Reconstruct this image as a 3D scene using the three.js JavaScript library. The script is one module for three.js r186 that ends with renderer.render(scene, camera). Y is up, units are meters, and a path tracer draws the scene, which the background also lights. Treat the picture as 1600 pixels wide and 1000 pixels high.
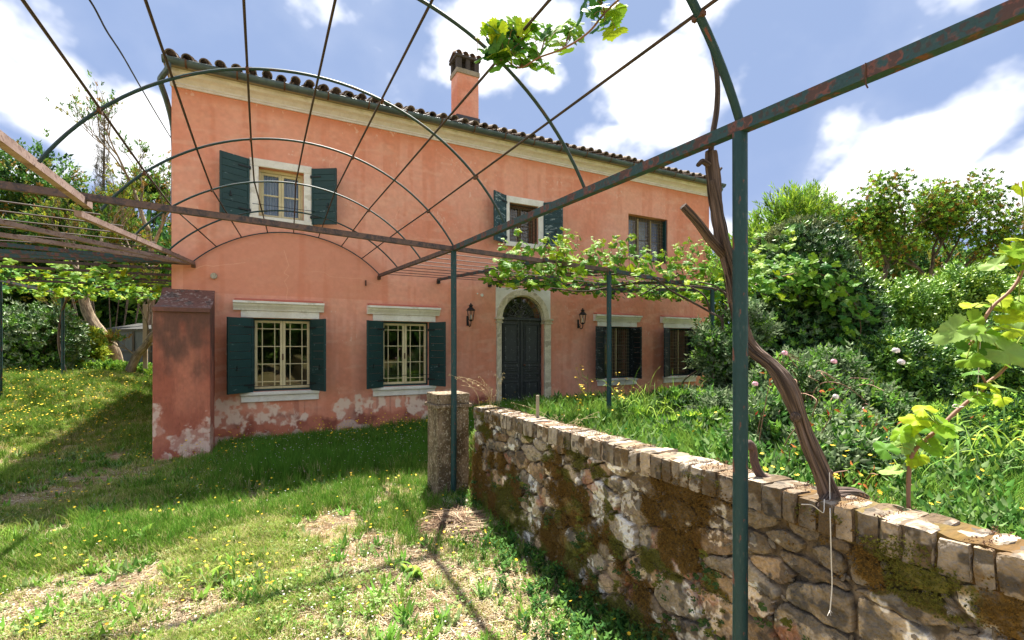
import * as THREE from 'three';
import { mergeGeometries } from 'three/addons/utils/BufferGeometryUtils.js';
import { RoundedBoxGeometry } from 'three/addons/geometries/RoundedBoxGeometry.js';

// ------------------------------------------------------------------ camera, sky, sun, exposure
// World: x runs along the facade to the right, y up, z = 0 is the facade plane, +z is towards the viewer.
const scene = new THREE.Scene();
const TH = Math.atan2(1440, 755), SN = Math.sin(TH), CS = Math.cos(TH), FOC = 755;
const camera = new THREE.PerspectiveCamera(2 * Math.atan(500 / FOC) * 180 / Math.PI, 1.6, 0.05, 1200);
camera.position.set(0, 1.75, 10);
camera.lookAt(CS, 1.75, 10 - SN);
camera.setViewOffset(1600, 1000, 0, -42, 1600, 1000);
const renderer = new THREE.WebGLRenderer({ antialias: true });
renderer.toneMapping = THREE.LinearToneMapping;
const EXPO = 3.95;
renderer.toneMappingExposure = EXPO;
renderer.shadowMap.enabled = true;
renderer.setSize(1600, 1000);

const SUN = new THREE.Vector3(1.75, 6.6, -2.6).normalize();
const sun = new THREE.DirectionalLight(new THREE.Color(1, 0.945, 0.85), 5.0);
sun.name = 'sun';
sun.position.copy(SUN).multiplyScalar(60);
sun.target.position.set(2, 0, 2);
sun.castShadow = true;
sun.shadow.mapSize.set(4096, 4096);
Object.assign(sun.shadow.camera, { left: -30, right: 30, top: 30, bottom: -30, near: 1, far: 150 });
sun.shadow.radius = 2;
scene.add(sun, sun.target);

// ------------------------------------------------------------------ numbers
let rngState = 1;
const seed = (n) => { rngState = n >>> 0; };
function rnd() { rngState = (rngState + 0x6d2b79f5) | 0; let t = Math.imul(rngState ^ (rngState >>> 15), 1 | rngState); t = (t + Math.imul(t ^ (t >>> 7), 61 | t)) ^ t; return ((t ^ (t >>> 14)) >>> 0) / 4294967296; }
const rr = (a, b) => a + (b - a) * rnd();
const pick = (a) => a[Math.floor(rnd() * a.length)];
const clamp = (x, a = 0, b = 1) => Math.min(b, Math.max(a, x));
const lerp = (a, b, t) => a + (b - a) * t;
const sstep = (a, b, x) => { const t = clamp((x - a) / (b - a)); return t * t * (3 - 2 * t); };
const mix3 = (a, b, t) => [lerp(a[0], b[0], t), lerp(a[1], b[1], t), lerp(a[2], b[2], t)];
function hash(ix, iy, s) { let h = Math.imul(ix, 374761393) ^ Math.imul(iy, 668265263) ^ Math.imul(s, 1274126177); h = Math.imul(h ^ (h >>> 13), 1274126177); return ((h ^ (h >>> 16)) >>> 0) / 4294967296; }
function noise(x, y, s = 0, per = 0) {
  let ix = Math.floor(x), iy = Math.floor(y); const fx = x - ix, fy = y - iy;
  const u = fx * fx * (3 - 2 * fx), v = fy * fy * (3 - 2 * fy);
  let jx = ix + 1, jy = iy + 1;
  if (per) { ix = ((ix % per) + per) % per; iy = ((iy % per) + per) % per; jx = ((jx % per) + per) % per; jy = ((jy % per) + per) % per; }
  const a = hash(ix, iy, s), b = hash(jx, iy, s), c = hash(ix, jy, s), d = hash(jx, jy, s);
  return a + (b - a) * u + (c - a) * v + (a - b - c + d) * u * v;
}
function fbm(x, y, s = 0, oct = 4, per = 0) { let f = 0, a = 0.5, t = 0; for (let i = 0; i < oct; i++) { f += a * noise(x, y, s + i * 17, per); t += a; x *= 2; y *= 2; per *= 2; a *= 0.5; } return f / t; }
function noise3(x, y, z, s = 0) { const k = Math.floor(z), f = z - k, w = f * f * (3 - 2 * f); return lerp(noise(x, y, s + k * 31), noise(x, y, s + (k + 1) * 31), w); }
function fbm3(x, y, z, s, oct) { let f = 0, a = 0.5, t = 0; for (let i = 0; i < oct; i++) { f += a * noise3(x, y, z, s + i * 101); t += a; x *= 2.03; y *= 2.03; z *= 2.03; a *= 0.5; } return f / t; }
const toS = (c) => { c = clamp(c); return Math.round(255 * (c <= 0.0031308 ? 12.92 * c : 1.055 * Math.pow(c, 1 / 2.4) - 0.055)); };
const SLUT = new Uint8Array(4097); for (let i = 0; i <= 4096; i++) SLUT[i] = toS(i / 4096);
// a place from a picture column, row and depth: used once to read off where things stand
function P(px, py, Z) { const X = (px - 800) / FOC * Z, Y = 1.75 - (py - 542) / FOC * Z; return new THREE.Vector3(SN * X + CS * Z, Y, 10 + CS * X - SN * Z); }

// ------------------------------------------------------------------ the sky: air and broken cloud, the same all round
function makeSky() {
  const W = 4096, H = 2048, data = new Float32Array(W * H * 4);
  const dirOf = (px, py) => { const X = (px - 800) / FOC, Y = -(py - 542) / FOC; return new THREE.Vector3(SN * X + CS, Y, CS * X - SN).normalize(); };
  // main cloud banks: direction, angular radius along and across, tilt, weight
  const banks = [];
  const bank = (d, rx, ry, w, tilt = 0) => { const t = new THREE.Vector3(0, 1, 0).cross(d).normalize(), b = d.clone().cross(t); banks.push({ d, t, b, rx, ry, w, c: Math.cos(tilt), s: Math.sin(tilt) }); };
  bank(dirOf(190, 225), 0.17, 0.085, 0.92, 0.5); bank(dirOf(90, 110), 0.13, 0.04, 0.6, 0.4); bank(dirOf(60, 260), 0.18, 0.05, 0.55);
  bank(dirOf(1040, 150), 0.17, 0.115, 1.25, 0.1); bank(dirOf(960, 205), 0.1, 0.05, 0.8); bank(dirOf(775, 40), 0.13, 0.13, 1.15); bank(dirOf(845, 125), 0.07, 0.05, 0.8); bank(dirOf(1090, 5), 0.1, 0.07, 0.8);
  bank(dirOf(1480, 225), 0.2, 0.065, 1.2, -0.5); bank(dirOf(1560, 165), 0.14, 0.06, 0.9, -0.35); bank(dirOf(1520, 320), 0.2, 0.06, 0.6, -0.1); bank(dirOf(1650, 260), 0.2, 0.1, 0.9);
  const right = new THREE.Vector3(SN, 0, CS), fwd = new THREE.Vector3(CS, 0, -SN);
  for (let row = H / 2; row < H; row++) {
    const el = ((row + 0.5) / H - 0.5) * Math.PI, y = Math.sin(el), ce = Math.cos(el);
    for (let col = 0; col < W; col++) {
      const az = ((col + 0.5) / W - 0.5) * 2 * Math.PI, x = Math.cos(az) * ce, z = Math.sin(az) * ce;
      const cosS = x * SUN.x + y * SUN.y + z * SUN.z;
      let dens = 0;
      const f = x * fwd.x + z * fwd.z, r = x * right.x + z * right.z;
      const ahead = f > 0 ? sstep(1.55, 1.15, Math.abs(r) / Math.max(f, 1e-3)) * sstep(0.95, 0.75, y / Math.max(f, 1e-3)) : 0;
      const n1 = fbm3(x * 7, y * 9, z * 7, 3, 6);
      if (ahead > 0) {
        let m = 0;
        for (const k of banks) {
          const cd = x * k.d.x + y * k.d.y + z * k.d.z; if (cd < 0.7) continue;
          const a = x * k.t.x + z * k.t.z + y * k.t.y, b = x * k.b.x + y * k.b.y + z * k.b.z, p = (a * k.c + b * k.s) / k.rx, q = (-a * k.s + b * k.c) / k.ry;
          m = Math.max(m, k.w * (1.25 - Math.sqrt(p * p + q * q)));
        }
        dens += ahead * (m * 0.85 + (n1 - 0.5) * 2.0 - 0.2);
      }
      if (ahead < 1) dens += (1 - ahead) * ((fbm3(x * 2.3 + 5, y * 3.4, z * 2.3 + 3, 40, 3) - 0.5) * 3.6 + (n1 - 0.5) * 1.8 + 0.06);
      const cover = sstep(-0.04, 0.42, dens), thick = sstep(0.3, 1.2, dens);
      const low = Math.pow(1 - clamp(y), 3), glow = Math.pow(clamp(cosS), 5);
      let sky = [0.335 + 0.12 * low + 0.09 * glow, 0.472 + 0.10 * low + 0.07 * glow, 0.80 + 0.08 * low];
      const body = fbm3(x * 9 + 9, y * 12, z * 9, 77, 4);
      const lit = 1.6 - 0.2 * thick * sstep(0.45, 0.75, body) + 0.5 * glow * glow;
      const c = [lit * 0.985, lit * 0.985, lit];
      const veil = 0.08 * sstep(0.4, 0.75, n1);
      const a = Math.max(cover * 0.97, veil), g = 1 / EXPO, i = (row * W + col) * 4;
      for (let k = 0; k < 3; k++) data[i + k] = lerp(sky[k], c[k], a) * g;
      data[i + 3] = 1;
    }
  }
  const below = [0.1, 0.11, 0.08];
  for (let i = 0; i < W * H * 2; i += 4) { data[i] = below[0]; data[i + 1] = below[1]; data[i + 2] = below[2]; data[i + 3] = 1; }
  const t = new THREE.DataTexture(data, W, H, THREE.RGBAFormat, THREE.FloatType);
  t.mapping = THREE.EquirectangularReflectionMapping; t.magFilter = t.minFilter = THREE.LinearFilter; t.needsUpdate = true;
  scene.background = t; scene.environment = t;
}
makeSky();

// ------------------------------------------------------------------ textures and materials
function tex(w, h, fn, { rep = [1, 1], off = [0, 0], srgb = true, wrap = true } = {}) {
  const d = new Uint8Array(w * h * 4);
  for (let j = 0; j < h; j++) for (let i = 0; i < w; i++) {
    const c = fn((i + 0.5) / w, (j + 0.5) / h), o = (j * w + i) * 4;
    if (srgb) { d[o] = SLUT[(clamp(c[0]) * 4096) | 0]; d[o + 1] = SLUT[(clamp(c[1]) * 4096) | 0]; d[o + 2] = SLUT[(clamp(c[2]) * 4096) | 0]; } else d[o] = d[o + 1] = d[o + 2] = 255 * clamp(c);
    d[o + 3] = 255;
  }
  const t = new THREE.DataTexture(d, w, h, THREE.RGBAFormat);
  t.wrapS = t.wrapT = wrap ? THREE.RepeatWrapping : THREE.ClampToEdgeWrapping;
  t.magFilter = THREE.LinearFilter; t.minFilter = THREE.LinearMipmapLinearFilter; t.generateMipmaps = true;
  if (srgb) t.colorSpace = THREE.SRGBColorSpace;
  t.repeat.set(...rep); t.offset.set(...off); t.needsUpdate = true;
  return t;
}
const rep = (t, x, y) => { const c = t.clone(); c.repeat.set(x, y); c.needsUpdate = true; return c; };
const std = (o) => new THREE.MeshStandardMaterial({ roughness: 0.85, side: THREE.DoubleSide, ...o });
const C = (r, g, b) => new THREE.Color().setRGB(r, g, b);

// a grey relief that tiles: used as bump everywhere
const grain = tex(512, 512, (u, v) => 0.55 * fbm(u * 32, v * 32, 5, 4, 32) + 0.45 * fbm(u * 8, v * 8, 9, 4, 8), { srgb: false });
const HX0 = -1.4, HX1 = 11.95, HY0 = -0.4, HY1 = 6.5;
// salmon limewash with damp, salts, cracks and streaks where they are on the wall
const crackPath = [];
{ seed(77); const cracks = [[0.47, 2.62, 0.46, 3.6, 0.25], [1.15, 5.15, 1.42, 5.62, 0.3], [3.55, 5.9, 5.2, 5.15, 0.3], [-1.1, 3.1, -0.2, 3.28, 0.25], [6.95, 6.0, 7.1, 5.3, 0.6], [10.05, 5.3, 10.1, 5.75, 0.5], [-0.9, 2.2, -0.92, 2.75, 0.3], [0.9, 3.2, 2.6, 3.0, 0.2], [2.4, 4.2, 2.55, 4.6, 0.3], [7.0, 0.9, 7.1, 1.5, 0.3]];
  for (const [x0, y0, x1, y1, a] of cracks) { let px = x0, py = y0; for (let i = 1; i <= 9; i++) { const t = i / 9, nx = lerp(x0, x1, t) + rr(-0.05, 0.05), ny = lerp(y0, y1, t) + rr(-0.05, 0.05); crackPath.push([px, py, nx, ny, a]); px = nx; py = ny; } } }
const facadeMap = tex(2048, 1024, (u, v) => {
  const x = lerp(HX0, HX1, u), y = lerp(HY0, HY1, v);
  const big = fbm(x * 0.55, y * 0.75, 11, 4), mid = fbm(x * 2.4, y * 2.1, 21, 4), fine = fbm(x * 16, y * 16, 31, 3), vert = fbm(x * 7, y * 0.7, 41, 3), brush = fbm(x * 3.1 + y * 1.7, y * 9 - x * 1.3, 46, 3);
  let c = mix3([0.66, 0.245, 0.145], [0.72, 0.335, 0.23], sstep(0.3, 0.72, big));
  c = mix3(c, [0.70, 0.335, 0.22], 0.55 * sstep(0.45, 0.7, mid));
  c = mix3(c, [0.61, 0.205, 0.11], 0.45 * sstep(0.52, 0.75, vert));
  c = mix3(c, [0.74, 0.40, 0.28], 0.4 * sstep(0.55, 0.78, brush));
  const g = 0.9 + 0.2 * fine; c = [c[0] * g, c[1] * g, c[2] * g];
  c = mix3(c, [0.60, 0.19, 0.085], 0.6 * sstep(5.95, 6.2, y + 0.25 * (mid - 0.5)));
  for (const [a, b] of [[-0.3, 1.04], [2.05, 3.37], [7.71, 9.02]]) if (x > a - 0.1 && x < b + 0.1 && y < 0.8) c = mix3(c, [0.33, 0.10, 0.065], 0.5 * sstep(0.5, 0.66, fbm(x * 11, y * 0.9, 57, 4)));
  // arched patch of other paint under the vault
  const dx = (x - 0.6) / 1.75, arch = 3.2 + 0.72 * Math.sqrt(Math.max(0, 1 - dx * dx)), in_ = Math.abs(dx) < 1 && y < arch && y > 2.7 ? 1 : 0;
  if (in_) c = mix3(c, [0.62, 0.225, 0.13], 0.5 * sstep(0, 0.1, arch - y));
  // damp foot: dark red wash with ragged top, then white salts and bare patches
  const top = 0.62 + 0.42 * (fbm(x * 0.9, 3, 51, 4) - 0.5) * 2 + 0.25 * (mid - 0.5) - 0.2 * sstep(4.5, 7, x);
  c = mix3(c, mix3([0.22, 0.06, 0.04], [0.48, 0.155, 0.09], sstep(0.38, 0.62, fbm(x * 4, y * 3, 56, 4))), 0.88 * sstep(-0.02, 0.1, top - y + 0.12 * (fine - 0.5)));
  const salt = fbm(x * 1.9, y * 2.6, 61, 5) + 0.22 * Math.exp(-Math.pow((y - 0.52) / 0.22, 2)) - 0.38 * sstep(0.75, 1.1, y) - 0.15 * sstep(4.2, 4.8, x) - 0.055;
  c = mix3(c, [0.80, 0.60, 0.46], (0.15 + 0.8 * sstep(0.38, 0.58, fbm(x * 9, y * 7, 63, 4))) * sstep(0.58, 0.67, salt + 0.34 * (fbm(x * 14, y * 9, 64, 4) - 0.5)) * sstep(1.15, 0.8, y));
  const salt2 = fbm(x * 3.1, y * 3.9, 66, 5) - 0.5 * sstep(0.15, 0.5, y);
  c = mix3(c, [0.62, 0.48, 0.40], 0.7 * sstep(0.5, 0.6, salt2) * sstep(4.8, 4.2, x));
  // scattered pale scratches and nicks
  const nick = fbm(x * 30, y * 16, 71, 2) * fbm(x * 1.9, y * 2.6, 72, 3); c = mix3(c, [0.8, 0.62, 0.5], 0.35 * sstep(0.53, 0.58, nick));
  return c;
}, { rep: [1 / (HX1 - HX0), 1 / (HY1 - HY0)], off: [-HX0 / (HX1 - HX0), -HY0 / (HY1 - HY0)], wrap: false });
{ // cracks drawn into the same picture
  const d = facadeMap.image.data, W = 2048, H = 1024;
  for (const [x0, y0, x1, y1, a] of crackPath) { const n = 60; for (let i = 0; i <= n; i++) { const x = lerp(x0, x1, i / n), y = lerp(y0, y1, i / n), px = Math.floor((x - HX0) / (HX1 - HX0) * W), py = Math.floor((y - HY0) / (HY1 - HY0) * H); if (px < 1 || py < 1 || px > W - 2 || py > H - 2) continue; const o = (py * W + px) * 4; d[o] = lerp(d[o], 232, a * 1.6); d[o + 1] = lerp(d[o + 1], 180, a * 1.6); d[o + 2] = lerp(d[o + 2], 150, a * 1.6); } }
}
const plasterTile = tex(512, 512, (u, v) => {
  const big = fbm(u * 4, v * 4, 81, 5, 4), fine = fbm(u * 40, v * 40, 82, 2, 40), k = 0.9 + 0.2 * fine;
  const c = mix3([0.62, 0.225, 0.13], [0.70, 0.33, 0.225], sstep(0.3, 0.7, big)); return [c[0] * k, c[1] * k, c[2] * k];
});
const buttressMap = tex(512, 1024, (u, v) => { // v 0 at the foot, 1 at the top
  const x = u * 0.9, y = v * 2.9, big = fbm(x * 2.2, y * 1.5, 91, 5), fine = fbm(x * 22, y * 22, 92, 3), vert = fbm(x * 9, y * 0.8, 93, 4);
  let c = mix3([0.38, 0.115, 0.07], [0.52, 0.185, 0.115], sstep(0.3, 0.7, big));
  c = mix3(c, [0.10, 0.055, 0.042], 0.88 * sstep(0.36, 0.66, vert * 0.22 + 0.4 * fbm(x * 5, y * 3.5, 98, 5) + big * 0.2 + 0.25 * sstep(1.2, 2.7, y)) * sstep(0.9, 1.7, y));
  c = mix3(c, [0.33, 0.09, 0.06], 0.7 * sstep(0.75, 0.5, y + 0.25 * (big - 0.5)));
  const salt = fbm(x * 3.2, y * 3.4, 95, 5) + 0.16 * Math.exp(-Math.pow((y - 0.75) / 0.35, 2)) - 0.3 * sstep(1.1, 1.6, y);
  c = mix3(c, [0.70, 0.52, 0.43], (0.3 + 0.6 * sstep(0.35, 0.6, fbm(x * 12, y * 14, 97, 4))) * sstep(0.60, 0.70, salt + 0.2 * (fine - 0.5)));
  const k = 0.85 + 0.3 * fine; return [c[0] * k, c[1] * k, c[2] * k];
}, { wrap: false });
const limeTile = tex(512, 512, (u, v) => { const b = fbm(u * 5, v * 5, 101, 5, 5), f = fbm(u * 50, v * 50, 102, 2, 50); let c = mix3([0.68, 0.65, 0.57], [0.78, 0.76, 0.69], sstep(0.3, 0.65, b)); c = mix3(c, [0.42, 0.38, 0.28], 0.5 * sstep(0.66, 0.78, b)); const k = 0.94 + 0.12 * f; return c.map((q) => q * k); });
const stoneTile = tex(512, 512, (u, v) => { const b = fbm(u * 6, v * 6, 111, 5, 6), f = fbm(u * 60, v * 60, 112, 2, 60); let c = mix3([0.40, 0.36, 0.27], [0.55, 0.51, 0.41], sstep(0.3, 0.7, b)); c = mix3(c, [0.22, 0.18, 0.12], 0.7 * sstep(0.6, 0.72, b)); const k = 0.8 + 0.4 * f; return c.map((q) => q * k); });
// dark paint on shutters and doors, worn to pale wood in flecks
const worn = (base, amount, s, pale = [0.42, 0.47, 0.45]) => tex(256, 512, (u, v) => {
  const b = fbm(u * 4, v * 4, s, 4, 4), f = fbm(u * 16, v * 70, s + 5, 3, 16), w = fbm(u * 6, v * 14, s + 9, 5, 6);
  let c = base.map((q) => q * (0.75 + 0.5 * b)); c = mix3(c, pale, 0.75 * sstep(0.70 - amount, 0.76 - amount, 0.55 * w + 0.45 * f)); return c;
});
const M = {};
M.facade = std({ map: facadeMap, bumpMap: rep(grain, 0.5, 0.5), bumpScale: 0.012, roughness: 0.93 });
M.plaster = std({ map: rep(plasterTile, 0.6, 0.6), bumpMap: rep(grain, 0.5, 0.5), bumpScale: 0.01, roughness: 0.93 });
M.buttress = std({ map: buttressMap, bumpMap: grain, bumpScale: 0.02, roughness: 0.95 });
M.inside = std({ color: C(0.22, 0.18, 0.14), roughness: 1 });
M.lime = std({ map: limeTile, bumpMap: grain, bumpScale: 0.004, roughness: 0.9 });
M.cornice = std({ map: limeTile, color: C(0.94, 0.90, 1.0), roughness: 0.85, bumpMap: grain, bumpScale: 0.002 });
M.stone = std({ map: stoneTile, bumpMap: grain, bumpScale: 0.012, roughness: 0.95 });
M.shutter = std({ map: worn([0.005, 0.038, 0.036], 0.02, 121, [0.2, 0.28, 0.28]), roughness: 0.55, bumpMap: rep(grain, 1, 0.3), bumpScale: 0.003 });
M.shutterWorn = std({ map: worn([0.012, 0.05, 0.055], 0.10, 131, [0.30, 0.38, 0.38]), roughness: 0.6, bumpMap: rep(grain, 1, 0.3), bumpScale: 0.003 });
M.shutterBlack = std({ map: worn([0.006, 0.014, 0.015], 0.07, 141, [0.32, 0.35, 0.33]), roughness: 0.55, bumpMap: rep(grain, 1, 0.3), bumpScale: 0.003 });
M.door = std({ map: rep(worn([0.012, 0.019, 0.021], 0.03, 151, [0.30, 0.32, 0.32]), 3.1, 2.3), roughness: 0.4, bumpMap: rep(grain, 1, 0.3), bumpScale: 0.003 });
M.cream = std({ map: rep(limeTile, 1.5, 1.5), color: C(0.78, 0.71, 0.46), roughness: 0.6 });
M.creamDull = std({ map: rep(limeTile, 1.5, 1.5), color: C(0.62, 0.52, 0.3), roughness: 0.7 });
M.glass = new THREE.MeshPhysicalMaterial({ color: C(0.92, 0.95, 0.95), transmission: 1, thickness: 0, roughness: 0.02, ior: 1.5, side: THREE.DoubleSide });
M.curtain = std({ color: C(0.62, 0.66, 0.72), roughness: 1 });
M.skyTintCurtain = std({ color: C(0.34, 0.36, 0.41), roughness: 1 });  // cloth tinted grey-blue to stand for the sky reflected in the panes
M.iron = std({ color: C(0.012, 0.014, 0.014), roughness: 0.5, metalness: 0.2 });
M.rustIron = std({ color: C(0.10, 0.045, 0.025), roughness: 0.8, bumpMap: grain, bumpScale: 0.003 });
M.zinc = std({ map: tex(512, 256, (u, v) => { const b = fbm(u * 8, v * 4, 161, 5), s = fbm(u * 40, v * 3, 162, 3); return mix3([0.045, 0.075, 0.09], [0.10, 0.14, 0.16], sstep(0.3, 0.75, 0.6 * b + 0.4 * s)); }, { rep: [0.4, 3] }), roughness: 0.5, metalness: 0.25 });
// iron paint: teal green, chipped to red lead and rust
const metalTex = (paint, rustAmount, s) => tex(512, 512, (u, v) => {
  const b = fbm(u * 6, v * 6, s, 5, 6), f = fbm(u * 36, v * 36, s + 3, 3, 36), w = fbm(u * 14, v * 14, s + 7, 4, 14);
  let c = paint.map((q) => q * (0.8 + 0.4 * f)); c = mix3(c, [0.07, 0.12, 0.12], 0.3 * sstep(0.6, 0.78, w));
  c = mix3(c, [0.17, 0.055, 0.04], 0.9 * sstep(0.62 - rustAmount, 0.7 - rustAmount, 0.55 * b + 0.45 * w)); c = mix3(c, [0.045, 0.03, 0.028], 0.75 * sstep(0.66 - rustAmount, 0.74 - rustAmount, 0.5 * f + 0.5 * w)); return c;
});
const tealMap = metalTex([0.006, 0.043, 0.049], -0.025, 171), beamMap = metalTex([0.02, 0.062, 0.072], 0.13, 181);
const rustMap = tex(512, 512, (u, v) => { const b = fbm(u * 7, v * 7, 191, 5, 7), f = fbm(u * 40, v * 40, 192, 3, 40), w = fbm(u * 16, v * 16, 193, 4, 16); let c = mix3([0.065, 0.05, 0.052], [0.125, 0.08, 0.07], sstep(0.35, 0.65, b)); c = mix3(c, [0.03, 0.03, 0.04], 0.6 * sstep(0.5, 0.65, w)); c = mix3(c, [0.2, 0.11, 0.075], 0.4 * sstep(0.6, 0.72, f)); return c; });
const sunlitRustMap = tex(256, 256, (u, v) => { const b = fbm(u * 6, v * 6, 196, 5, 6), f = fbm(u * 30, v * 30, 197, 3, 30); return mix3(mix3([0.20, 0.125, 0.10], [0.31, 0.215, 0.185], sstep(0.3, 0.7, b)), [0.12, 0.06, 0.045], 0.7 * sstep(0.6, 0.72, f)); });  // rust painted paler for the sunlight on the left beams
M.teal = std({ map: rep(tealMap, 1, 2.2), roughness: 0.62, metalness: 0.1, bumpMap: rep(grain, 2, 2), bumpScale: 0.002 });
M.beam = std({ map: rep(beamMap, 1.6, 1.6), roughness: 0.62, metalness: 0.1, bumpMap: rep(grain, 2, 2), bumpScale: 0.003 });
M.rustBeam = std({ map: rep(rustMap, 1.6, 1.6), roughness: 0.75, metalness: 0.05, bumpMap: rep(grain, 2, 2), bumpScale: 0.003 });
M.sunlitRust = std({ map: rep(sunlitRustMap, 1.6, 1.6), roughness: 0.7, metalness: 0.05, bumpMap: rep(grain, 2, 2), bumpScale: 0.002 });
M.rod = std({ map: rep(rustMap, 2, 2), color: C(0.5, 0.46, 0.38), roughness: 0.75 });
M.archRod = std({ map: rep(tealMap, 2, 2), color: C(1.1, 0.85, 0.8), roughness: 0.6 });
const barkTex = (a, b, s, rx, ry) => tex(256, 512, (u, v) => { const f = fbm(u * rx, v * ry, s, 5, 0), g = fbm(u * rx * 3, v * ry * 1.5, s + 4, 3); return mix3(a, b, sstep(0.3, 0.7, 0.6 * f + 0.4 * g)); });
const barkBump = tex(256, 512, (u, v) => fbm(u * 22, v * 4, 205, 5), { srgb: false });
M.vineBark = std({ map: barkTex([0.035, 0.022, 0.016], [0.19, 0.13, 0.10], 201, 26, 5), bumpMap: barkBump, bumpScale: 0.03, roughness: 0.95 });
M.cane = std({ color: C(0.23, 0.115, 0.065), roughness: 0.7 });
M.bark = std({ map: barkTex([0.10, 0.075, 0.045], [0.30, 0.235, 0.15], 211, 8, 8), bumpMap: barkBump, bumpScale: 0.012, roughness: 0.95 });
M.barkDark = std({ map: barkTex([0.04, 0.03, 0.02], [0.13, 0.10, 0.07], 221, 8, 8), roughness: 0.95 });
M.rope = std({ color: C(0.62, 0.58, 0.52), roughness: 1 });
M.wood = std({ color: C(0.33, 0.27, 0.2), roughness: 0.9, bumpMap: rep(grain, 1, 4), bumpScale: 0.006 });
const leafMat = (r, g, b, t = 0.35) => new THREE.MeshPhysicalMaterial({ color: C(r, g, b), roughness: 0.72, transmission: t, thickness: 0, side: THREE.DoubleSide, specularIntensity: 0.08 });
const leafSoft = (r, g, b, t = 0.45) => new THREE.MeshPhysicalMaterial({ color: C(r, g, b), roughness: 0.9, transmission: t, thickness: 0, side: THREE.DoubleSide, specularIntensity: 0.2 });

// ------------------------------------------------------------------ scene-building helpers
const taken = new Map();
function numbered(name) { const n = taken.get(name) ?? 0; taken.set(name, n + 1); return n ? name + '_' + String(n).padStart(3, '0') : name; }
function tag(o, label, category, group) { if (label) o.userData.label = label; if (category) o.userData.category = category; if (group) o.userData.group = group; return o; }
function thing(name, label, category, pos = [0, 0, 0], group) { const o = new THREE.Group(); o.name = numbered(name); o.position.set(...pos); scene.add(o); return tag(o, label, category, group); }
function shade(o) { o.castShadow = o.receiveShadow = true; return o; }
function part(name, geo, mat, parent, label) { const m = shade(new THREE.Mesh(Array.isArray(geo) ? merge(geo) : geo, mat)); m.name = name; parent.add(m); if (label) m.userData.label = label; return m; }
function grp(name, parent, pos = [0, 0, 0]) { const g = new THREE.Group(); g.name = name; g.position.set(...pos); parent.add(g); return g; }
function struct(name, geo, mat) { const m = shade(new THREE.Mesh(geo, mat)); m.name = numbered(name); m.userData.kind = 'structure'; scene.add(m); return m; }
function merge(list) { const l = list.map((g) => { const q = g.index ? g.toNonIndexed() : g; for (const k of Object.keys(q.attributes)) if (!['position', 'normal', 'uv'].includes(k)) q.deleteAttribute(k); q.clearGroups(); return q; }); return l.length === 1 ? l[0] : mergeGeometries(l); }
// box from corner to corner, uv in metres
function box(x0, y0, z0, x1, y1, z1) {
  const g = new THREE.BoxGeometry(x1 - x0, y1 - y0, z1 - z0).translate((x0 + x1) / 2, (y0 + y1) / 2, (z0 + z1) / 2);
  return metres(g);
}
function metres(g) { const p = g.attributes.position, n = g.attributes.normal, uv = g.attributes.uv; for (let i = 0; i < p.count; i++) { const ax = Math.abs(n.getX(i)), ay = Math.abs(n.getY(i)), az = Math.abs(n.getZ(i)); if (az >= ax && az >= ay) uv.setXY(i, p.getX(i), p.getY(i)); else if (ax >= ay) uv.setXY(i, p.getZ(i), p.getY(i)); else uv.setXY(i, p.getX(i), p.getZ(i)); } return g; }
function rbox(x0, y0, z0, x1, y1, z1, r = 0.008, seg = 1) { return metres(new RoundedBoxGeometry(x1 - x0, y1 - y0, z1 - z0, seg, Math.min(r, (x1 - x0) / 2.1, (y1 - y0) / 2.1, (z1 - z0) / 2.1)).translate((x0 + x1) / 2, (y0 + y1) / 2, (z0 + z1) / 2)); }
const V = (x, y, z) => new THREE.Vector3(x, y, z);
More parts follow.
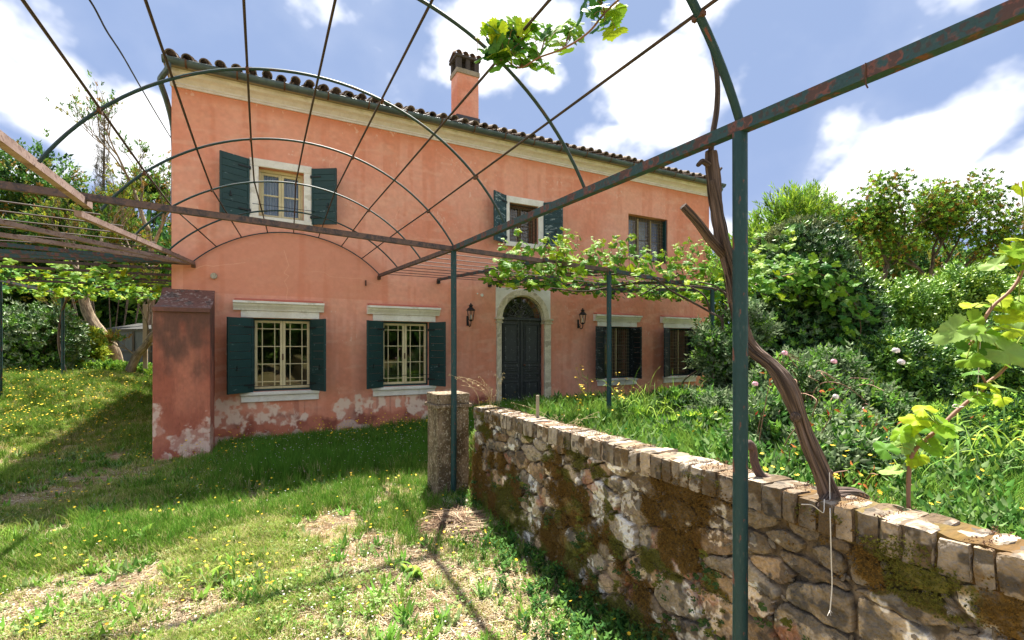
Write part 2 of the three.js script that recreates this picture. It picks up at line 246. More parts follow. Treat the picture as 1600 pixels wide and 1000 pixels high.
// tapered tube along points, radius function or numbers, uv in metres
function tube(pts, r0, r1 = r0, rad = 8, sub = 0, wob = 0) {
  let path = pts;
  if (sub) path = new THREE.CatmullRomCurve3(pts).getPoints(sub);
  const n = path.length, pos = [], uv = [], idx = []; let len = 0; const uRep = Math.max(1, Math.round(2 * Math.PI * (typeof r0 === 'function' ? r0(0.5) : (r0 + r1) / 2) / 0.25));
  let up = V(0, 1, 0); const t0 = path[1].clone().sub(path[0]).normalize(); if (Math.abs(t0.y) > 0.9) up.set(1, 0, 0);
  let side = t0.clone().cross(up).normalize();
  for (let i = 0; i < n; i++) {
    const t = (i === 0 ? path[1].clone().sub(path[0]) : i === n - 1 ? path[i].clone().sub(path[i - 1]) : path[i + 1].clone().sub(path[i - 1])).normalize();
    side.sub(t.clone().multiplyScalar(side.dot(t))).normalize(); const bi = t.clone().cross(side);
    const f = i / (n - 1), r = typeof r0 === 'function' ? r0(f) : lerp(r0, r1, f);
    if (i) len += path[i].distanceTo(path[i - 1]);
    for (let k = 0; k <= rad; k++) { const a = k / rad * Math.PI * 2, q = wob ? r * (1 + wob * (fbm(Math.cos(a) * 1.7 + 9, Math.sin(a) * 1.7 + len * 2.5, 7, 3) - 0.5) * 2 + wob * 0.6 * (fbm(Math.cos(a + len * 1.5) * 5 + 30, Math.sin(a + len * 1.5) * 5 + len * 1.2, 13, 3) - 0.5) + (rad > 20 ? wob * 0.55 * (fbm(Math.cos(a + len * 1.1) * 11 + 60, Math.sin(a + len * 1.1) * 11 + len * 1.4, 19, 2) - 0.5) : 0)) : r; const c = Math.cos(a) * q, s = Math.sin(a) * q; pos.push(path[i].x + side.x * c + bi.x * s, path[i].y + side.y * c + bi.y * s, path[i].z + side.z * c + bi.z * s); uv.push(k / rad * uRep, len * 0.8); }
    if (i) for (let k = 0; k < rad; k++) { const a = (i - 1) * (rad + 1) + k, b = a + rad + 1; idx.push(a, b, a + 1, b, b + 1, a + 1); }
  }
  // end caps
  for (const [i, flip] of [[0, 1], [n - 1, 0]]) { const c = pos.length / 3; pos.push(path[i].x, path[i].y, path[i].z); uv.push(0.5, 0.5); for (let k = 0; k < rad; k++) { const a = i * (rad + 1) + k; flip ? idx.push(c, a, a + 1) : idx.push(c, a + 1, a); } }
  const g = new THREE.BufferGeometry(); g.setAttribute('position', new THREE.Float32BufferAttribute(pos, 3)); g.setAttribute('uv', new THREE.Float32BufferAttribute(uv, 2)); g.setIndex(idx); g.computeVertexNormals(); return g;
}
// square or flat bar between two points
function bar(a, b, w, h) {
  const d = b.clone().sub(a), L = d.length(), g = metres(new THREE.BoxGeometry(w, h, L)), m = new THREE.Matrix4();
  const z = d.clone().normalize(), x = V(0, 1, 0).cross(z).normalize(), y = z.clone().cross(x); m.makeBasis(x, y, z).setPosition(a.clone().add(b).multiplyScalar(0.5)); return g.applyMatrix4(m);
}
function inst(name, geo, mat, list, parent, colors) {
  const m = shade(new THREE.InstancedMesh(geo, mat, list.length)); m.name = name; list.forEach((q, i) => m.setMatrixAt(i, q)); if (colors) colors.forEach((c, i) => m.setColorAt(i, c)); parent.add(m); return m;
}
function triangles(pos, idx) { const g = new THREE.BufferGeometry(); g.setAttribute('position', new THREE.Float32BufferAttribute(pos, 3)); if (idx) g.setIndex(idx); g.setAttribute('uv', new THREE.Float32BufferAttribute(new Float32Array(pos.length / 3 * 2), 2)); g.computeVertexNormals(); return g; }
const Q = new THREE.Quaternion(), EU = new THREE.Euler();
function place(p, rx, ry, rz, s) { return new THREE.Matrix4().compose(p, new THREE.Quaternion().setFromEuler(EU.set(rx, ry, rz)), s.isVector3 ? s : V(s, s, s)); }
function facing(p, dir, spin, s) { const q = new THREE.Quaternion().setFromUnitVectors(V(0, 1, 0), dir.clone().normalize()).multiply(Q.clone().setFromAxisAngle(V(0, 1, 0), spin)); return new THREE.Matrix4().compose(p, q, s.isVector3 ? s : V(s, s, s)); }

// ------------------------------------------------------------------ the ground
// n = distance from the viewer's row towards the house (z = 10 - n)
function groundY(x, z) {
  const n = 10 - z;
  let low = n > 9.5 ? 0 : n > 5.7 ? lerp(-0.16, 0, (n - 5.7) / 3.8) : lerp(-0.44, -0.16, clamp(n, -4, 5.7) / 5.7);
  low += 0.95 * sstep(9.3, 17.5, n) * sstep(-1.0, -3.4, x) + 0.15 * sstep(-2.5, -7, x) * sstep(4, 9, n);
  low += 0.045 * (fbm(x * 0.9, n * 0.9, 301, 3) - 0.5) * 2 * sstep(0.15, 0.6, Math.abs(n - 10));
  const high = lerp(0.6, 0.27, sstep(7.2, 9.6, n)) + 0.06 * (fbm(x * 1.1, n * 1.1, 302, 3) - 0.5) * 2 + 0.25 * sstep(9, 22, x);
  const t = n < 6 ? sstep(2.5, 2.68, x) : lerp(sstep(2.5, 2.68, x), sstep(2.3, 4.4, x), sstep(6, 6.9, n));
  let y = lerp(low, high, t);
  y += 0.8 * sstep(24, 70, Math.hypot(x, z));
  return y;
}
// where the soil lies bare (0 green .. 1 bare)
const bareSpots = [[1.35, 6.5, 1.15], [0.5, 6.7, 0.8], [1.9, 6.6, 0.8], [1.2, 5.6, 0.6], [0.2, 6.6, 0.5], [-1.2, 4.9, 0.55], [-1.7, 5.3, 0.35], [0.75, 4.5, 0.45], [1.0, 5.4, 0.6], [1.75, 5.3, 0.55], [1.55, 6.9, 0.6], [-0.4, 5.7, 0.35], [-2.3, 2.2, 0.5], [-2.2, 1.4, 0.45], [-2.1, 0.3, 0.5], [-1.9, 3.5, 0.35], [2.0, 5.0, 0.45]];
function bare(x, z) {
  let b = sstep(0.5, 0.62, fbm(x * 1.25 + 4, z * 1.25, 311, 4)) * 0.7;
  for (const [sx, sz, r] of bareSpots) { const d = Math.hypot(x - sx, z - sz) / r; b = Math.max(b, (0.8 + 0.2 * sstep(0.4, 0.6, fbm(x * 6, z * 6, 316, 3))) * sstep(1.2, 0.55, d + 0.9 * (fbm(x * 3, z * 3, 315, 3) - 0.5))); }
  b *= sstep(2.5, 2.2, x) * sstep(0.6, 1.4, z + 2 * sstep(-1, -2, x));
  return b;
}
{
  const axis = (lo, a, b, hi, step, grow) => { const l = []; for (let v = a; v <= b + 1e-6; v += step) l.push(v); let s = step, v = b; while (v < hi) { s *= grow; v += s; l.push(v); } s = step; v = a; const pre = []; while (v > lo) { s *= grow; v -= s; pre.unshift(v); } return [...pre, ...l]; };
  const xs = axis(-400, -9, 13, 400, 0.11, 1.16), zs = axis(-420, -9, 10.5, 300, 0.11, 1.16), pos = [], uv = [], col = [], idx = [];
  for (const z of zs) for (const x of xs) { pos.push(x, groundY(x, z), z); uv.push(x / 5, z / 5); const b = bare(x, z), f = fbm(x * 2, z * 2, 318, 3); const g = mix3([0.46, 0.50, 0.20], [0.55, 0.60, 0.27], f), d = mix3([0.98, 0.86, 0.68], [1.06, 0.98, 0.82], f); col.push(...mix3(g, d, b)); }
  for (let j = 0; j < zs.length - 1; j++) for (let i = 0; i < xs.length - 1; i++) { const a = j * xs.length + i, b = a + xs.length; idx.push(a, b, a + 1, b, b + 1, a + 1); }
  const g = new THREE.BufferGeometry(); g.setAttribute('position', new THREE.Float32BufferAttribute(pos, 3)); g.setAttribute('uv', new THREE.Float32BufferAttribute(uv, 2)); g.setAttribute('color', new THREE.Float32BufferAttribute(col, 3)); g.setIndex(idx); g.computeVertexNormals();
  const soil = tex(1024, 1024, (u, v) => { const b = fbm(u * 10, v * 10, 321, 5, 10), f = fbm(u * 90, v * 90, 322, 3, 90), p = noise(u * 160, v * 160, 323, 160); let c = mix3([0.24, 0.175, 0.11], [0.42, 0.325, 0.215], sstep(0.3, 0.7, 0.5 * b + 0.5 * f)); if (p > 0.86) c = mix3(c, [0.55, 0.5, 0.42], 0.7); if (p < 0.1) c = mix3(c, [0.12, 0.09, 0.06], 0.6); return c; });
  struct('ground', g, std({ map: soil, color: C(0.92, 0.9, 0.86), vertexColors: true, bumpMap: rep(grain, 3, 3), bumpScale: 0.03, roughness: 1 }));
}

// ------------------------------------------------------------------ the house
const house = thing('country_house', 'two-storey salmon plastered country house with dark green shutters and tiled roof', 'house');
const HL = -1.317, HR = 11.86, HT = 6.42, HD = -7.2; // left, right, wall top, back
const rectHole = (s, x0, y0, x1, y1) => { const h = new THREE.Path(); h.moveTo(x0, y0); h.lineTo(x0, y1); h.lineTo(x1, y1); h.lineTo(x1, y0); h.closePath(); s.holes.push(h); };
const LOW = [[-0.095, 0.905], [2.24, 3.24], [7.9, 8.9], [10.2, 11.14]];
{
  const s = new THREE.Shape(); s.moveTo(HL, -0.4); s.lineTo(HR, -0.4); s.lineTo(HR, HT); s.lineTo(HL, HT); s.closePath();
  for (const [a, b] of LOW) rectHole(s, a, 0.93, b, 2.28);
  rectHole(s, 0.0, 4.14, 0.76, 5.05); rectHole(s, 5.16, 4.2, 5.94, 5.11); rectHole(s, 8.76, 4.08, 10.18, 5.32);
  const d = new THREE.Path(); d.moveTo(4.96, 0.3); d.lineTo(4.96, 2.4); d.absarc(5.53, 2.4, 0.57, Math.PI, 0, true); d.lineTo(6.1, 0.3); d.closePath(); s.holes.push(d);
  const g = new THREE.ExtrudeGeometry(s, { depth: 0.42, bevelEnabled: false, curveSegments: 24 }).translate(0, 0, -0.42);
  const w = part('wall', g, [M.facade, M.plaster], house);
  // slightly uneven plaster comes from the bump; other walls close the house
  part('wall', box(HL, -0.4, HD, HL + 0.42, HT, -0.42), M.plaster, house);
  part('wall', box(HR - 0.42, -0.4, HD, HR, HT, -0.42), M.plaster, house);
  part('wall', box(HL + 0.42, -0.4, HD, HR - 0.42, HT, HD + 0.42), M.plaster, house);
  part('floor', [box(HL + 0.42, 0.1, HD + 0.42, HR - 0.42, 0.3, -0.42), box(HL + 0.42, 3.3, HD + 0.42, HR - 0.42, 3.55, -0.42), box(HL + 0.42, 6.1, HD + 0.42, HR - 0.42, 6.3, -0.42), box(3.9, 0.3, HD + 0.42, 4.05, 3.3, -0.42), box(7.2, 0.3, HD + 0.42, 7.35, 3.3, -0.42), box(3.2, 3.55, HD + 0.42, 3.35, 6.1, -0.42), box(7.4, 3.55, HD + 0.42, 7.55, 6.1, -0.42)], M.inside, house);
  part('partition', box(HL + 0.42, 0.3, -4.2, HR - 0.42, 3.3, -4.08), M.inside, house);
  part('plinth', [rbox(-0.62, -0.35, 0, 4.75, 0.03, 0.16, 0.02), rbox(6.4, -0.2, 0, HR, 0.3, 0.14, 0.02)], M.stone, house, 'grey weathered concrete strip along the foot of the wall');
}
// buttress at the left corner with a sloping top
{
  const b = grp('buttress', house, [0, 0, 0]);
  const x0 = -1.43, x1 = -0.70, zf = 0.86, top = 2.30, wt = 2.60;
  // battered front: a little deeper at the foot
  const s = new THREE.Shape(); s.moveTo(-0.02, -0.45); s.lineTo(zf + 0.03, -0.45); s.lineTo(zf, top); s.lineTo(zf + 0.035, top + 0.01); s.lineTo(zf + 0.03, top + 0.055); s.quadraticCurveTo(0.3, top + 0.12, -0.02, wt + 0.12); s.closePath();
  const g = new THREE.ExtrudeGeometry(s, { depth: x1 - x0, bevelEnabled: true, bevelSize: 0.012, bevelThickness: 0.012, bevelSegments: 2 });
  g.rotateY(-Math.PI / 2).translate(x1, 0, 0);
  const p = g.attributes.position, uv = g.attributes.uv, n = g.attributes.normal;
  for (let i = 0; i < p.count; i++) uv.setXY(i, Math.abs(n.getX(i)) > 0.6 ? p.getZ(i) / 0.95 : (p.getX(i) - x0) / 0.8, (p.getY(i) + 0.4) / 3.0);
  part('buttress_body', g, M.buttress, b);
  const cap = std({ map: tex(512, 512, (u, v) => { const f = fbm(u * 26, v * 26, 341, 3, 26), w = fbm(u * 9, v * 9, 342, 4, 9); let c = mix3([0.10, 0.05, 0.04], [0.24, 0.11, 0.08], f); c = mix3(c, [0.36, 0.31, 0.27], 0.75 * sstep(0.54, 0.64, 0.5 * f + 0.5 * w)); return mix3(c, [0.05, 0.04, 0.035], 0.7 * sstep(0.58, 0.66, w)); }, { rep: [1.2, 1.2] }), bumpMap: grain, bumpScale: 0.03, roughness: 1 });
  const cs = new THREE.Shape(); cs.moveTo(-0.02, wt + 0.132); cs.quadraticCurveTo(0.3, top + 0.132, zf + 0.038, top + 0.055); cs.lineTo(zf + 0.036, top + 0.066); cs.quadraticCurveTo(0.3, top + 0.145, -0.02, wt + 0.16); cs.closePath();
  part('buttress_cap', metres(new THREE.ExtrudeGeometry(cs, { depth: x1 - x0 + 0.03, bevelEnabled: false }).rotateY(-Math.PI / 2).translate(x1 + 0.015, 0, 0)), cap, b);
}
// cornice: a profile drawn along the eaves
function profile(pts, x0, x1) { const s = new THREE.Shape(); pts.forEach(([z, y], i) => i ? s.lineTo(z, y) : s.moveTo(z, y)); s.closePath(); return metres(new THREE.ExtrudeGeometry(s, { depth: x1 - x0, bevelEnabled: false }).rotateY(-Math.PI / 2).translate(x1, 0, 0)); }
part('cornice', profile([[0.003, 6.2], [0.03, 6.2], [0.03, 6.235], [0.045, 6.24], [0.045, 6.27], [0.10, 6.32], [0.17, 6.35], [0.20, 6.39], [0.20, 6.43], [0.003, 6.43]], HL - 0.02, HR + 0.02), M.cornice, house);
// roof: deck, eave tiles one by one, the rest of the slope in rows
{
  const pitch = 22 * Math.PI / 180, e0 = V(0, 6.5, 0.33), ridgeZ = -3.6, ridgeY = 6.5 + (0.33 - ridgeZ) * Math.tan(pitch);
  const roof = grp('roof', house);
  const deck = new THREE.Shape(); deck.moveTo(0.3, 6.44); deck.lineTo(0.3, 6.485); deck.lineTo(ridgeZ, ridgeY - 0.03); deck.lineTo(2 * ridgeZ - 0.3, 6.485); deck.lineTo(2 * ridgeZ - 0.3, 6.44); deck.closePath();
  const gd = new THREE.ExtrudeGeometry(deck, { depth: HR - HL + 0.16, bevelEnabled: false }).rotateY(-Math.PI / 2).translate(HR + 0.08, 0, 0);
  part('roof_deck', metres(gd), M.wood, roof);
  const tileTex = tex(256, 256, (u, v) => { const b = fbm(u * 5, v * 5, 331, 5, 5), f = fbm(u * 24, v * 24, 332, 3, 24); let c = mix3([0.13, 0.095, 0.075], [0.27, 0.20, 0.155], sstep(0.3, 0.7, b)); c = mix3(c, [0.32, 0.31, 0.26], 0.7 * sstep(0.56, 0.68, f)); c = mix3(c, [0.05, 0.045, 0.04], 0.7 * sstep(0.6, 0.7, fbm(u * 9, v * 9, 333, 3, 9))); return c; });
  const tm = [0.8, 1, 1.25].map((k) => std({ map: rep(tileTex, 2, 2), color: C(k, k * 0.97, k * 0.93), bumpMap: grain, bumpScale: 0.006, roughness: 0.95 }));
  const barrel = (r0, r1, L, up) => { // half barrel along -z, thick edge
    const pos = [], idx = [], N = 9; for (const [z, r, th] of [[0, r0, 0], [-L, r1, 0], [-L, r1, 0.018], [0, r0, 0.018]]) for (let k = 0; k <= N; k++) { const a = Math.PI * k / N; pos.push(Math.cos(a) * (r - th), (up ? 1 : -1) * Math.sin(a) * (r - th) * 0.95, z); }
    const R = N + 1; for (let q = 0; q < 4; q++) for (let k = 0; k < N; k++) { const a = q * R + k, b = ((q + 1) % 4) * R + k; up ? idx.push(a, a + 1, b, a + 1, b + 1, b) : idx.push(a, b, a + 1, a + 1, b, b + 1); }
    for (const k of [0, N]) idx.push(k, R + k, 2 * R + k, k, 2 * R + k, 3 * R + k);
    let g = triangles(pos, idx).toNonIndexed(); g.computeVertexNormals(); return metres(g);
  };
  const cover = barrel(0.086, 0.07, 0.44, true), pan = barrel(0.085, 0.1, 0.44, false);
  seed(41); const rowLen = 0.35, cols = Math.floor((HR - HL) / 0.236), up = [], upc = [];
  for (let r = 0; r < 11; r++) for (let c = 0; c <= cols; c++) {
    const x = HL + 0.03 + c * 0.236, s = r * rowLen, z = 0.4 - s * Math.cos(pitch), y = 6.5 + s * Math.sin(pitch);
    for (const k of [0, 1]) {
      if (k && c === cols) continue;
      const px = x + k * 0.118 + rr(-0.012, 0.012), py = y + (k ? 0.045 : 0.05) + rr(-0.008, 0.008) + 0.012 * Math.sin(x * 1.7), pz = z + rr(-0.03, 0.03) - k * 0.03, ry = rr(-0.05, 0.05), rx = pitch - 0.05 + rr(-0.02, 0.02);
      if (r < 2) { const t = part('roof_tile', k ? pan : cover, pick(tm), roof); t.position.set(px, py, pz); t.rotation.set(rx, ry, rr(-0.06, 0.06)); }
      else if (!k || r < 11) { (k ? upc : up).push(place(V(px, py, pz), rx, ry, 0, 1)); }
    }
  }
  const rows = inst('roof_tile_rows', cover, tm[1], up, roof); rows.userData.kind = 'stuff';
  const rows2 = inst('roof_tile_channels', pan, tm[0], upc, roof); rows2.userData.kind = 'stuff';
  // verge board at the left gable
  part('verge', [bar(V(HL - 0.06, 6.47, 0.34), V(HL - 0.06, ridgeY + 0.0, ridgeZ), 0.05, 0.07), bar(V(HR + 0.06, 6.47, 0.34), V(HR + 0.06, ridgeY, ridgeZ), 0.05, 0.07)], M.wood, roof);
  const ridge = []; for (let x = HL; x < HR; x += 0.4) ridge.push(place(V(x, ridgeY - 0.02, ridgeZ), 0, -Math.PI / 2, 0, V(1.3, 1.3, 1)));
  inst('ridge_tiles', cover, tm[2], ridge, roof).userData.kind = 'stuff';
  part('gable', [profile([[0, HT], [ridgeZ, ridgeY - 0.06], [2 * ridgeZ, HT]], HL, HL + 0.4), profile([[0, HT], [ridgeZ, ridgeY - 0.06], [2 * ridgeZ, HT]], HR - 0.4, HR)], M.plaster, house);
}
// gutter with brackets and bent spouts at both ends
{
  const g = grp('gutter', house), r = 0.086, gy = 6.485, gz = 0.365, half = (x0, x1) => { const pos = [], idx = [], N = 12; for (const [x, q] of [[x0, r], [x1, r], [x1, r - 0.008], [x0, r - 0.008]]) for (let k = 0; k <= N; k++) { const a = Math.PI + Math.PI * k / N; pos.push(x, gy + Math.sin(a) * q, gz + Math.cos(a) * q); } const R = N + 1; for (let q = 0; q < 3; q++) for (let k = 0; k < N; k++) { const a = q * R + k, b = a + R; idx.push(a, b, a + 1, a + 1, b, b + 1); } for (const [a, b] of [[0, 3], [1, 2]]) for (let k = 0; k < N; k++) idx.push(a * R + k, b * R + k, a * R + k + 1, b * R + k, b * R + k + 1, a * R + k + 1); const t = triangles(pos, idx); return metres(t.toNonIndexed()); };
  const len = 2.22; for (let x = HL - 0.08, i = 0; x < HR + 0.1; x += len, i++) { const x1 = Math.min(x + len, HR + 0.16); part('gutter_length', half(x, x1), M.zinc, g); part('gutter_joint', tubeArc(x1 - 0.02, x1 + 0.02, gy, gz, r + 0.006), M.zinc, g); }
  part('gutter_bead', [tube([V(HL - 0.08, gy - 0.004, gz + r - 0.004), V(HR + 0.16, gy - 0.004, gz + r - 0.004)], 0.006, 0.006, 6)], M.zinc, g);
  part('gutter_end', [HL - 0.08, HR + 0.16].map((x) => new THREE.CircleGeometry(r, 16, Math.PI, Math.PI).rotateY(Math.PI / 2).translate(x, gy, gz)), M.zinc, g);
  for (let x = HL + 0.25; x < HR; x += 0.74) part('gutter_bracket', tubeArc(x - 0.014, x + 0.014, gy, gz, r + 0.012), M.rustIron, g);
  part('spout', [tube([V(HL - 0.0, gy - 0.03, gz), V(HL - 0.0, gy - 0.16, gz), V(HL - 0.1, gy - 0.24, 0.2), V(HL - 0.15, gy - 0.26, 0.05), V(HL - 0.1, gy - 0.45, -0.2), V(HL - 0.055, gy - 0.8, -0.6), V(HL - 0.055, 4, -0.62)], 0.045, 0.045, 10, 24)], M.zinc, g);
  part('spout', [tube([V(HR + 0.08, gy - 0.03, gz), V(HR + 0.08, gy - 0.16, gz), V(HR + 0.1, gy - 0.24, 0.22), V(HR + 0.12, gy - 0.42, 0.12)], 0.045, 0.045, 10, 20), tube([V(HR + 0.1, gy - 0.3, 0.2), V(HR + 0.1, gy - 0.62, 0.24), V(HR + 0.02, gy - 0.75, 0.1)], 0.04, 0.04, 10, 16)], M.zinc, g);
}
function tubeArc(x0, x1, y, z, r) { const pos = [], idx = [], N = 12; for (const x of [x0, x1]) for (let k = 0; k <= N; k++) { const a = Math.PI + Math.PI * k / N; pos.push(x, y + Math.sin(a) * r, z + Math.cos(a) * r); } for (let k = 0; k < N; k++) idx.push(k, N + 1 + k, k + 1, k + 1, N + 1 + k, N + 2 + k); return triangles(pos, idx).toNonIndexed(); }
// chimney
{
  const ch = grp('chimney', house), x0 = 4.27, x1 = 4.83, z0 = -1.0, z1 = -1.42, cx = (x0 + x1) / 2, cz = (z0 + z1) / 2;
  part('chimney_shaft', box(x0, 6.6, z1, x1, 8.42, z0), M.plaster, ch);
  part('chimney_flashing', rbox(x0 - 0.03, 6.95, z1 - 0.03, x1 + 0.03, 7.4, z0 + 0.03, 0.01), std({ color: C(0.05, 0.05, 0.06), roughness: 0.7 }), ch);
  part('chimney_band', rbox(x0 - 0.03, 8.42, z1 - 0.03, x1 + 0.03, 8.54, z0 + 0.03, 0.015), std({ map: stoneTile, color: C(0.62, 0.58, 0.55), roughness: 1 }), ch);
  const soot = std({ color: C(0.06, 0.05, 0.045), roughness: 1, bumpMap: grain, bumpScale: 0.01 });
  for (const [a, b] of [[x0 - 0.01, x0 + 0.11], [cx - 0.05, cx + 0.05], [x1 - 0.11, x1 + 0.01]]) for (const q of [box(a, 8.54, z0 - 0.1, b, 8.8, z0 + 0.015), box(a, 8.54, z1 - 0.015, b, 8.8, z1 + 0.1)]) part('chimney_pier', q, soot, ch);
  part('chimney_core', box(x0 + 0.12, 8.54, cz - 0.06, x1 - 0.12, 8.8, cz + 0.06), soot, ch);
  part('chimney_slab', rbox(x0 - 0.05, 8.8, z1 - 0.05, x1 + 0.05, 8.86, z0 + 0.05, 0.01), soot, ch);
  const tm = std({ color: C(0.22, 0.15, 0.11), roughness: 0.95, bumpMap: grain, bumpScale: 0.01 });
  for (let i = 0; i < 4; i++) { const x = x0 + 0.02 + i * 0.175; for (const s of [1, -1]) { const g = new THREE.CylinderGeometry(0.066, 0.08, 0.3, 12, 1, true, 0, Math.PI).rotateZ(Math.PI / 2).rotateY(s > 0 ? -Math.PI / 2 : Math.PI / 2); const t = part('cap_tile', metres(g), std({ color: C(0.22, 0.15, 0.11), roughness: 0.95, bumpMap: grain, bumpScale: 0.01, side: THREE.DoubleSide }), ch); t.position.set(x, 8.92, cz + s * 0.13); t.rotation.x = s * 0.45; } }
}
// window hoods, lintels, sills
function hood(x0, x1) {
  const y = 2.415; part('hood_moulding', profile([[0.003, y], [0.06, y], [0.065, y + 0.02], [0.085, y + 0.05], [0.115, y + 0.085], [0.12, y + 0.12], [0.165, y + 0.125], [0.165, y + 0.165], [0.003, y + 0.178]], x0 - 0.31, x1 + 0.21), M.lime, house);
  part('lintel', rbox(x0 - 0.19, 2.283, 0.003, x1 + 0.13, 2.412, 0.035, 0.006), M.lime, house);
  part('sill', [rbox(x0 - 0.21, 0.865, -0.1, x1 + 0.13, 0.928, 0.085, 0.012, 2), rbox(x0 - 0.19, 0.745, 0.003, x1 + 0.12, 0.862, 0.045, 0.008)], M.lime, house);
  const rim = std({ map: plasterTile, color: C(0.8, 0.55, 0.5), roughness: 1 });
  part('hood_flashing', profile([[0.003, y + 0.181], [0.15, y + 0.168], [0.15, y + 0.18], [0.003, y + 0.215]], x0 - 0.29, x1 + 0.19), rim, house);
}
for (const [a, b] of LOW) hood(a, b);
// casement windows of the ground floor: cols and rows of panes
function casement(win, x0, x1, y0, y1, z, cols, rows, mat, bar_ = 0.016) {
  const fr = 0.045; // sash
  part('sash', [rbox(x0, y0, z, x0 + fr, y1, z + 0.04, 0.005), rbox(x1 - fr, y0, z, x1, y1, z + 0.04, 0.005), rbox(x0 + fr, y0, z, x1 - fr, y0 + fr, z + 0.04, 0.005), rbox(x0 + fr, y1 - fr, z, x1 - fr, y1, z + 0.04, 0.005)], mat, win);
  const ax = x0 + fr, bx = x1 - fr, ay = y0 + fr, by = y1 - fr; const ctot = cols.reduce((a, b) => a + b), rtot = rows.reduce((a, b) => a + b);
  let x = ax; const xe = [ax], ye = [ay]; cols.forEach((c) => { x += c / ctot * (bx - ax); xe.push(x); }); let y = ay; rows.forEach((c) => { y += c / rtot * (by - ay); ye.push(y); });
  for (let i = 1; i < xe.length - 1; i++) part('glazing_bar', rbox(xe[i] - bar_ / 2, ay, z + 0.006, xe[i] + bar_ / 2, by, z + 0.034, 0.004), mat, win);
  for (let j = 1; j < ye.length - 1; j++) part('glazing_bar', rbox(ax, ye[j] - bar_ / 2, z + 0.009, bx, ye[j] + bar_ / 2, z + 0.031, 0.004), mat, win);
  for (let i = 0; i < xe.length - 1; i++) for (let j = 0; j < ye.length - 1; j++) { const p = part('pane', box(xe[i], ye[j], -0.002, xe[i + 1], ye[j + 1], 0.002).translate(-(xe[i] + xe[i + 1]) / 2, -(ye[j] + ye[j + 1]) / 2, 0), M.glass, win); p.position.set((xe[i] + xe[i + 1]) / 2, (ye[j] + ye[j + 1]) / 2, z + 0.02); p.rotation.set(rr(-0.006, 0.006), rr(-0.006, 0.006), 0); }
}
M.brownWood = std({ color: C(0.075, 0.05, 0.03), roughness: 0.7 });
const greenEdge = std({ color: C(0.01, 0.045, 0.045), roughness: 0.6 });
seed(51);
LOW.forEach(([x0, x1], i) => {
  const w = grp('window', house), z = -0.17;
  part('window_frame', [rbox(x0, 0.93, z - 0.03, x0 + 0.03, 2.28, z + 0.06, 0.004), rbox(x1 - 0.03, 0.93, z - 0.03, x1, 2.28, z + 0.06, 0.004), rbox(x0 + 0.03, 2.245, z - 0.03, x1 - 0.03, 2.28, z + 0.06, 0.004), rbox(x0 + 0.03, 0.93, z - 0.03, x1 - 0.03, 0.965, z + 0.06, 0.004)], greenEdge, w);
  const mid = (x0 + x1) / 2;
  if (i < 2) {
    const rows = i ? [0.14, 0.27, 0.27, 0.27, 0.1].slice().reverse() : [0.27, 0.27, 0.28, 0.09];
    const order = i ? [0.06, 0.25, 0.25, 0.25, 0.07] : [0.07, 0.27, 0.27, 0.27, 0.09];
    for (const [a, b] of [[x0 + 0.03, mid - 0.002], [mid + 0.002, x1 - 0.03]]) casement(w, a, b, 0.967, 2.243, z, [0.2, 0.52, 0.22], order, M.cream);
    part('window_handle', rbox(mid - 0.012, 1.5, z + 0.042, mid + 0.012, 1.62, z + 0.06, 0.004), M.rustIron, w);
  } else {
    casement(w, x0 + 0.03, mid - 0.002, 0.967, 2.243, z - 0.03, [1], [1, 1, 1], M.brownWood); casement(w, mid + 0.002, x1 - 0.03, 0.967, 2.243, z - 0.03, [1], [1, 1, 1], M.brownWood);
    const wires = []; for (let k = 1; k < 15; k++) wires.push(tube([V(lerp(x0, x1, k / 15), 0.97, z + 0.075), V(lerp(x0, x1, k / 15), 2.24, z + 0.075)], 0.005, 0.005, 5)); for (let k = 1; k < 14; k++) wires.push(tube([V(x0 + 0.02, lerp(0.97, 2.24, k / 14), z + 0.081), V(x1 - 0.02, lerp(0.97, 2.24, k / 14), z + 0.081)], 0.005, 0.005, 5));
    part('wire_grille', wires, std({ color: C(0.27, 0.2, 0.11), roughness: 0.8 }), w);
    part('folded_shutter', rbox(x1 - 0.035, 0.94, -0.1, x1 - 0.004, 2.27, 0.02, 0.004), M.shutterBlack, w);
    part('grille_rail', rbox(mid - 0.012, 0.966, z + 0.086, mid + 0.012, 2.244, z + 0.104, 0.004), M.creamDull, w);
  }
});
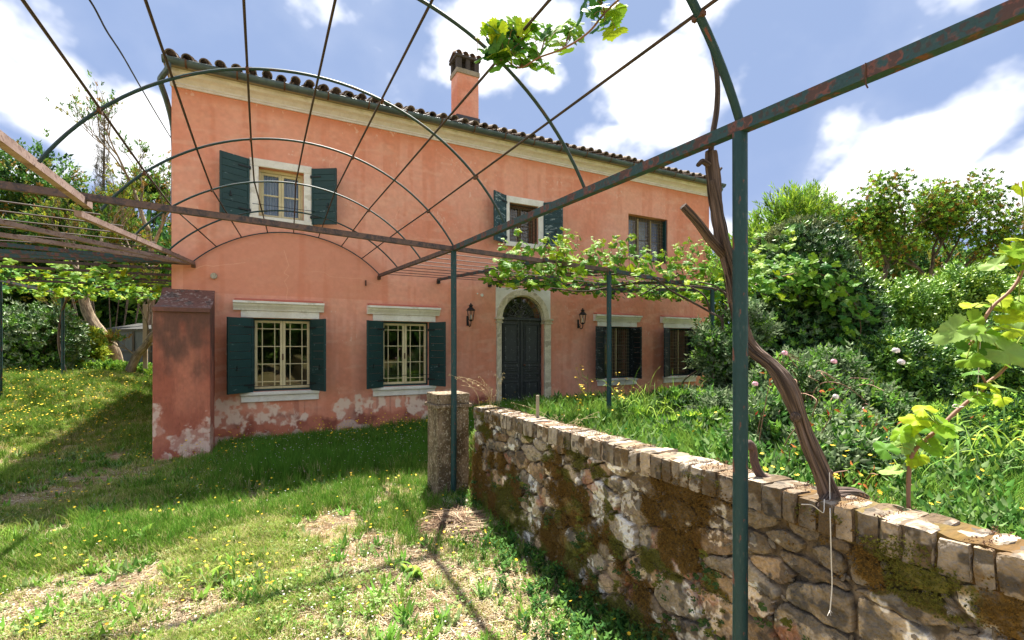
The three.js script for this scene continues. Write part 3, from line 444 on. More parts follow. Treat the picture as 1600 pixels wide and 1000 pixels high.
// pale ground-floor curtains do not show; upstairs they do
function curtain(win, x0, x1, y0, y1, z, mat = M.curtain) { const N = 40, pos = [], idx = []; for (let i = 0; i <= N; i++) for (const y of [y0, y1]) { const t = i / N; pos.push(lerp(x0, x1, t), y, z + 0.02 * Math.sin(t * 40 + x0 * 7) + 0.008 * Math.sin(t * 95)); } for (let i = 0; i < N; i++) idx.push(i * 2, i * 2 + 2, i * 2 + 1, i * 2 + 1, i * 2 + 2, i * 2 + 3); part('curtain', triangles(pos, idx), mat, win); }
{ // upper left
  const w = grp('window', house), t = (a, b, c, d) => rbox(a, b, 0.003, c, d, 0.045, 0.008);
  part('surround', [t(-0.146, 4.14, 0, 5.05), t(0.76, 4.14, 0.9, 5.05), t(-0.146, 5.05, 0.9, 5.19), rbox(-0.16, 4.06, -0.1, 0.915, 4.138, 0.07, 0.01)], M.lime, w);
  part('window_frame', [rbox(0, 4.14, -0.2, 0.04, 5.05, -0.1, 0.005), rbox(0.72, 4.14, -0.2, 0.76, 5.05, -0.1, 0.005), rbox(0.04, 5.0, -0.2, 0.72, 5.05, -0.1, 0.005), rbox(0.04, 4.14, -0.2, 0.72, 4.175, -0.1, 0.005)], M.cream, w);
  for (const [a, b] of [[0.04, 0.379], [0.381, 0.72]]) casement(w, a, b, 4.177, 4.998, -0.17, [1], [1, 1], M.cream, 0.03);
  curtain(w, 0.02, 0.37, 4.16, 5.04, -0.235, M.skyTintCurtain); curtain(w, 0.39, 0.74, 4.16, 5.04, -0.235, M.skyTintCurtain);  // the cloth colour carries the sky reflection
}
M.dimCurtain = std({ color: C(0.16, 0.2, 0.34), roughness: 1 });
const gridBars = (x0, x1, y0, y1, z, nx, ny, r = 0.005) => { const l = []; for (let k = 1; k < nx; k++) l.push(tube([V(lerp(x0, x1, k / nx), y0, z), V(lerp(x0, x1, k / nx), y1, z)], r, r, 5)); for (let k = 1; k < ny; k++) l.push(tube([V(x0, lerp(y0, y1, k / ny), z + 0.008), V(x1, lerp(y0, y1, k / ny), z + 0.008)], r, r, 5)); return l; };
{ // upper middle
  const w = grp('window', house), t = (a, b, c, d) => rbox(a, b, 0.003, c, d, 0.045, 0.008);
  part('surround', [t(5.05, 4.2, 5.16, 5.11), t(5.94, 4.2, 6.09, 5.11), t(5.05, 5.11, 6.09, 5.26), rbox(5.04, 4.09, -0.1, 6.1, 4.198, 0.07, 0.01)], M.lime, w);
  for (const [a, b] of [[5.18, 5.549], [5.551, 5.92]]) casement(w, a, b, 4.22, 5.09, -0.24, [1], [1, 1], M.brownWood);
  part('window_grille', gridBars(5.16, 5.94, 4.2, 5.11, -0.06, 11, 11, 0.005), std({ color: C(0.16, 0.11, 0.06), roughness: 0.8 }), w);
  part('window_frame', [rbox(5.16, 4.2, -0.1, 5.19, 5.11, -0.03, 0.004), rbox(5.91, 4.2, -0.1, 5.94, 5.11, -0.03, 0.004), rbox(5.19, 5.08, -0.1, 5.91, 5.11, -0.03, 0.004)], M.brownWood, w);
}
{ // upper right: three lights behind a wire grille, set deep
  const w = grp('window', house), z = -0.25, x0 = 8.76, x1 = 10.18, k = (x1 - x0) / 3;
  part('window_frame', [rbox(x0, 5.27, z, x1, 5.32, z + 0.08, 0.005), rbox(x0, 4.08, z, x1, 4.13, z + 0.08, 0.005), rbox(x0, 4.13, z, x0 + 0.04, 5.27, z + 0.08, 0.005), rbox(x1 - 0.04, 4.13, z, x1, 5.27, z + 0.08, 0.005)], M.brownWood, w);
  for (const q of [1, 2]) part('mullion', rbox(x0 + q * k - 0.02, 4.13, z + 0.062, x0 + q * k + 0.014, 5.27, z + 0.1, 0.005), M.creamDull, w);
  for (let i = 0; i < 3; i++) casement(w, x0 + 0.04 + i * (k - 0.027) + 0.002, x0 + 0.04 + (i + 1) * (k - 0.027) - 0.002, 4.132, 5.268, z + 0.02, [1], [1, 1], M.brownWood);
  part('wire_grille', gridBars(x0 + 0.02, x1 - 0.02, 4.1, 5.3, z + 0.115, 24, 13, 0.005), std({ color: C(0.22, 0.17, 0.1), roughness: 0.8 }), w);
  for (let i = 0; i < 3; i++) curtain(w, x0 + 0.05 + i * k, x0 + 0.42 + i * k, 4.1, 5.3, z - 0.08, i % 2 ? M.skyTintCurtain : M.dimCurtain);
  part('inner_shutter', rbox(x1 - 0.045, 4.1, z + 0.1, x1 - 0.005, 5.3, -0.03, 0.006), M.shutter, w);
}
// shutters: two stiles behind horizontal boards, hung on pins
function shutter(hx, y0, y1, w, dir, deg, mat, boards, label) {
  const s = grp('shutter', house, [hx, 0, 0.03]); s.rotation.y = (dir < 0 ? 1 : -1) * deg * Math.PI / 180;
  if (label) s.userData.label = label;
  const X = (a, b) => dir > 0 ? [a, b] : [-b, -a];
  const [a0, a1] = X(0.012, w);
  for (let i = 0; i < boards; i++) { const yb = lerp(y0, y1, i / boards) + 0.0015, yt = lerp(y0, y1, (i + 1) / boards) - 0.0015; const b = part('board', rbox(a0 + 0.035, yb, 0.004 + (i % 2) * 0.003, a1 - 0.035, yt, 0.03 + (i % 3) * 0.0025, 0.004), mat, s); const uv = b.geometry.attributes.uv; for (let q = 0; q < uv.count; q++) uv.setXY(q, uv.getX(q) + i * 0.37, uv.getY(q)); }
  const [s0, s1] = X(0.012, 0.046), [t0, t1] = X(w - 0.034, w);
  part('stile', rbox(s0, y0, -0.002, s1, y1, 0.038, 0.004), mat, s); part('stile', rbox(t0, y0, -0.002, t1, y1, 0.038, 0.004), mat, s);
  for (const y of [y0 + 0.14, y1 - 0.16]) { const [h0, h1] = X(-0.012, 0.2); part('hinge', [rbox(h0, y - 0.014, 0.039, h1, y + 0.014, 0.045, 0.002), tube([V(0, y - 0.03, 0.03), V(0, y + 0.03, 0.03)], 0.012, 0.012, 8)], M.iron, s); }
  const [l0, l1] = X(w * 0.62, w * 0.72); part('latch', [rbox(l0, lerp(y0, y1, 0.3), 0.039, l1, lerp(y0, y1, 0.3) + 0.02, 0.055, 0.004), rbox((l0 + l1) / 2 - 0.008, lerp(y0, y1, 0.3) + 0.02, 0.039, (l0 + l1) / 2 + 0.008, lerp(y0, y1, 0.3) + 0.09, 0.05, 0.004)], M.iron, s);
}
seed(61);
const shw = 0.495;
shutter(LOW[0][0], 0.925, 2.27, shw, -1, 37, M.shutter, 9); shutter(LOW[0][1], 0.925, 2.27, shw, 1, 66, M.shutter, 9);
shutter(LOW[1][0], 0.925, 2.27, shw, -1, 40, M.shutter, 9); shutter(LOW[1][1], 0.925, 2.27, shw, 1, 66, M.shutter, 9);
shutter(LOW[2][0], 0.925, 2.27, 0.49, -1, 28, M.shutterBlack, 10, 'nearly black shutter with pale wear between its boards'); shutter(LOW[2][1], 0.925, 2.27, 0.47, 1, 104, M.shutterBlack, 10, 'nearly black shutter standing out from the wall');
shutter(LOW[3][0], 0.925, 2.27, 0.47, -1, 28, M.shutterBlack, 10, 'nearly black shutter with pale wear between its boards'); shutter(LOW[3][1], 0.925, 2.27, 0.45, 1, 104, M.shutterBlack, 10, 'nearly black shutter standing out from the wall');
shutter(-0.15, 4.08, 5.15, 0.5, -1, 25, M.shutter, 9); shutter(0.9, 4.08, 5.15, 0.5, 1, 32, M.shutter, 9);
shutter(5.06, 4.14, 5.25, 0.47, -1, 28, M.shutterWorn, 8, 'faded blue-green shutter with flaking paint'); shutter(6.09, 4.14, 5.22, 0.5, 1, 55, M.shutterWorn, 8, 'faded blue-green shutter with flaking paint');
// thin stay rods across the lower windows
for (const [i, y] of [[0, 1.03], [1, 1.16], [2, 1.14], [3, 1.14]]) { const [a, b] = LOW[i]; part('stay_rod', [tube([V(a - 0.06, y, 0.12), V(b + 0.1, y + 0.01, 0.14)], 0.006, 0.006, 6), tube([V(a - 0.06, y - 0.03, 0.12), V(a - 0.06, y + 0.01, 0.12)], 0.006, 0.006, 6)], M.iron, house); }
part('stay_rod', tube([V(-0.1, 4.34, 0.1), V(0.95, 4.33, 0.1)], 0.005, 0.005, 6), M.iron, house);
// small fittings on the wall
part('vent_cap', new THREE.CylinderGeometry(0.05, 0.055, 0.06, 16).rotateX(Math.PI / 2).translate(-0.7, 3.0, 0.03), M.stone, house);
part('iron_pin', rbox(1.895, 2.98, 0.0, 1.92, 3.09, 0.05, 0.004), M.rustIron, house);
part('wall_plug', [new THREE.CylinderGeometry(0.035, 0.035, 0.02, 14).rotateX(Math.PI / 2).translate(4.47, 2.92, 0.012), new THREE.CylinderGeometry(0.016, 0.016, 0.02, 10).rotateX(Math.PI / 2).translate(4.36, 2.95, 0.012)], M.lime, house);

// the door with its arched stone surround
{
  const s = new THREE.Shape(); s.moveTo(4.815, 2.405); s.lineTo(4.815, 3.12); s.lineTo(6.285, 3.12); s.lineTo(6.285, 2.405); s.lineTo(6.1, 2.405); s.absarc(5.53, 2.4, 0.57, 0, Math.PI, false); s.lineTo(4.815, 2.405); s.closePath();
  part('door_spandrel', metres(new THREE.ExtrudeGeometry(s, { depth: 0.025, bevelEnabled: false, curveSegments: 32 }).translate(0, 0, 0.003)), M.lime, house);
  const ringShape = (r0, r1) => { const q = new THREE.Shape(); q.absarc(0, 0, r1, 0, Math.PI, false); q.absarc(0, 0, r0, Math.PI, 0, true); q.closePath(); return q; };
  const surround = std({ map: stoneTile, color: C(1.25, 1.22, 1.15), bumpMap: grain, bumpScale: 0.006, roughness: 0.9 });
  part('door_arch', [metres(new THREE.ExtrudeGeometry(ringShape(0.565, 0.70), { depth: 0.05, bevelEnabled: true, bevelSize: 0.006, bevelThickness: 0.006, bevelSegments: 1, curveSegments: 32 }).translate(5.53, 2.4, 0.005)), metres(new THREE.ExtrudeGeometry(ringShape(0.54, 0.565), { depth: 0.14, bevelEnabled: false, curveSegments: 32 }).translate(5.53, 2.4, -0.13))], surround, house);
  for (const [a, b] of [[4.83, 4.95], [6.11, 6.29]]) { part('door_jamb', rbox(a, 0.3, -0.12, b, 2.3, 0.055, 0.01, 2), surround, house); part('door_capital', [rbox(a - 0.03, 2.3, -0.12, b + 0.03, 2.335, 0.075, 0.008), rbox(a - 0.012, 2.335, -0.12, b + 0.012, 2.38, 0.065, 0.008), rbox(a - 0.045, 2.38, -0.12, b + 0.045, 2.43, 0.095, 0.01)], surround, house); }
  part('door_step', [rbox(4.6, 0.16, 0.0, 6.5, 0.33, 0.42, 0.02, 2)], M.stone, house);
  const d = grp('door', house), z = -0.11;
  for (const [a, b] of [[4.968, 5.528], [5.532, 6.092]]) {
    part('door_leaf', rbox(a, 0.34, z - 0.02, b, 2.4, z + 0.02, 0.004), M.door, d);
    for (const [y0, y1] of [[1.36, 2.3], [1.17, 1.3], [1.0, 1.12], [0.45, 0.93]]) {
      const m = 0.075, x0 = a + m, x1 = b - m, t = 0.026;
      part('door_moulding', [rbox(x0, y0, z + 0.02, x0 + t, y1, z + 0.046, 0.007), rbox(x1 - t, y0, z + 0.02, x1, y1, z + 0.046, 0.007), rbox(x0 + t, y0, z + 0.02, x1 - t, y0 + t, z + 0.046, 0.007), rbox(x0 + t, y1 - t, z + 0.02, x1 - t, y1, z + 0.046, 0.007)], M.door, d);
      part('door_panel', rbox(x0 + t + 0.02, y0 + t + 0.018, z + 0.02, x1 - t - 0.02, y1 - t - 0.018, z + 0.036, 0.007), M.door, d);
    }
  }
  part('door_moulding', rbox(5.505, 0.34, z + 0.021, 5.555, 2.38, z + 0.05, 0.01), M.door, d);
  part('door_transom', [rbox(4.968, 2.375, z - 0.01, 6.092, 2.43, z + 0.075, 0.008), rbox(4.968, 2.43, z - 0.01, 6.092, 2.45, z + 0.05, 0.006)], M.door, d);
  part('door_handle', [new THREE.SphereGeometry(0.026, 12, 8).translate(5.6, 1.32, z + 0.08), tube([V(5.6, 1.32, z + 0.02), V(5.6, 1.32, z + 0.08)], 0.01, 0.01, 8)], M.rustIron, d);
  const f = grp('fanlight', house);
  part('fanlight_glass', new THREE.CircleGeometry(0.545, 32, 0, Math.PI).translate(5.53, 2.43, z + 0.005), M.glass, f);
  const iron = []; const arcs = (cx, cy, r, a0, a1, w = 0.007) => { const p = []; for (let i = 0; i <= 16; i++) { const a = lerp(a0, a1, i / 16); p.push(V(cx + Math.cos(a) * r, cy + Math.sin(a) * r, z + 0.05)); } iron.push(tube(p, w, w, 5)); };
  const spiral = (cx, cy, r, a0, turns, sgn) => { const p = []; for (let i = 0; i <= 30; i++) { const t = i / 30, a = a0 + sgn * turns * 2 * Math.PI * t, q = r * (1 - 0.85 * t); p.push(V(cx + Math.cos(a) * q, cy + Math.sin(a) * q, z + 0.045)); } iron.push(tube(p, 0.006, 0.006, 5)); };
  arcs(5.53, 2.43, 0.52, 0.02, Math.PI - 0.02, 0.009); arcs(5.53, 2.43, 0.2, 0, Math.PI, 0.008); arcs(5.53, 2.43, 0.36, 0, Math.PI, 0.006);
  for (let i = 0; i < 7; i++) { const a = (i + 0.5) / 7 * Math.PI, c = Math.cos(a), q = Math.sin(a); iron.push(tube([V(5.53 + c * 0.06, 2.43 + q * 0.06, z + 0.05), V(5.53 + c * 0.52, 2.43 + q * 0.52, z + 0.05)], 0.006, 0.006, 5)); spiral(5.53 + c * 0.44, 2.43 + q * 0.44, 0.07, a, 1.4, 1); spiral(5.53 + Math.cos(a + 0.2) * 0.28, 2.43 + Math.sin(a + 0.2) * 0.28, 0.065, a + 2, 1.4, -1); if (i < 4) spiral(5.53 + Math.cos((i + 0.5) / 4 * Math.PI) * 0.12, 2.44 + Math.sin((i + 0.5) / 4 * Math.PI) * 0.11, 0.05, a, 1.2, 1); }
  part('iron_scrollwork', iron, std({ color: C(0.10, 0.10, 0.095), roughness: 0.6 }), f);
}
// two wall lanterns
function lantern(x, y, label) {
  const t = thing('wall_lantern', label, 'lantern', [x, y, 0], 'black lanterns either side of the door'), zc = 0.2;
  part('back_plate', rbox(-0.025, -0.2, 0.0, 0.025, 0.02, 0.014, 0.005), M.iron, t);
  part('bracket', [tube([V(0, -0.02, 0.012), V(0, -0.17, 0.06), V(0, -0.22, 0.14), V(0, -0.17, 0.2), V(0, -0.09, 0.2)], 0.011, 0.011, 8, 24), tube([V(0, -0.15, 0.012), V(0, -0.11, 0.06), V(0, -0.14, 0.1), V(0, -0.17, 0.08)], 0.007, 0.004, 6, 16)], M.iron, t);
  const rib = [], N = 6, rb = 0.055, rt = 0.088, y0 = -0.08, y1 = 0.13;
  for (let i = 0; i < N; i++) { const a = i / N * Math.PI * 2, b = (i + 1) / N * Math.PI * 2, c = Math.cos, s = Math.sin; rib.push(tube([V(c(a) * rb, y0, zc + s(a) * rb), V(c(a) * rt, y1, zc + s(a) * rt)], 0.005, 0.005, 5)); rib.push(tube([V(c(a) * rb, y0, zc + s(a) * rb), V(c(b) * rb, y0, zc + s(b) * rb)], 0.007, 0.007, 5)); rib.push(tube([V(c(a) * rt, y1, zc + s(a) * rt), V(c(b) * rt, y1, zc + s(b) * rt)], 0.007, 0.007, 5));
    part('pane', triangles([c(a) * rb, y0, zc + s(a) * rb, c(b) * rb, y0, zc + s(b) * rb, c(b) * rt, y1, zc + s(b) * rt, c(a) * rt, y1, zc + s(a) * rt], [0, 1, 2, 0, 2, 3]), M.glass, t); }
  part('lantern_frame', rib, M.iron, t);
  part('lantern_roof', [new THREE.CylinderGeometry(0.04, 0.115, 0.075, 6).rotateY(Math.PI / 6).translate(0, 0.165, zc), new THREE.CylinderGeometry(0.045, 0.035, 0.035, 6).translate(0, 0.22, zc), new THREE.CylinderGeometry(0.02, 0.055, 0.03, 8).translate(0, 0.25, zc), new THREE.SphereGeometry(0.018, 8, 6).translate(0, 0.275, zc)], M.iron, t);
  part('lantern_base', new THREE.CylinderGeometry(0.055, 0.02, 0.03, 6).translate(0, -0.095, zc), M.iron, t);
  part('candle_bulb', new THREE.CapsuleGeometry(0.018, 0.06, 4, 8).translate(0, -0.01, zc), std({ color: C(0.7, 0.68, 0.6), roughness: 0.4 }), t);
}
lantern(4.12, 2.42, 'black iron wall lantern left of the arched door'); lantern(7.12, 2.42, 'black iron wall lantern right of the arched door');

// ------------------------------------------------------------------ the iron pergola over the path
const N2Z = (n) => 10 - n;
const UR = 2.17, springR = (n) => n > 5.72 ? lerp(2.985, 3.2, (n - 5.72) / 4.28) : lerp(2.82, 2.985, n / 5.72);
const UL = (n) => n > 5.72 ? lerp(-1.42, -1.0, (n - 5.72) / 4.28) : -1.29;
const vaultTop = (n) => n > 5.72 ? lerp(3.98, 3.89, (n - 5.72) / 4.28) : lerp(4.0, 3.98, n / 5.72);
function archPts(n, N = 48) {
  const a = UL(n), b = UR, ya = springR(n) + 0.03, w = (b - a) / 2, h = vaultTop(n) - ya, R = (w * w + h * h) / (2 * h), cx = (a + b) / 2, cy = ya + h - R, th = Math.asin(w / R), p = [];
  for (let i = 0; i <= N; i++) { const t = lerp(-th, th, i / N); p.push(V(cx + Math.sin(t) * R, cy + Math.cos(t) * R, N2Z(n))); }
  return p;
}
const archAt = (n, f) => { const p = archPts(n, 96); return p[Math.round(f * 96)]; };
const POST = 0.036;
function post(parent, x, z, yTop, label) {
  const y0 = groundY(x, z) - 0.1, p = part('post', tube([V(x, y0, z), V(x + 0.004, (y0 + yTop) / 2, z), V(x, yTop, z)], POST, POST, 20, 8), M.teal, parent, label);
  return p;
}
{
  const g = thing('arched_pergola', 'rusty iron pergola with a barrel vault of thin arches on green posts', 'pergola');
  const NA = [0.25, 1.64, 2.96, 4.29, 5.72, 7.12, 8.5, 9.96];
  post(g, UR, N2Z(1.64), springR(1.64) - 0.03, 'thick green round post nearest to the viewer'); post(g, UR, N2Z(5.72), springR(5.72) + 0.03); post(g, -1.3, N2Z(1.64), springR(1.64) - 0.03); 
  // side rails
  const railR = (n) => V(UR, springR(n), N2Z(n));
  part('rail', bar(railR(-0.6), railR(5.72), 0.055, 0.06), M.beam, g); part('rail', bar(railR(5.72), railR(9.97), 0.05, 0.055), M.rustBeam, g);
  part('rail', bar(V(-1.27, springR(-0.6), N2Z(-0.6)), V(-1.35, springR(5.6) + 0.035, N2Z(5.6)), 0.055, 0.06), M.sunlitRust, g);
  part('rail', bar(V(-1.44, springR(5.66) - 0.035, N2Z(5.66)), V(-1.0, springR(9.97), N2Z(9.97)), 0.055, 0.055), M.sunlitRust, g);
  part('cross_bar', bar(V(-2.6, 3.07, N2Z(5.3)), V(UR - 0.03, springR(5.72) - 0.005, N2Z(5.72)), 0.05, 0.06), M.rustBeam, g);
  part('wall_bracket', rbox(UR - 0.03, 3.12, 0.0, UR + 0.03, 3.19, 0.07, 0.006), M.rustIron, g); part('wall_bracket', rbox(-1.03, 3.12, 0.0, -0.97, 3.18, 0.09, 0.006), M.rustIron, g);
  NA.forEach((n, i) => part('arch', tube(archPts(n), i === 1 ? 0.021 : i === 7 ? 0.010 : 0.0125, undefined, 8), i === 1 ? M.teal : M.archRod, g));
  for (let k = 1; k < 8; k++) { const pts = [-0.6, ...NA].map((n) => archAt(n, k / 8).add(V(0, 0.012, 0))); part('rod', tube(pts, 0.0095, 0.0095, 7), M.rod, g); for (const n of NA.slice(1, 7)) if ((k + Math.round(n)) % 2) part('clip', bar(archAt(n, k / 8).add(V(0, -0.01, -0.035)), archAt(n, k / 8).add(V(0, -0.01, 0.035)), 0.022, 0.02), M.rustIron, g); }
  part('wire_tie', tube([V(UR - 0.03, springR(1.05) + 0.03, N2Z(1.05)), V(UR - 0.03, springR(1.05) - 0.04, N2Z(1.05)), V(UR - 0.028, springR(1.05) - 0.055, N2Z(1.05)), V(UR - 0.035, springR(1.05) - 0.075, N2Z(1.04))], 0.003, 0.003, 5), M.rustIron, g);
}
// flat pergola on the right, in front of the door and the right windows
const FR = (x) => x < 4.65 ? lerp(2.985, 2.9, (x - UR) / (4.65 - UR)) : lerp(2.9, 2.74, (x - 4.65) / 2.25);
{
  const g = thing('flat_pergola', 'flat iron pergola carrying leafy grapevine in front of the right half of the house', 'pergola');
  part('front_rail', [bar(V(UR + 0.03, FR(UR), N2Z(5.72)), V(4.65, FR(4.65), N2Z(5.74)), 0.045, 0.055)], M.rustBeam, g); part('front_rail', bar(V(4.65, FR(4.65), N2Z(5.74)), V(7.4, FR(7.4), N2Z(5.75)), 0.045, 0.055), M.beam, g);
  post(g, 4.65, N2Z(5.74), 2.88); post(g, 6.86, N2Z(5.72), 2.72); post(g, 9.1, N2Z(5.9), 2.7);
  const beams = [[3.43, 3.5], [4.65, 4.75], [5.9, 6.1], [7.1, 7.2], [8.2, 8.2], [9.23, 9.2], [10.4, 10.3]];
  for (const [xw, xf] of beams) { part('beam', bar(V(xw, 3.2, 0), V(xf, FR(Math.min(xf, 7.4)) + (xf > 7.4 ? 0.02 : 0.01), N2Z(5.65)), 0.042, 0.05), M.beam, g); part('wall_bracket', rbox(xw - 0.03, 3.11, 0, xw + 0.03, 3.18, 0.09, 0.006), M.iron, g); }
  for (let k = 0; k < 8; k++) { const n = 6.2 + k * 0.48, f = (n - 5.72) / 4.28; part('rod', tube([V(UR + 0.02, springR(n) + 0.0, N2Z(n)), V(4.65, lerp(FR(4.65), 3.2, f) + 0.02, N2Z(n)), V(6.9, lerp(2.76, 3.2, f) + 0.02, N2Z(n)), V(10.6, lerp(2.74, 3.2, f) + 0.03, N2Z(n))], 0.006, 0.006, 6, 16), M.rod, g); }
}
// flat pergola on the left of the house with bars fanning out of the corner
const LP = { x: -4.75, rows: [10.55, 11.5, 12.5, 13.8, 15.1, 16.4] };
{
  const g = thing('flat_pergola', 'low iron pergola of long bars beside the left gable with vine leaves between', 'pergola');
  const yAt = (n) => lerp(3.1, 3.12, (n - 10) / 6);
  post(g, LP.x, N2Z(13.8), 3.1); post(g, LP.x + 0.28, N2Z(16.4), 3.08); post(g, LP.x - 0.2, N2Z(9.4), 3.1); post(g, LP.x - 0.3, N2Z(5.2), 3.05);
  part('edge_rail', bar(V(LP.x - 0.3, 3.08, N2Z(5.1)), V(LP.x + 0.3, 3.1, N2Z(16.6)), 0.05, 0.055), M.beam, g);
  for (const n of LP.rows) part('bar', bar(V(LP.x - 0.5, yAt(n) + 0.04, N2Z(n)), V(-1.33, yAt(n) + 0.05, N2Z(n)), 0.05, 0.045), M.rod, g);
  for (let k = 0; k < 2; k++) part('bar', bar(V(LP.x - 0.4, 3.13, N2Z(13 + k * 2.4)), V(-1.34, 3.16, N2Z(13 + k * 2.4)), 0.03, 0.03), M.rod, g);
  // the fan
  const hub = V(-1.06, 3.19, 0.06), fan = [[-4.4, 4.0, 3.05, M.sunlitRust], [-4.8, 6.2, 3.06, M.sunlitRust], [-4.95, 8.1, 3.08, M.beam], [-5.0, 9.15, 3.06, M.beam], [-5.0, 9.75, 3.04, M.beam]];
  for (const [x, n, y, m] of fan) part('fan_bar', bar(V(x, y, N2Z(n)), hub, 0.055, 0.055), m, g);
  for (let k = 0; k < 6; k++) { const n = 6.1 + k * 0.62, x1 = lerp(-1.44, -1.06, (n - 5.7) / 4.28) + 0.02; part('rod', tube([V(-5.0, 3.1, N2Z(n)), V((x1 - 5) / 2, lerp(3.06, 3.2, (n - 5.7) / 4.3) + 0.05, N2Z(n)), V(x1, lerp(2.985, 3.2, (n - 5.72) / 4.28) + 0.05, N2Z(n))], 0.009, 0.009, 6, 8), M.rod, g); }
}
// overhead cable to the far side of the gable
tag(part('overhead_cable', tube([P(96, -60, 6.5), P(140, 0, 7.2), P(166, 47, 8.2), P(190, 84, 9.4), P(222, 140, 11.6), P(265, 212, 16), P(284, 240, 20)], 0.016, 0.016, 6, 40, 0.3), M.iron, scene), 'black twisted overhead cable slanting down past the left gable', 'cable');

// ------------------------------------------------------------------ the stone garden wall
const WX = 2.43, WZ0 = 4.36, WZ1 = 11.4, WTOP = 0.86;
// where moss has grown on the face: places along z and y
const mossAt = (z, y) => 0.6 * fbm(z * 1.7 + 3, y * 2.6, 401, 4) + 0.4 * fbm(z * 7, y * 8, 402, 3) + 0.10 * sstep(6.2, 5.0, z) + 0.05 * Math.sin(z * 2.1);
const wallMap = tex(2048, 512, (u, v) => {
  const z = u * 7.2 + 4.3, y = v * 1.8 - 0.65;
  const b = fbm(z * 3, y * 4, 411, 5), f = fbm(z * 28, y * 28, 412, 4), l = fbm(z * 6.5, y * 7.5, 413, 4), sp = fbm(z * 45, y * 45, 414, 2);
  let c = mix3([0.19, 0.145, 0.095], [0.37, 0.30, 0.215], sstep(0.3, 0.7, b));
  const ff = fbm(z * 85, y * 85, 418, 2); c = c.map((q) => q * (0.4 + 0.8 * f + 0.45 * ff));
  c = mix3(c, [0.74, 0.70, 0.63], 0.9 * sstep(0.54, 0.59, l + 0.12 * (f - 0.5)) * sstep(0.32, 0.46, f)); // pale lichen
  c = mix3(c, [0.055, 0.05, 0.045], 0.75 * sstep(0.58, 0.68, fbm(z * 9 + 4, y * 10, 415, 4)) ); // black crust
  c = mix3(c, [0.34, 0.11, 0.055], 0.5 * sstep(0.66, 0.74, fbm(z * 4 + 2, y * 4, 416, 4)));
  const m = mossAt(z, y); c = mix3(c, mix3(mix3([0.05, 0.03, 0.006], [0.20, 0.11, 0.014], sp), [0.12, 0.12, 0.018], sstep(0.45, 0.65, b)), 0.94 * sstep(0.485, 0.53, m + 0.09 * (f - 0.5)));
  return c;
}, { rep: [1 / 7.2, 1 / 1.8], off: [-4.3 / 7.2, 0.65 / 1.8], wrap: false });
const wallMats = [[1, 1, 1], [1.3, 1.27, 1.22], [0.74, 0.7, 0.66], [1.15, 0.98, 0.82], [0.95, 0.97, 1.0]].map((k) => std({ map: wallMap, color: C(...k), bumpMap: rep(grain, 1.4, 1.4), bumpScale: 0.06, roughness: 1 }));
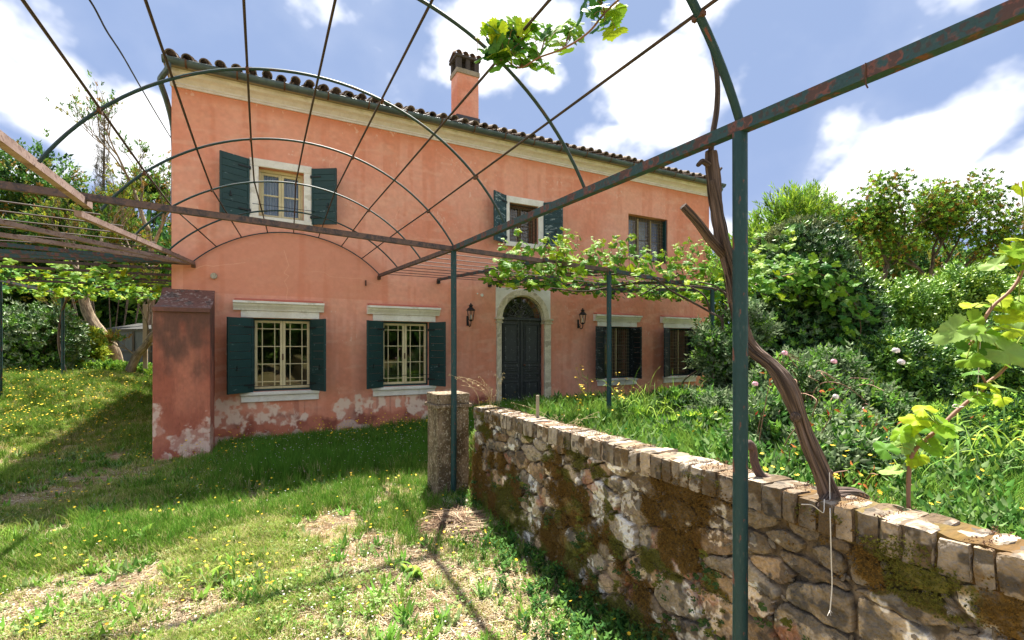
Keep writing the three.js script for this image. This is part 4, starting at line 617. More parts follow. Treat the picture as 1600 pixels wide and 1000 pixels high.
{
  const g = thing('stone_wall', 'mossy rubble stone garden wall with a coping of upright stones', 'wall');
  seed(71);
  const batter = (y) => 0.05 * sstep(0.6, -0.4, y);
  const wav = (z, y) => 0.028 * (fbm(z * 1.2, y * 1.6, 421, 3) - 0.5) * 2;
  // mortar core
  const core = new THREE.BoxGeometry(0.27, 1.75, WZ1 - WZ0, 4, 40, 160).translate(WX + 0.155, -0.02 + 0.0, (WZ0 + WZ1) / 2);
  { const p = core.attributes.position, uv = core.attributes.uv; for (let i = 0; i < p.count; i++) { const y = p.getY(i), z = p.getZ(i); if (p.getX(i) < WX + 0.05) p.setX(i, p.getX(i) - batter(y) + wav(z, y) + 0.014 * (fbm(z * 11, y * 11, 422, 3) - 0.5) * 2 + 0.004); uv.setXY(i, z, y); } core.computeVertexNormals(); }
  part('mortar', core, std({ map: wallMap, color: C(0.78, 0.74, 0.68), bumpMap: rep(grain, 1.4, 1.4), bumpScale: 0.03, roughness: 1 }), g);
  // rubble: cells of scattered points, stretched along the courses
  const K = 2.0, pts = [], y0 = -0.62, y1 = WTOP - 0.005; // stretched space: y times K
  for (let tries = 0; tries < 9000; tries++) { const z = rr(WZ0 + 0.02, WZ1 - 0.05), y = rr(y0, y1) * K, s = 0.12 + 0.62 * Math.pow(fbm(z * 1.6, y * 1.3, 431, 2), 2.2) + rr(-0.02, 0.1); let ok = true; for (const q of pts) { const d = Math.hypot(q[0] - z, q[1] - y); if (d < (s + q[2]) * 0.5) { ok = false; break; } } if (ok) pts.push([z, y, s]); }
  let made = 0;
  for (const a of pts) {
    let poly = [[WZ0, y0 * K], [WZ1, y0 * K], [WZ1, y1 * K], [WZ0, y1 * K]];
    for (const b of pts) { if (b === a) continue; const dx = b[0] - a[0], dy = b[1] - a[1], d = Math.hypot(dx, dy); if (d > 1.2) continue; const mx = (a[0] + b[0]) / 2, my = (a[1] + b[1]) / 2; const side = (p) => (p[0] - mx) * dx + (p[1] - my) * dy; const out = []; for (let i = 0; i < poly.length; i++) { const p = poly[i], q = poly[(i + 1) % poly.length], sp = side(p), sq = side(q); if (sp <= 0) out.push(p); if ((sp < 0 && sq > 0) || (sp > 0 && sq < 0)) { const t = sp / (sp - sq); out.push([lerp(p[0], q[0], t), lerp(p[1], q[1], t)]); } } poly = out; if (poly.length < 3) break; }
    if (poly.length < 3 || made >= 290) continue;
    // back to metres, shrink for the joint, roughen the outline
    let cz = 0, cy = 0; poly = poly.map(([z, y]) => [z, y / K]); poly.forEach((p) => { cz += p[0]; cy += p[1]; }); cz /= poly.length; cy /= poly.length;
    const joint = 0.011; poly = poly.map(([z, y]) => { const d = Math.hypot(z - cz, y - cy); const k = Math.max(0.3, (d - joint) / d); return [cz + (z - cz) * k, cy + (y - cy) * k]; });
    const dense = []; for (let i = 0; i < poly.length; i++) { const p = poly[i], q = poly[(i + 1) % poly.length], L = Math.hypot(q[0] - p[0], q[1] - p[1]), k = Math.max(1, Math.round(L / 0.055)); for (let j = 0; j < k; j++) dense.push([lerp(p[0], q[0], j / k), lerp(p[1], q[1], j / k)]); }
    let ring = dense; for (let it = 0; it < 1; it++) ring = ring.map((p, i) => { const a0 = ring[(i + ring.length - 1) % ring.length], b0 = ring[(i + 1) % ring.length]; return [(a0[0] + p[0] * 2 + b0[0]) / 4, (a0[1] + p[1] * 2 + b0[1]) / 4]; });
    ring = ring.map(([z, y]) => [z + 0.02 * (fbm(z * 19, y * 19, 441, 3) - 0.5) * 2, y + 0.02 * (fbm(z * 19, y * 19, 442, 3) - 0.5) * 2]);
    const n = ring.length, out = rr(0.003, 0.026), tiltZ = rr(-0.06, 0.06), tiltY = rr(-0.05, 0.05), pos = [], uv = [], idx = [];
    const rings = [[1.0, -0.03], [0.99, out * 0.6], [0.94, out * 0.95], [0.62, out + 0.003], [0.28, out + 0.004]];
    rings.forEach(([k, d], r) => ring.forEach(([z, y]) => { const pz = cz + (z - cz) * k, py = cy + (y - cy) * k, dd = d + (r > 1 ? 0.018 * (fbm(pz * 12, py * 12, 445, 4) - 0.5) * 2 + (pz - cz) * tiltZ + (py - cy) * tiltY : 0); pos.push(WX - batter(py) + wav(pz, py) - dd, py, pz); uv.push(pz, py); }));
    pos.push(WX - batter(cy) + wav(cz, cy) - out - 0.008, cy, cz); uv.push(cz, cy);
    for (let r = 0; r < rings.length - 1; r++) for (let i = 0; i < n; i++) { const p = r * n + i, q = r * n + (i + 1) % n; idx.push(p, p + n, q, q, p + n, q + n); }
    const last = (rings.length - 1) * n; for (let i = 0; i < n; i++) idx.push(last + i, rings.length * n, last + (i + 1) % n);
    const sg = triangles(pos, idx); sg.setAttribute('uv', new THREE.Float32BufferAttribute(uv, 2)); part('stone', sg, pick(wallMats), g); made++;
  }
  // coping: upright stones laid across, none quite like its neighbour
  const cop = std({ map: tex(512, 512, (u, v) => { const b = fbm(u * 5, v * 5, 451, 5, 5), f = fbm(u * 36, v * 36, 452, 3, 36), l = fbm(u * 12, v * 12, 453, 4, 12); let c = mix3([0.17, 0.14, 0.105], [0.40, 0.34, 0.27], sstep(0.3, 0.7, b)); c = c.map((q) => q * (0.7 + 0.6 * f)); c = mix3(c, [0.05, 0.043, 0.035], 0.8 * sstep(0.55, 0.66, l)); c = mix3(c, [0.12, 0.075, 0.03], 0.7 * sstep(0.6, 0.68, fbm(u * 7, v * 7, 454, 4, 7))); return c; }), bumpMap: rep(grain, 2, 2), bumpScale: 0.03, roughness: 1 });
  const copM = [cop, ...[[1.2, 1.16, 1.1], [0.78, 0.75, 0.72], [1.05, 0.97, 0.88]].map((k) => { const m = cop.clone(); m.color = C(...k); return m; })];
  let z = WZ0 - 0.01; seed(72);
  while (z < WZ1 - 0.05) {
    const w = rr(0.068, 0.12), h = rr(0.148, 0.166), d = rr(0.26, 0.29), sub = new THREE.BoxGeometry(d, h, w - 0.006, 7, 5, 4), p = sub.attributes.position, o = rr(0, 50), uv = sub.attributes.uv, nn = sub.attributes.normal;
    for (let i = 0; i < p.count; i++) { const x = p.getX(i), y = p.getY(i), q = p.getZ(i); const R = 0.016, cl = (v, a) => Math.max(-a, Math.min(a, v)), c = V(cl(x, d / 2 - R), cl(y, h / 2 - R), cl(q, w / 2 - 0.003 - R)), e = V(x, y, q).sub(c), L = e.length(); const v = c.clone().add(L > 1e-6 ? e.multiplyScalar(R / L) : e), dir = v.clone().normalize(), k = 0.026 * (fbm3(x * 19 + o, y * 19, q * 19, 461, 3) - 0.5) - 0.012 * sstep(0.6, 0.75, fbm3(x * 9 + o, y * 9, q * 9, 463, 2)); p.setXYZ(i, v.x + dir.x * k * 0.8, v.y + dir.y * k * 1.2, v.z + dir.z * k); }
    metres(sub); for (let i = 0; i < p.count; i++) uv.setXY(i, uv.getX(i) + o, uv.getY(i) + o * 0.7); sub.computeVertexNormals();
    const m = part('coping_stone', sub, pick(copM), g); m.position.set(WX + d / 2 - rr(0.025, 0.045), WTOP + h / 2 - 0.012, z + w / 2); m.rotation.set(rr(-0.07, 0.07), rr(-0.06, 0.06), rr(-0.04, 0.04)); z += w;
  }
  part('coping_mortar', (() => { const q = new THREE.BoxGeometry(0.235, 0.15, WZ1 - WZ0 - 0.02, 6, 3, 200).translate(WX + 0.11, WTOP + 0.058, (WZ0 + WZ1) / 2), p = q.attributes.position, uv = q.attributes.uv; for (let i = 0; i < p.count; i++) { const z = p.getZ(i), y = p.getY(i); p.setX(i, p.getX(i) + 0.02 * (fbm(z * 30, y * 30, 466, 3) - 0.5)); if (y > WTOP + 0.1) p.setY(i, y + 0.006 + 0.022 * (fbm(z * 24, p.getX(i) * 24, 467, 3) - 0.5)); uv.setXY(i, z, y + 0.3 * p.getX(i)); } q.computeVertexNormals(); return q; })(), std({ map: wallMap, color: C(0.75, 0.68, 0.6), bumpMap: rep(grain, 1.4, 1.4), bumpScale: 0.03, roughness: 1 }), g);
  { // small filler stones pressed into the joints
    const l = [], c = []; seed(75); const chip = new THREE.DodecahedronGeometry(0.02, 0); for (let i = 0; i < 900; i++) { const zz = rr(WZ0 + 0.05, 9.8), y = rr(-0.5, WTOP - 0.03); l.push(place(V(WX - batter(y) + wav(zz, y) + 0.0, y, zz), rr(0, 6), rr(0, 6), rr(0, 6), V(rr(0.5, 1.1), rr(0.4, 0.9), rr(0.6, 1.9)))); const k = rr(0.5, 1.2); c.push(C(0.33 * k, 0.27 * k, 0.2 * k)); }
    inst('filler_stones', chip, std({ roughness: 1, bumpMap: grain, bumpScale: 0.02 }), l, g, c).userData.kind = 'stuff';
  }
  // tufts of moss on the face and dry moss in the coping joints: countless
  const tuft = (() => { const l = []; seed(73); for (let i = 0; i < 12; i++) { const a = rr(0, 6.3), t = rr(0.2, 1.2), h = rr(0.004, 0.009), c = V(Math.cos(a) * Math.sin(t), Math.cos(t), Math.sin(a) * Math.sin(t)).multiplyScalar(h), s = V(-Math.sin(a), 0, Math.cos(a)).multiplyScalar(0.0014); l.push(triangles([-s.x, 0, -s.z, s.x, 0, s.z, c.x, c.y, c.z])); } return mergeGeometries(l); })();
  const list = [], cols = []; seed(74);
  for (let i = 0; i < 160000 && list.length < 60000; i++) { const zz = rr(WZ0, 9.8), y = rr(-0.5, WTOP + 0.1); if (mossAt(zz, y) < 0.505 + rr(-0.02, 0.04)) continue; list.push(facing(V(WX - batter(y) + wav(zz, y) - 0.018 - rr(0, 0.016), y, zz), V(-1, rr(-0.2, 0.6), rr(-0.4, 0.4)), rr(0, 6), rr(0.6, 1.5))); const k = rr(0.7, 1.5); const gr = fbm(zz * 3, y * 4, 411, 5) > 0.52 ? 1 : 0; cols.push(C((0.165 - 0.04 * gr) * k, (0.09 + 0.03 * gr) * k, 0.013 * k)); }
  const mm = inst('moss', tuft, std({ roughness: 1 }), list, g, cols); mm.userData.kind = 'stuff';
  const l2 = [], c2 = []; for (let i = 0; i < 9000; i++) { const zz = rr(WZ0, 9.9); if (fbm(zz * 9, 2, 465, 3) < 0.55) continue; l2.push(facing(V(WX + rr(-0.03, 0.26), WTOP + 0.145 + rr(-0.015, 0.008), zz), V(rr(-0.6, 0.4), 1, rr(-0.4, 0.4)), rr(0, 6), rr(0.5, 1.3))); const k = rr(0.6, 1.3); c2.push(C(0.20 * k, 0.10 * k, 0.055 * k)); }
  inst('dry_moss', tuft, std({ roughness: 1 }), l2, g, c2).userData.kind = 'stuff';
}
// gate pillar with its cap
{
  const x0 = 1.98, x1 = 2.4, z0 = 4.02, g = thing('gate_pillar', 'weathered stone gate pillar with a flat cap behind the green post', 'pillar');
  const soft = (geo, s, a) => { const p = geo.attributes.position; for (let i = 0; i < p.count; i++) { const k = (fbm3(p.getX(i) * 9, p.getY(i) * 9, p.getZ(i) * 9, s, 3) - 0.5) * a; p.setXYZ(i, p.getX(i) + k, p.getY(i), p.getZ(i) + k); } geo.computeVertexNormals(); return geo; };
  const pm = std({ map: tex(512, 1024, (u, v) => { const b = fbm(u * 4, v * 8, 471, 5), f = fbm(u * 40, v * 80, 472, 3), s = fbm(u * 6, v * 9, 473, 5); let c = mix3([0.11, 0.078, 0.045], [0.23, 0.17, 0.11], sstep(0.3, 0.7, b)); c = mix3(c, [0.09, 0.06, 0.03], 0.75 * sstep(0.5, 0.66, s)); c = mix3(c, [0.42, 0.37, 0.29], 0.6 * sstep(0.62, 0.7, f)); return c.map((q) => q * (0.75 + 0.5 * f)); }, { rep: [2, 0.7] }), bumpMap: grain, bumpScale: 0.03, roughness: 1 });
  const shaft = metres(new THREE.BoxGeometry(x1 - x0, 1.45, 0.4, 10, 30, 10).translate((x0 + x1) / 2, 0.33, z0 - 0.0)); part('pillar_shaft', soft(shaft, 475, 0.008), pm, g);
  part('pillar_cap', [metres(new RoundedBoxGeometry(x1 - x0 + 0.07, 0.05, 0.47, 2, 0.015).translate((x0 + x1) / 2, 1.0, z0)), metres(new RoundedBoxGeometry(x1 - x0 + 0.02, 0.13, 0.42, 2, 0.012).translate((x0 + x1) / 2, 1.09, z0))], pm, g);
}
tag(part('concrete_footing', (() => { const g = metres(new RoundedBoxGeometry(0.34, 0.2, 0.36, 3, 0.06).translate(2.12, -0.2, 4.42)); const p = g.attributes.position; for (let i = 0; i < p.count; i++) { const k = 1 + 0.25 * (fbm3(p.getX(i) * 7, p.getY(i) * 7, p.getZ(i) * 7, 481, 3) - 0.5); p.setXYZ(i, 2.12 + (p.getX(i) - 2.12) * k, p.getY(i), 4.42 + (p.getZ(i) - 4.42) * k); } g.computeVertexNormals(); return g; })(), M.stone, scene), 'grey lump of concrete at the foot of the middle green post', 'footing');

// ------------------------------------------------------------------ vine trunk on the wall, rope, iron hook, stake
{
  const g = thing('old_vine', 'old twisted brown vine trunk rising from the wall top to the iron rail', 'vine');
  const b = [P(1302, 800, 2.5), P(1296, 776, 2.43), P(1281, 735, 2.42), P(1262, 690, 2.43), P(1245, 640, 2.44), P(1228, 600, 2.46), P(1205, 570, 2.5), P(1180, 550, 2.55), P(1164, 528, 2.58), P(1152, 480, 2.6), P(1141, 430, 2.62), P(1128, 380, 2.64), P(1120, 330, 2.66), P(1114, 285, 2.67), P(1110, 238, 2.68)];
  part('stem', tube(b, (t) => lerp(0.038, 0.034, t) * (1 + 0.13 * Math.sin(t * 23) + 0.07 * Math.sin(t * 41)) * (1 + 0.3 * sstep(0.07, 0, t)), 0, 46, 240, 0.55), M.vineBark, g);
  part('stub', tube([P(1136, 402, 2.63), P(1112, 376, 2.6), P(1092, 350, 2.57), P(1067, 322, 2.54)], (t) => lerp(0.028, 0.02, t), 0, 14, 40, 0.4), M.vineBark, g);
  part('strand', tube([P(1113, 282, 2.62), P(1124, 330, 2.61), P(1135, 380, 2.58), P(1152, 440, 2.56), P(1160, 500, 2.55)], 0.014, 0.02, 8, 30, 0.4), M.vineBark, g);
  part('stem_top', tube([P(1110, 240, 2.66), P(1113, 215, 2.68), P(1120, 170, 2.7), P(1121, 130, 2.7), P(1117, 95, 2.71), P(1104, 50, 2.72), P(1085, 5, 2.74), P(1060, -50, 2.78)], 0.016, 0.012, 9, 50, 0.35), M.vineBark, g);
  part('twig', [tube([P(1112, 262, 2.66), P(1098, 252, 2.64), P(1090, 258, 2.63)], 0.018, 0.012, 7, 8, 0.3), tube([P(1118, 272, 2.66), P(1128, 262, 2.65)], 0.012, 0.006, 6), tube([P(1124, 290, 2.66), P(1128, 332, 2.65)], 0.004, 0.002, 5), tube([P(1120, 145, 2.7), P(1125, 141, 2.7)], 0.006, 0.004, 5)], M.vineBark, g);
  part('root_arm', tube([P(1290, 774, 2.42), P(1312, 771, 2.46), P(1335, 771, 2.52), P(1352, 777, 2.56)], (t) => lerp(0.036, 0.02, t), 0, 12, 20, 0.35), M.vineBark, g);
  part('knot', [new THREE.IcosahedronGeometry(0.026, 2).translate(...P(1243, 652, 2.41).toArray()), new THREE.IcosahedronGeometry(0.022, 2).translate(...P(1294, 738, 2.42).toArray())].map((q) => q.toNonIndexed()), M.vineBark, g);
  { const strips = []; seed(781); for (let i = 0; i < 22; i++) { const k = 2 + Math.floor(rnd() * 11), o = V(rr(-1, 1), rr(-0.3, 0.3), rr(-1, 1)).normalize().multiplyScalar(0.031), a = b[k].clone().add(o), d = b[Math.min(k + 1, b.length - 1)].clone().add(o.clone().multiplyScalar(rr(0.9, 1.25))); strips.push(tube([a, a.clone().lerp(d, 0.5).add(o.clone().multiplyScalar(rr(0.05, 0.25))), d], rr(0.004, 0.009), 0.002, 5, 8, 0.3)); } part('bark_strip', merge(strips), M.vineBark, g).userData.kind = 'stuff'; }
  part('root', [tube([P(1296, 768, 2.41), P(1280, 790, 2.36), P(1268, 800, 2.36)], 0.022, 0.006, 8, 14, 0.4), tube([P(1298, 770, 2.4), P(1300, 792, 2.34), P(1306, 812, 2.3)], 0.018, 0.005, 8, 14, 0.4), tube([P(1300, 768, 2.44), P(1320, 786, 2.4), P(1342, 792, 2.4)], 0.02, 0.006, 8, 14, 0.4)], M.vineBark, g);
  const r = thing('string', 'pale string hanging from the vine trunk down the wall', 'string');
  part('hanging_strand', tube([P(1296, 738, 2.38), P(1297, 790, 2.34), P(1297, 800, 2.2), P(1299, 880, 2.19), P(1300, 915, 2.19), P(1297, 955, 2.19)], 0.0024, 0.0024, 5, 40), M.rope, r);
  part('loose_strand', tube([P(1288, 780, 2.3), P(1287, 800, 2.26), P(1281, 798, 2.22), P(1268, 789, 2.2), P(1252, 788, 2.2)], 0.0022, 0.0022, 5, 24), M.rope, r);
  part('frayed_end', [0, 1, 2, 3].map((i) => tube([P(1297, 953, 2.19), P(1293 + i * 2.5, 962 - i % 2 * 4, 2.18)], 0.0014, 0.001, 4)), M.rope, r);
}
tag(part('iron_hook', tube([P(1203, 752, 2.75), P(1188, 742, 2.75), P(1179, 722, 2.76), P(1176, 700, 2.77), P(1170, 692, 2.77), P(1172, 703, 2.76)], 0.026, 0.019, 10, 30), std({ map: rep(rustMap, 3, 3), color: C(1.1, 0.9, 0.75), roughness: 0.9 }), scene), 'curved rusty iron hook behind the wall coping beside the nearest post', 'hook');
tag(part('wooden_stake', (() => { const p = P(840, 632, 5.1); return rbox(p.x - 0.014, 0.9, p.z - 0.014, p.x + 0.014, 1.24, p.z + 0.014, 0.003); })(), M.wood, scene), 'short grey wooden stake behind the wall in front of the door', 'stake');

// ------------------------------------------------------------------ leaves and crowns
function at(px, Z) { const p = P(px, 542, Z); p.y = groundY(p.x, p.z); return p; }
function project(p) { const n = 10 - p.z, X = SN * p.x - CS * n, Z = CS * p.x + SN * n; return [800 + X / Z * FOC, 542 - (p.y - 1.75) / Z * FOC, Z]; }
// pointed leaf with a folded midrib, lying along +y
function blade(L, W, fold = 0.25, bend = 0.15) { const h = W * fold; return triangles([0, 0, 0, -W / 2, L * 0.42, h, 0, L * 0.45, 0, W / 2, L * 0.42, h, 0, L, -L * bend], [0, 2, 1, 0, 3, 2, 1, 2, 4, 2, 3, 4]); }
// a twig end with n leaves round it, along +y
function sprig(n, L, W, s, spread = 1.0, len = 0.12, whorl = false) {
  seed(s); const l = []; for (let i = 0; i < n; i++) { const g = blade(L * rr(0.75, 1.15), W * rr(0.8, 1.15), 0.25, rr(0.05, 0.3)), m = place(V(0, whorl ? len : len * (i + 0.3) / n, 0), spread * rr(0.55, 1.2), 0, 0, 1); const t = new THREE.Matrix4().makeRotationY(i * 2.4 + rr(-0.4, 0.4)).multiply(m); l.push(g.applyMatrix4(t)); } return mergeGeometries(l);
}
// copies of a twig through a set of lumps; holes come from noise, colour from leaf to leaf
function crown(parent, name, geo, mat, lumps, count, tones, { s = 1, hole = 0.34, freq = 1.4, size = [0.8, 1.3], up = 0.5, shell = 0.42, floor = -9, groundClip = true } = {}) {
  seed(s); const list = [], cols = [], tot = lumps.reduce((a, l) => a + (l[6] ?? l[3] * l[4] * l[5]), 0);
  for (let tries = 0; tries < count * 4 && list.length < count; tries++) {
    let q = rnd() * tot, L = lumps[0]; for (const l of lumps) { q -= l[6] ?? l[3] * l[4] * l[5]; if (q <= 0) { L = l; break; } }
    const d = V(rr(-1, 1), rr(-1, 1), rr(-1, 1)); if (d.lengthSq() > 1 || d.lengthSq() < 0.001) continue; d.normalize();
    const r = Math.pow(rnd(), shell) * (0.68 + 0.62 * fbm3(d.x * 2.6 + L[0], d.y * 2.6 + L[1], d.z * 2.6, s, 3)) * (rnd() < 0.06 ? rr(1, 1.3) : 1), p = V(L[0] + d.x * r * L[3], L[1] + d.y * r * L[4], L[2] + d.z * r * L[5]);
    if (p.y < floor) continue; if (groundClip && p.y < groundY(p.x, p.z)) continue;
    if (fbm3(p.x * freq, p.y * freq, p.z * freq, s + 3, 2) < hole) continue;
    const dir = V(d.x * 0.8 + rr(-0.6, 0.6), d.y * 0.6 + up + rr(-0.4, 0.4), d.z * 0.8 + rr(-0.6, 0.6));
    list.push(facing(p, dir, rr(0, 6.3), rr(...size)));
    const t = tones[Math.min(tones.length - 1, Math.floor(Math.pow(rnd(), 1.2) * tones.length))], k = rr(0.7, 1.35) * (0.8 + 0.4 * fbm3(p.x * 2.2, p.y * 2.2, p.z * 2.2, s + 9, 2)); cols.push(C(t[0] * k, t[1] * k, t[2] * k));
  }
  const m = inst(name, geo, mat, list, parent, cols); m.userData.kind = 'stuff'; return m;
}
const leaf = leafMat(1, 1, 1, 0.4), glossy = new THREE.MeshPhysicalMaterial({ color: C(1, 1, 1), roughness: 0.42, transmission: 0.12, thickness: 0, side: THREE.DoubleSide, specularIntensity: 0.45 });
const sheeny = new THREE.MeshPhysicalMaterial({ color: C(1, 1, 1), roughness: 0.4, transmission: 0.3, thickness: 0, side: THREE.DoubleSide, specularIntensity: 0.5 });
const TONE = { dark: [[0.022, 0.06, 0.02], [0.035, 0.095, 0.028], [0.06, 0.145, 0.035]], mid: [[0.11, 0.24, 0.035], [0.18, 0.33, 0.045], [0.06, 0.16, 0.03]], light: [[0.26, 0.42, 0.05], [0.36, 0.50, 0.055], [0.17, 0.32, 0.045]], yellow: [[0.34, 0.38, 0.03], [0.24, 0.30, 0.03], [0.13, 0.22, 0.03]], grey: [[0.15, 0.22, 0.10], [0.26, 0.32, 0.18], [0.08, 0.15, 0.06]], autumn: [[0.22, 0.22, 0.035], [0.09, 0.16, 0.025], [0.07, 0.14, 0.022], [0.28, 0.17, 0.035]] };
const SPR = { tiny: sprig(7, 0.045, 0.024, 501, 1, 0.09), small: sprig(7, 0.065, 0.03, 502, 1, 0.11), oval: sprig(7, 0.09, 0.042, 503, 1, 0.13, true), mid: sprig(7, 0.13, 0.06, 504, 1, 0.2), big: sprig(7, 0.22, 0.1, 505, 1, 0.34), fine: sprig(9, 0.17, 0.04, 506, 0.7, 0.34), huge: sprig(8, 0.42, 0.2, 507, 1, 0.6) };
// branching wood: returns tubes and the tips
function branches(base, dir, len, r, depth, s, { spread = 0.6, up = 0.25, ratio = 0.72, kids = 3, wob = 0.12 } = {}) {
  seed(s); const geos = [], tips = [];
  const grow = (p, d, L, rad, k) => {
    const pts = [p.clone()]; let q = p.clone(), e = d.clone(); const n = 4;
    for (let i = 0; i < n; i++) { e = e.clone().add(V(rr(-wob, wob), rr(-wob, wob) + up * 0.12, rr(-wob, wob))).normalize(); q = q.clone().add(e.clone().multiplyScalar(L / n)); pts.push(q); }
    geos.push(tube(pts, rad, rad * (k ? 0.62 : 0.4), k > depth - 2 ? 9 : 5, k > depth - 2 ? 10 : 0)); if (k <= 1) tips.push(...pts.slice(2).map((x) => [x, e]));
    if (k > 0) { const m = kids + (rnd() < 0.4 ? 1 : 0); for (let i = 0; i < m; i++) { const a = rr(0, 6.3), t = spread * rr(0.6, 1.2); const side = V(Math.cos(a), 0, Math.sin(a)).sub(e.clone().multiplyScalar(e.x * Math.cos(a) + e.z * Math.sin(a))).normalize(); const nd = e.clone().multiplyScalar(Math.cos(t)).add(side.multiplyScalar(Math.sin(t))).add(V(0, up, 0)).normalize(); const from = pts[i ? Math.min(n, 2 + Math.floor(rnd() * 3)) : n]; grow(from, nd, L * ratio * rr(0.8, 1.15), rad * 0.6, k - 1); } }
  };
  grow(base, dir.clone().normalize(), len, r, depth); return { geos, tips };
}
function leafTips(parent, name, geo, mat, tips, per, tones, s, size = [0.7, 1.2], jit = 0.12) { seed(s); const l = [], c = []; for (const [p, e] of tips) for (let i = 0; i < per; i++) { l.push(facing(p.clone().add(V(rr(-jit, jit), rr(-jit, jit), rr(-jit, jit))), V(e.x + rr(-0.8, 0.8), e.y + rr(-0.3, 0.8), e.z + rr(-0.8, 0.8)), rr(0, 6), rr(...size))); const t = pick(tones), k = rr(0.75, 1.3); c.push(C(t[0] * k, t[1] * k, t[2] * k)); } const m = inst(name, geo, mat, l, parent, c); m.userData.kind = 'stuff'; return m; }

// shrub: a few stems and a crown of lumps given as [px, py, Z, radius across, radius up]
function shrub(name, label, category, Z, lumps, geo, tones, count, opt = {}, mat = leaf) {
  const px = lumps.reduce((a, l) => a + l[0], 0) / lumps.length, b = at(px, Z), t = thing(name, label, category, [0, 0, 0], opt.group);
  const L = lumps.map(([x, y, rx, ry, dz = 0]) => { const p = P(x, y, Z + dz), k = (Z + dz) / FOC; return [p.x, p.y, p.z, rx * k, ry * k, Math.max(rx, ry) * 0.85 * k, rx * ry]; });
  const stems = []; seed((opt.s ?? 1) + 7); for (const l of L) for (let i = 0; i < 2; i++) { const foot = V(b.x + (l[0] - b.x) * 0.35 + rr(-0.15, 0.15), 0, b.z + (l[2] - b.z) * 0.35 + rr(-0.15, 0.15)); foot.y = groundY(foot.x, foot.z) - 0.05; const head = V(l[0] + rr(-0.3, 0.3) * l[3], l[1] + rr(-0.2, 0.5) * l[4], l[2] + rr(-0.3, 0.3) * l[5]); stems.push(tube([foot, foot.clone().lerp(head, 0.5).add(V(rr(-0.1, 0.1), 0.05, rr(-0.1, 0.1))), head], 0.03, 0.008, 6, 8)); }
  part('stem', merge(stems), M.barkDark, t); crown(t, 'foliage', geo, mat, L, count, tones, opt);
  return t;
}

// ------------------------------------------------------------------ left background
shrub('evergreen_tree', 'dense dark evergreen tree at the left edge, its crown rising over the pergola bars', 'tree', 24, [[40, 290, 70, 62], [-60, 330, 90, 100], [90, 340, 42, 60], [30, 410, 110, 80], [-40, 470, 130, 80]], SPR.big, [...TONE.dark, ...TONE.mid, ...TONE.autumn], 5200, { s: 601, hole: 0.36, freq: 0.5, size: [0.8, 1.4] });
{ // sparse grey cypress
  const b = at(161, 36), t = thing('cypress', 'thin sparse grey cypress standing far behind between bare branches', 'tree'); b.y = 0.8; const top = 1.75 + (542 - 172) / FOC * 36;
  part('trunk', tube([b, V(b.x, top * 0.5, b.z), V(b.x + 0.1, top, b.z)], 0.22, 0.03, 8, 8), M.barkDark, t);
  const l = [], tw = []; seed(611); for (let i = 0; i < 330; i++) { const y = lerp(top * 0.3, top - 0.3, rnd()), a = rr(0, 6.3), w = 0.25 + 0.75 * (1 - (y - top * 0.3) / (top * 0.7)), L = rr(0.5, 1.5) * (0.5 + w * 0.6); const p = V(b.x, y, b.z), q = V(b.x + Math.cos(a) * w * rr(0.5, 1), y + L, b.z + Math.sin(a) * w * rr(0.5, 1)); tw.push(tube([p, p.clone().lerp(q, 0.4).add(V(Math.cos(a) * 0.25, -0.1, Math.sin(a) * 0.25)), q], 0.022, 0.007, 4)); if (rnd() < 0.75) l.push([q, V(0, 1, 0)]); }
  part('twig', merge(tw), std({ color: C(0.12, 0.105, 0.09), roughness: 1 }), t); leafTips(t, 'crown', SPR.fine, leaf, l, 2, [[0.06, 0.07, 0.05], [0.09, 0.09, 0.06], [0.16, 0.15, 0.03]], 612, [0.5, 1]);
}
function bareTree(label, pts, r, Z, s, boughs, tones, group) {
  const t = thing('walnut_tree', label, 'tree', [0, 0, 0], group); const trunk = pts.map(([x, y, dz = 0]) => P(x, y, Z + dz)); trunk[0].y = groundY(trunk[0].x, trunk[0].z) - 0.1;
  part('trunk', tube(trunk, r, r * 0.62, 12, 36, 0.2), M.bark, t); const g = [], tips = [];
  boughs.forEach(([x, y, dx, dy, dz, len, rad, depth], i) => { const b = branches(P(x, y, Z), V(SN * dx + CS * dz, dy, CS * dx - SN * dz), len * 0.47, rad * 0.75, depth + (depth < 5 ? 1 : 0), s + i, { spread: 0.55, up: 0.3, ratio: 0.74, kids: 2 }); g.push(...b.geos); tips.push(...b.tips); });
  part('branch', merge(g), M.bark, t); leafTips(t, 'crown', SPR.mid, leaf, tips.filter((q, k) => k % 2), 1, tones, s + 50, [0.4, 0.9], 0.12); return t;
}
bareTree('leaning tree with curved bark trunk and bare spreading branches in the left background', [[186, 568], [176, 545], [160, 525], [146, 505], [134, 480], [131, 462], [140, 435, 0.2], [156, 410, 0.3]], 0.19, 16, 621, [[133, 470, -0.5, 0.8, 0.2, 2.6, 0.07, 4], [156, 410, -0.3, 1, 0.3, 2.4, 0.09, 5], [156, 410, 0.35, 0.9, 0.2, 2.2, 0.08, 5], [140, 435, 0.8, 0.5, -0.1, 1.8, 0.06, 4], [146, 505, -0.9, 0.15, -0.2, 1.3, 0.04, 3]], TONE.yellow.concat(TONE.autumn));
bareTree('low forked tree with pale crooked limbs just left of the buttress', [[200, 574], [214, 556], [228, 540], [240, 522], [262, 512, 0.3]], 0.12, 14, 641, [[214, 556, -0.6, 0.5, 0, 0.7, 0.035, 3], [228, 540, 0.1, 1, 0.2, 1.5, 0.05, 4], [240, 522, -0.4, 0.9, 0.5, 1.8, 0.05, 4], [262, 512, 0.2, 1, 0.6, 2.4, 0.07, 5], [228, 540, 0.8, 0.15, 0.3, 1, 0.045, 3]], TONE.autumn);
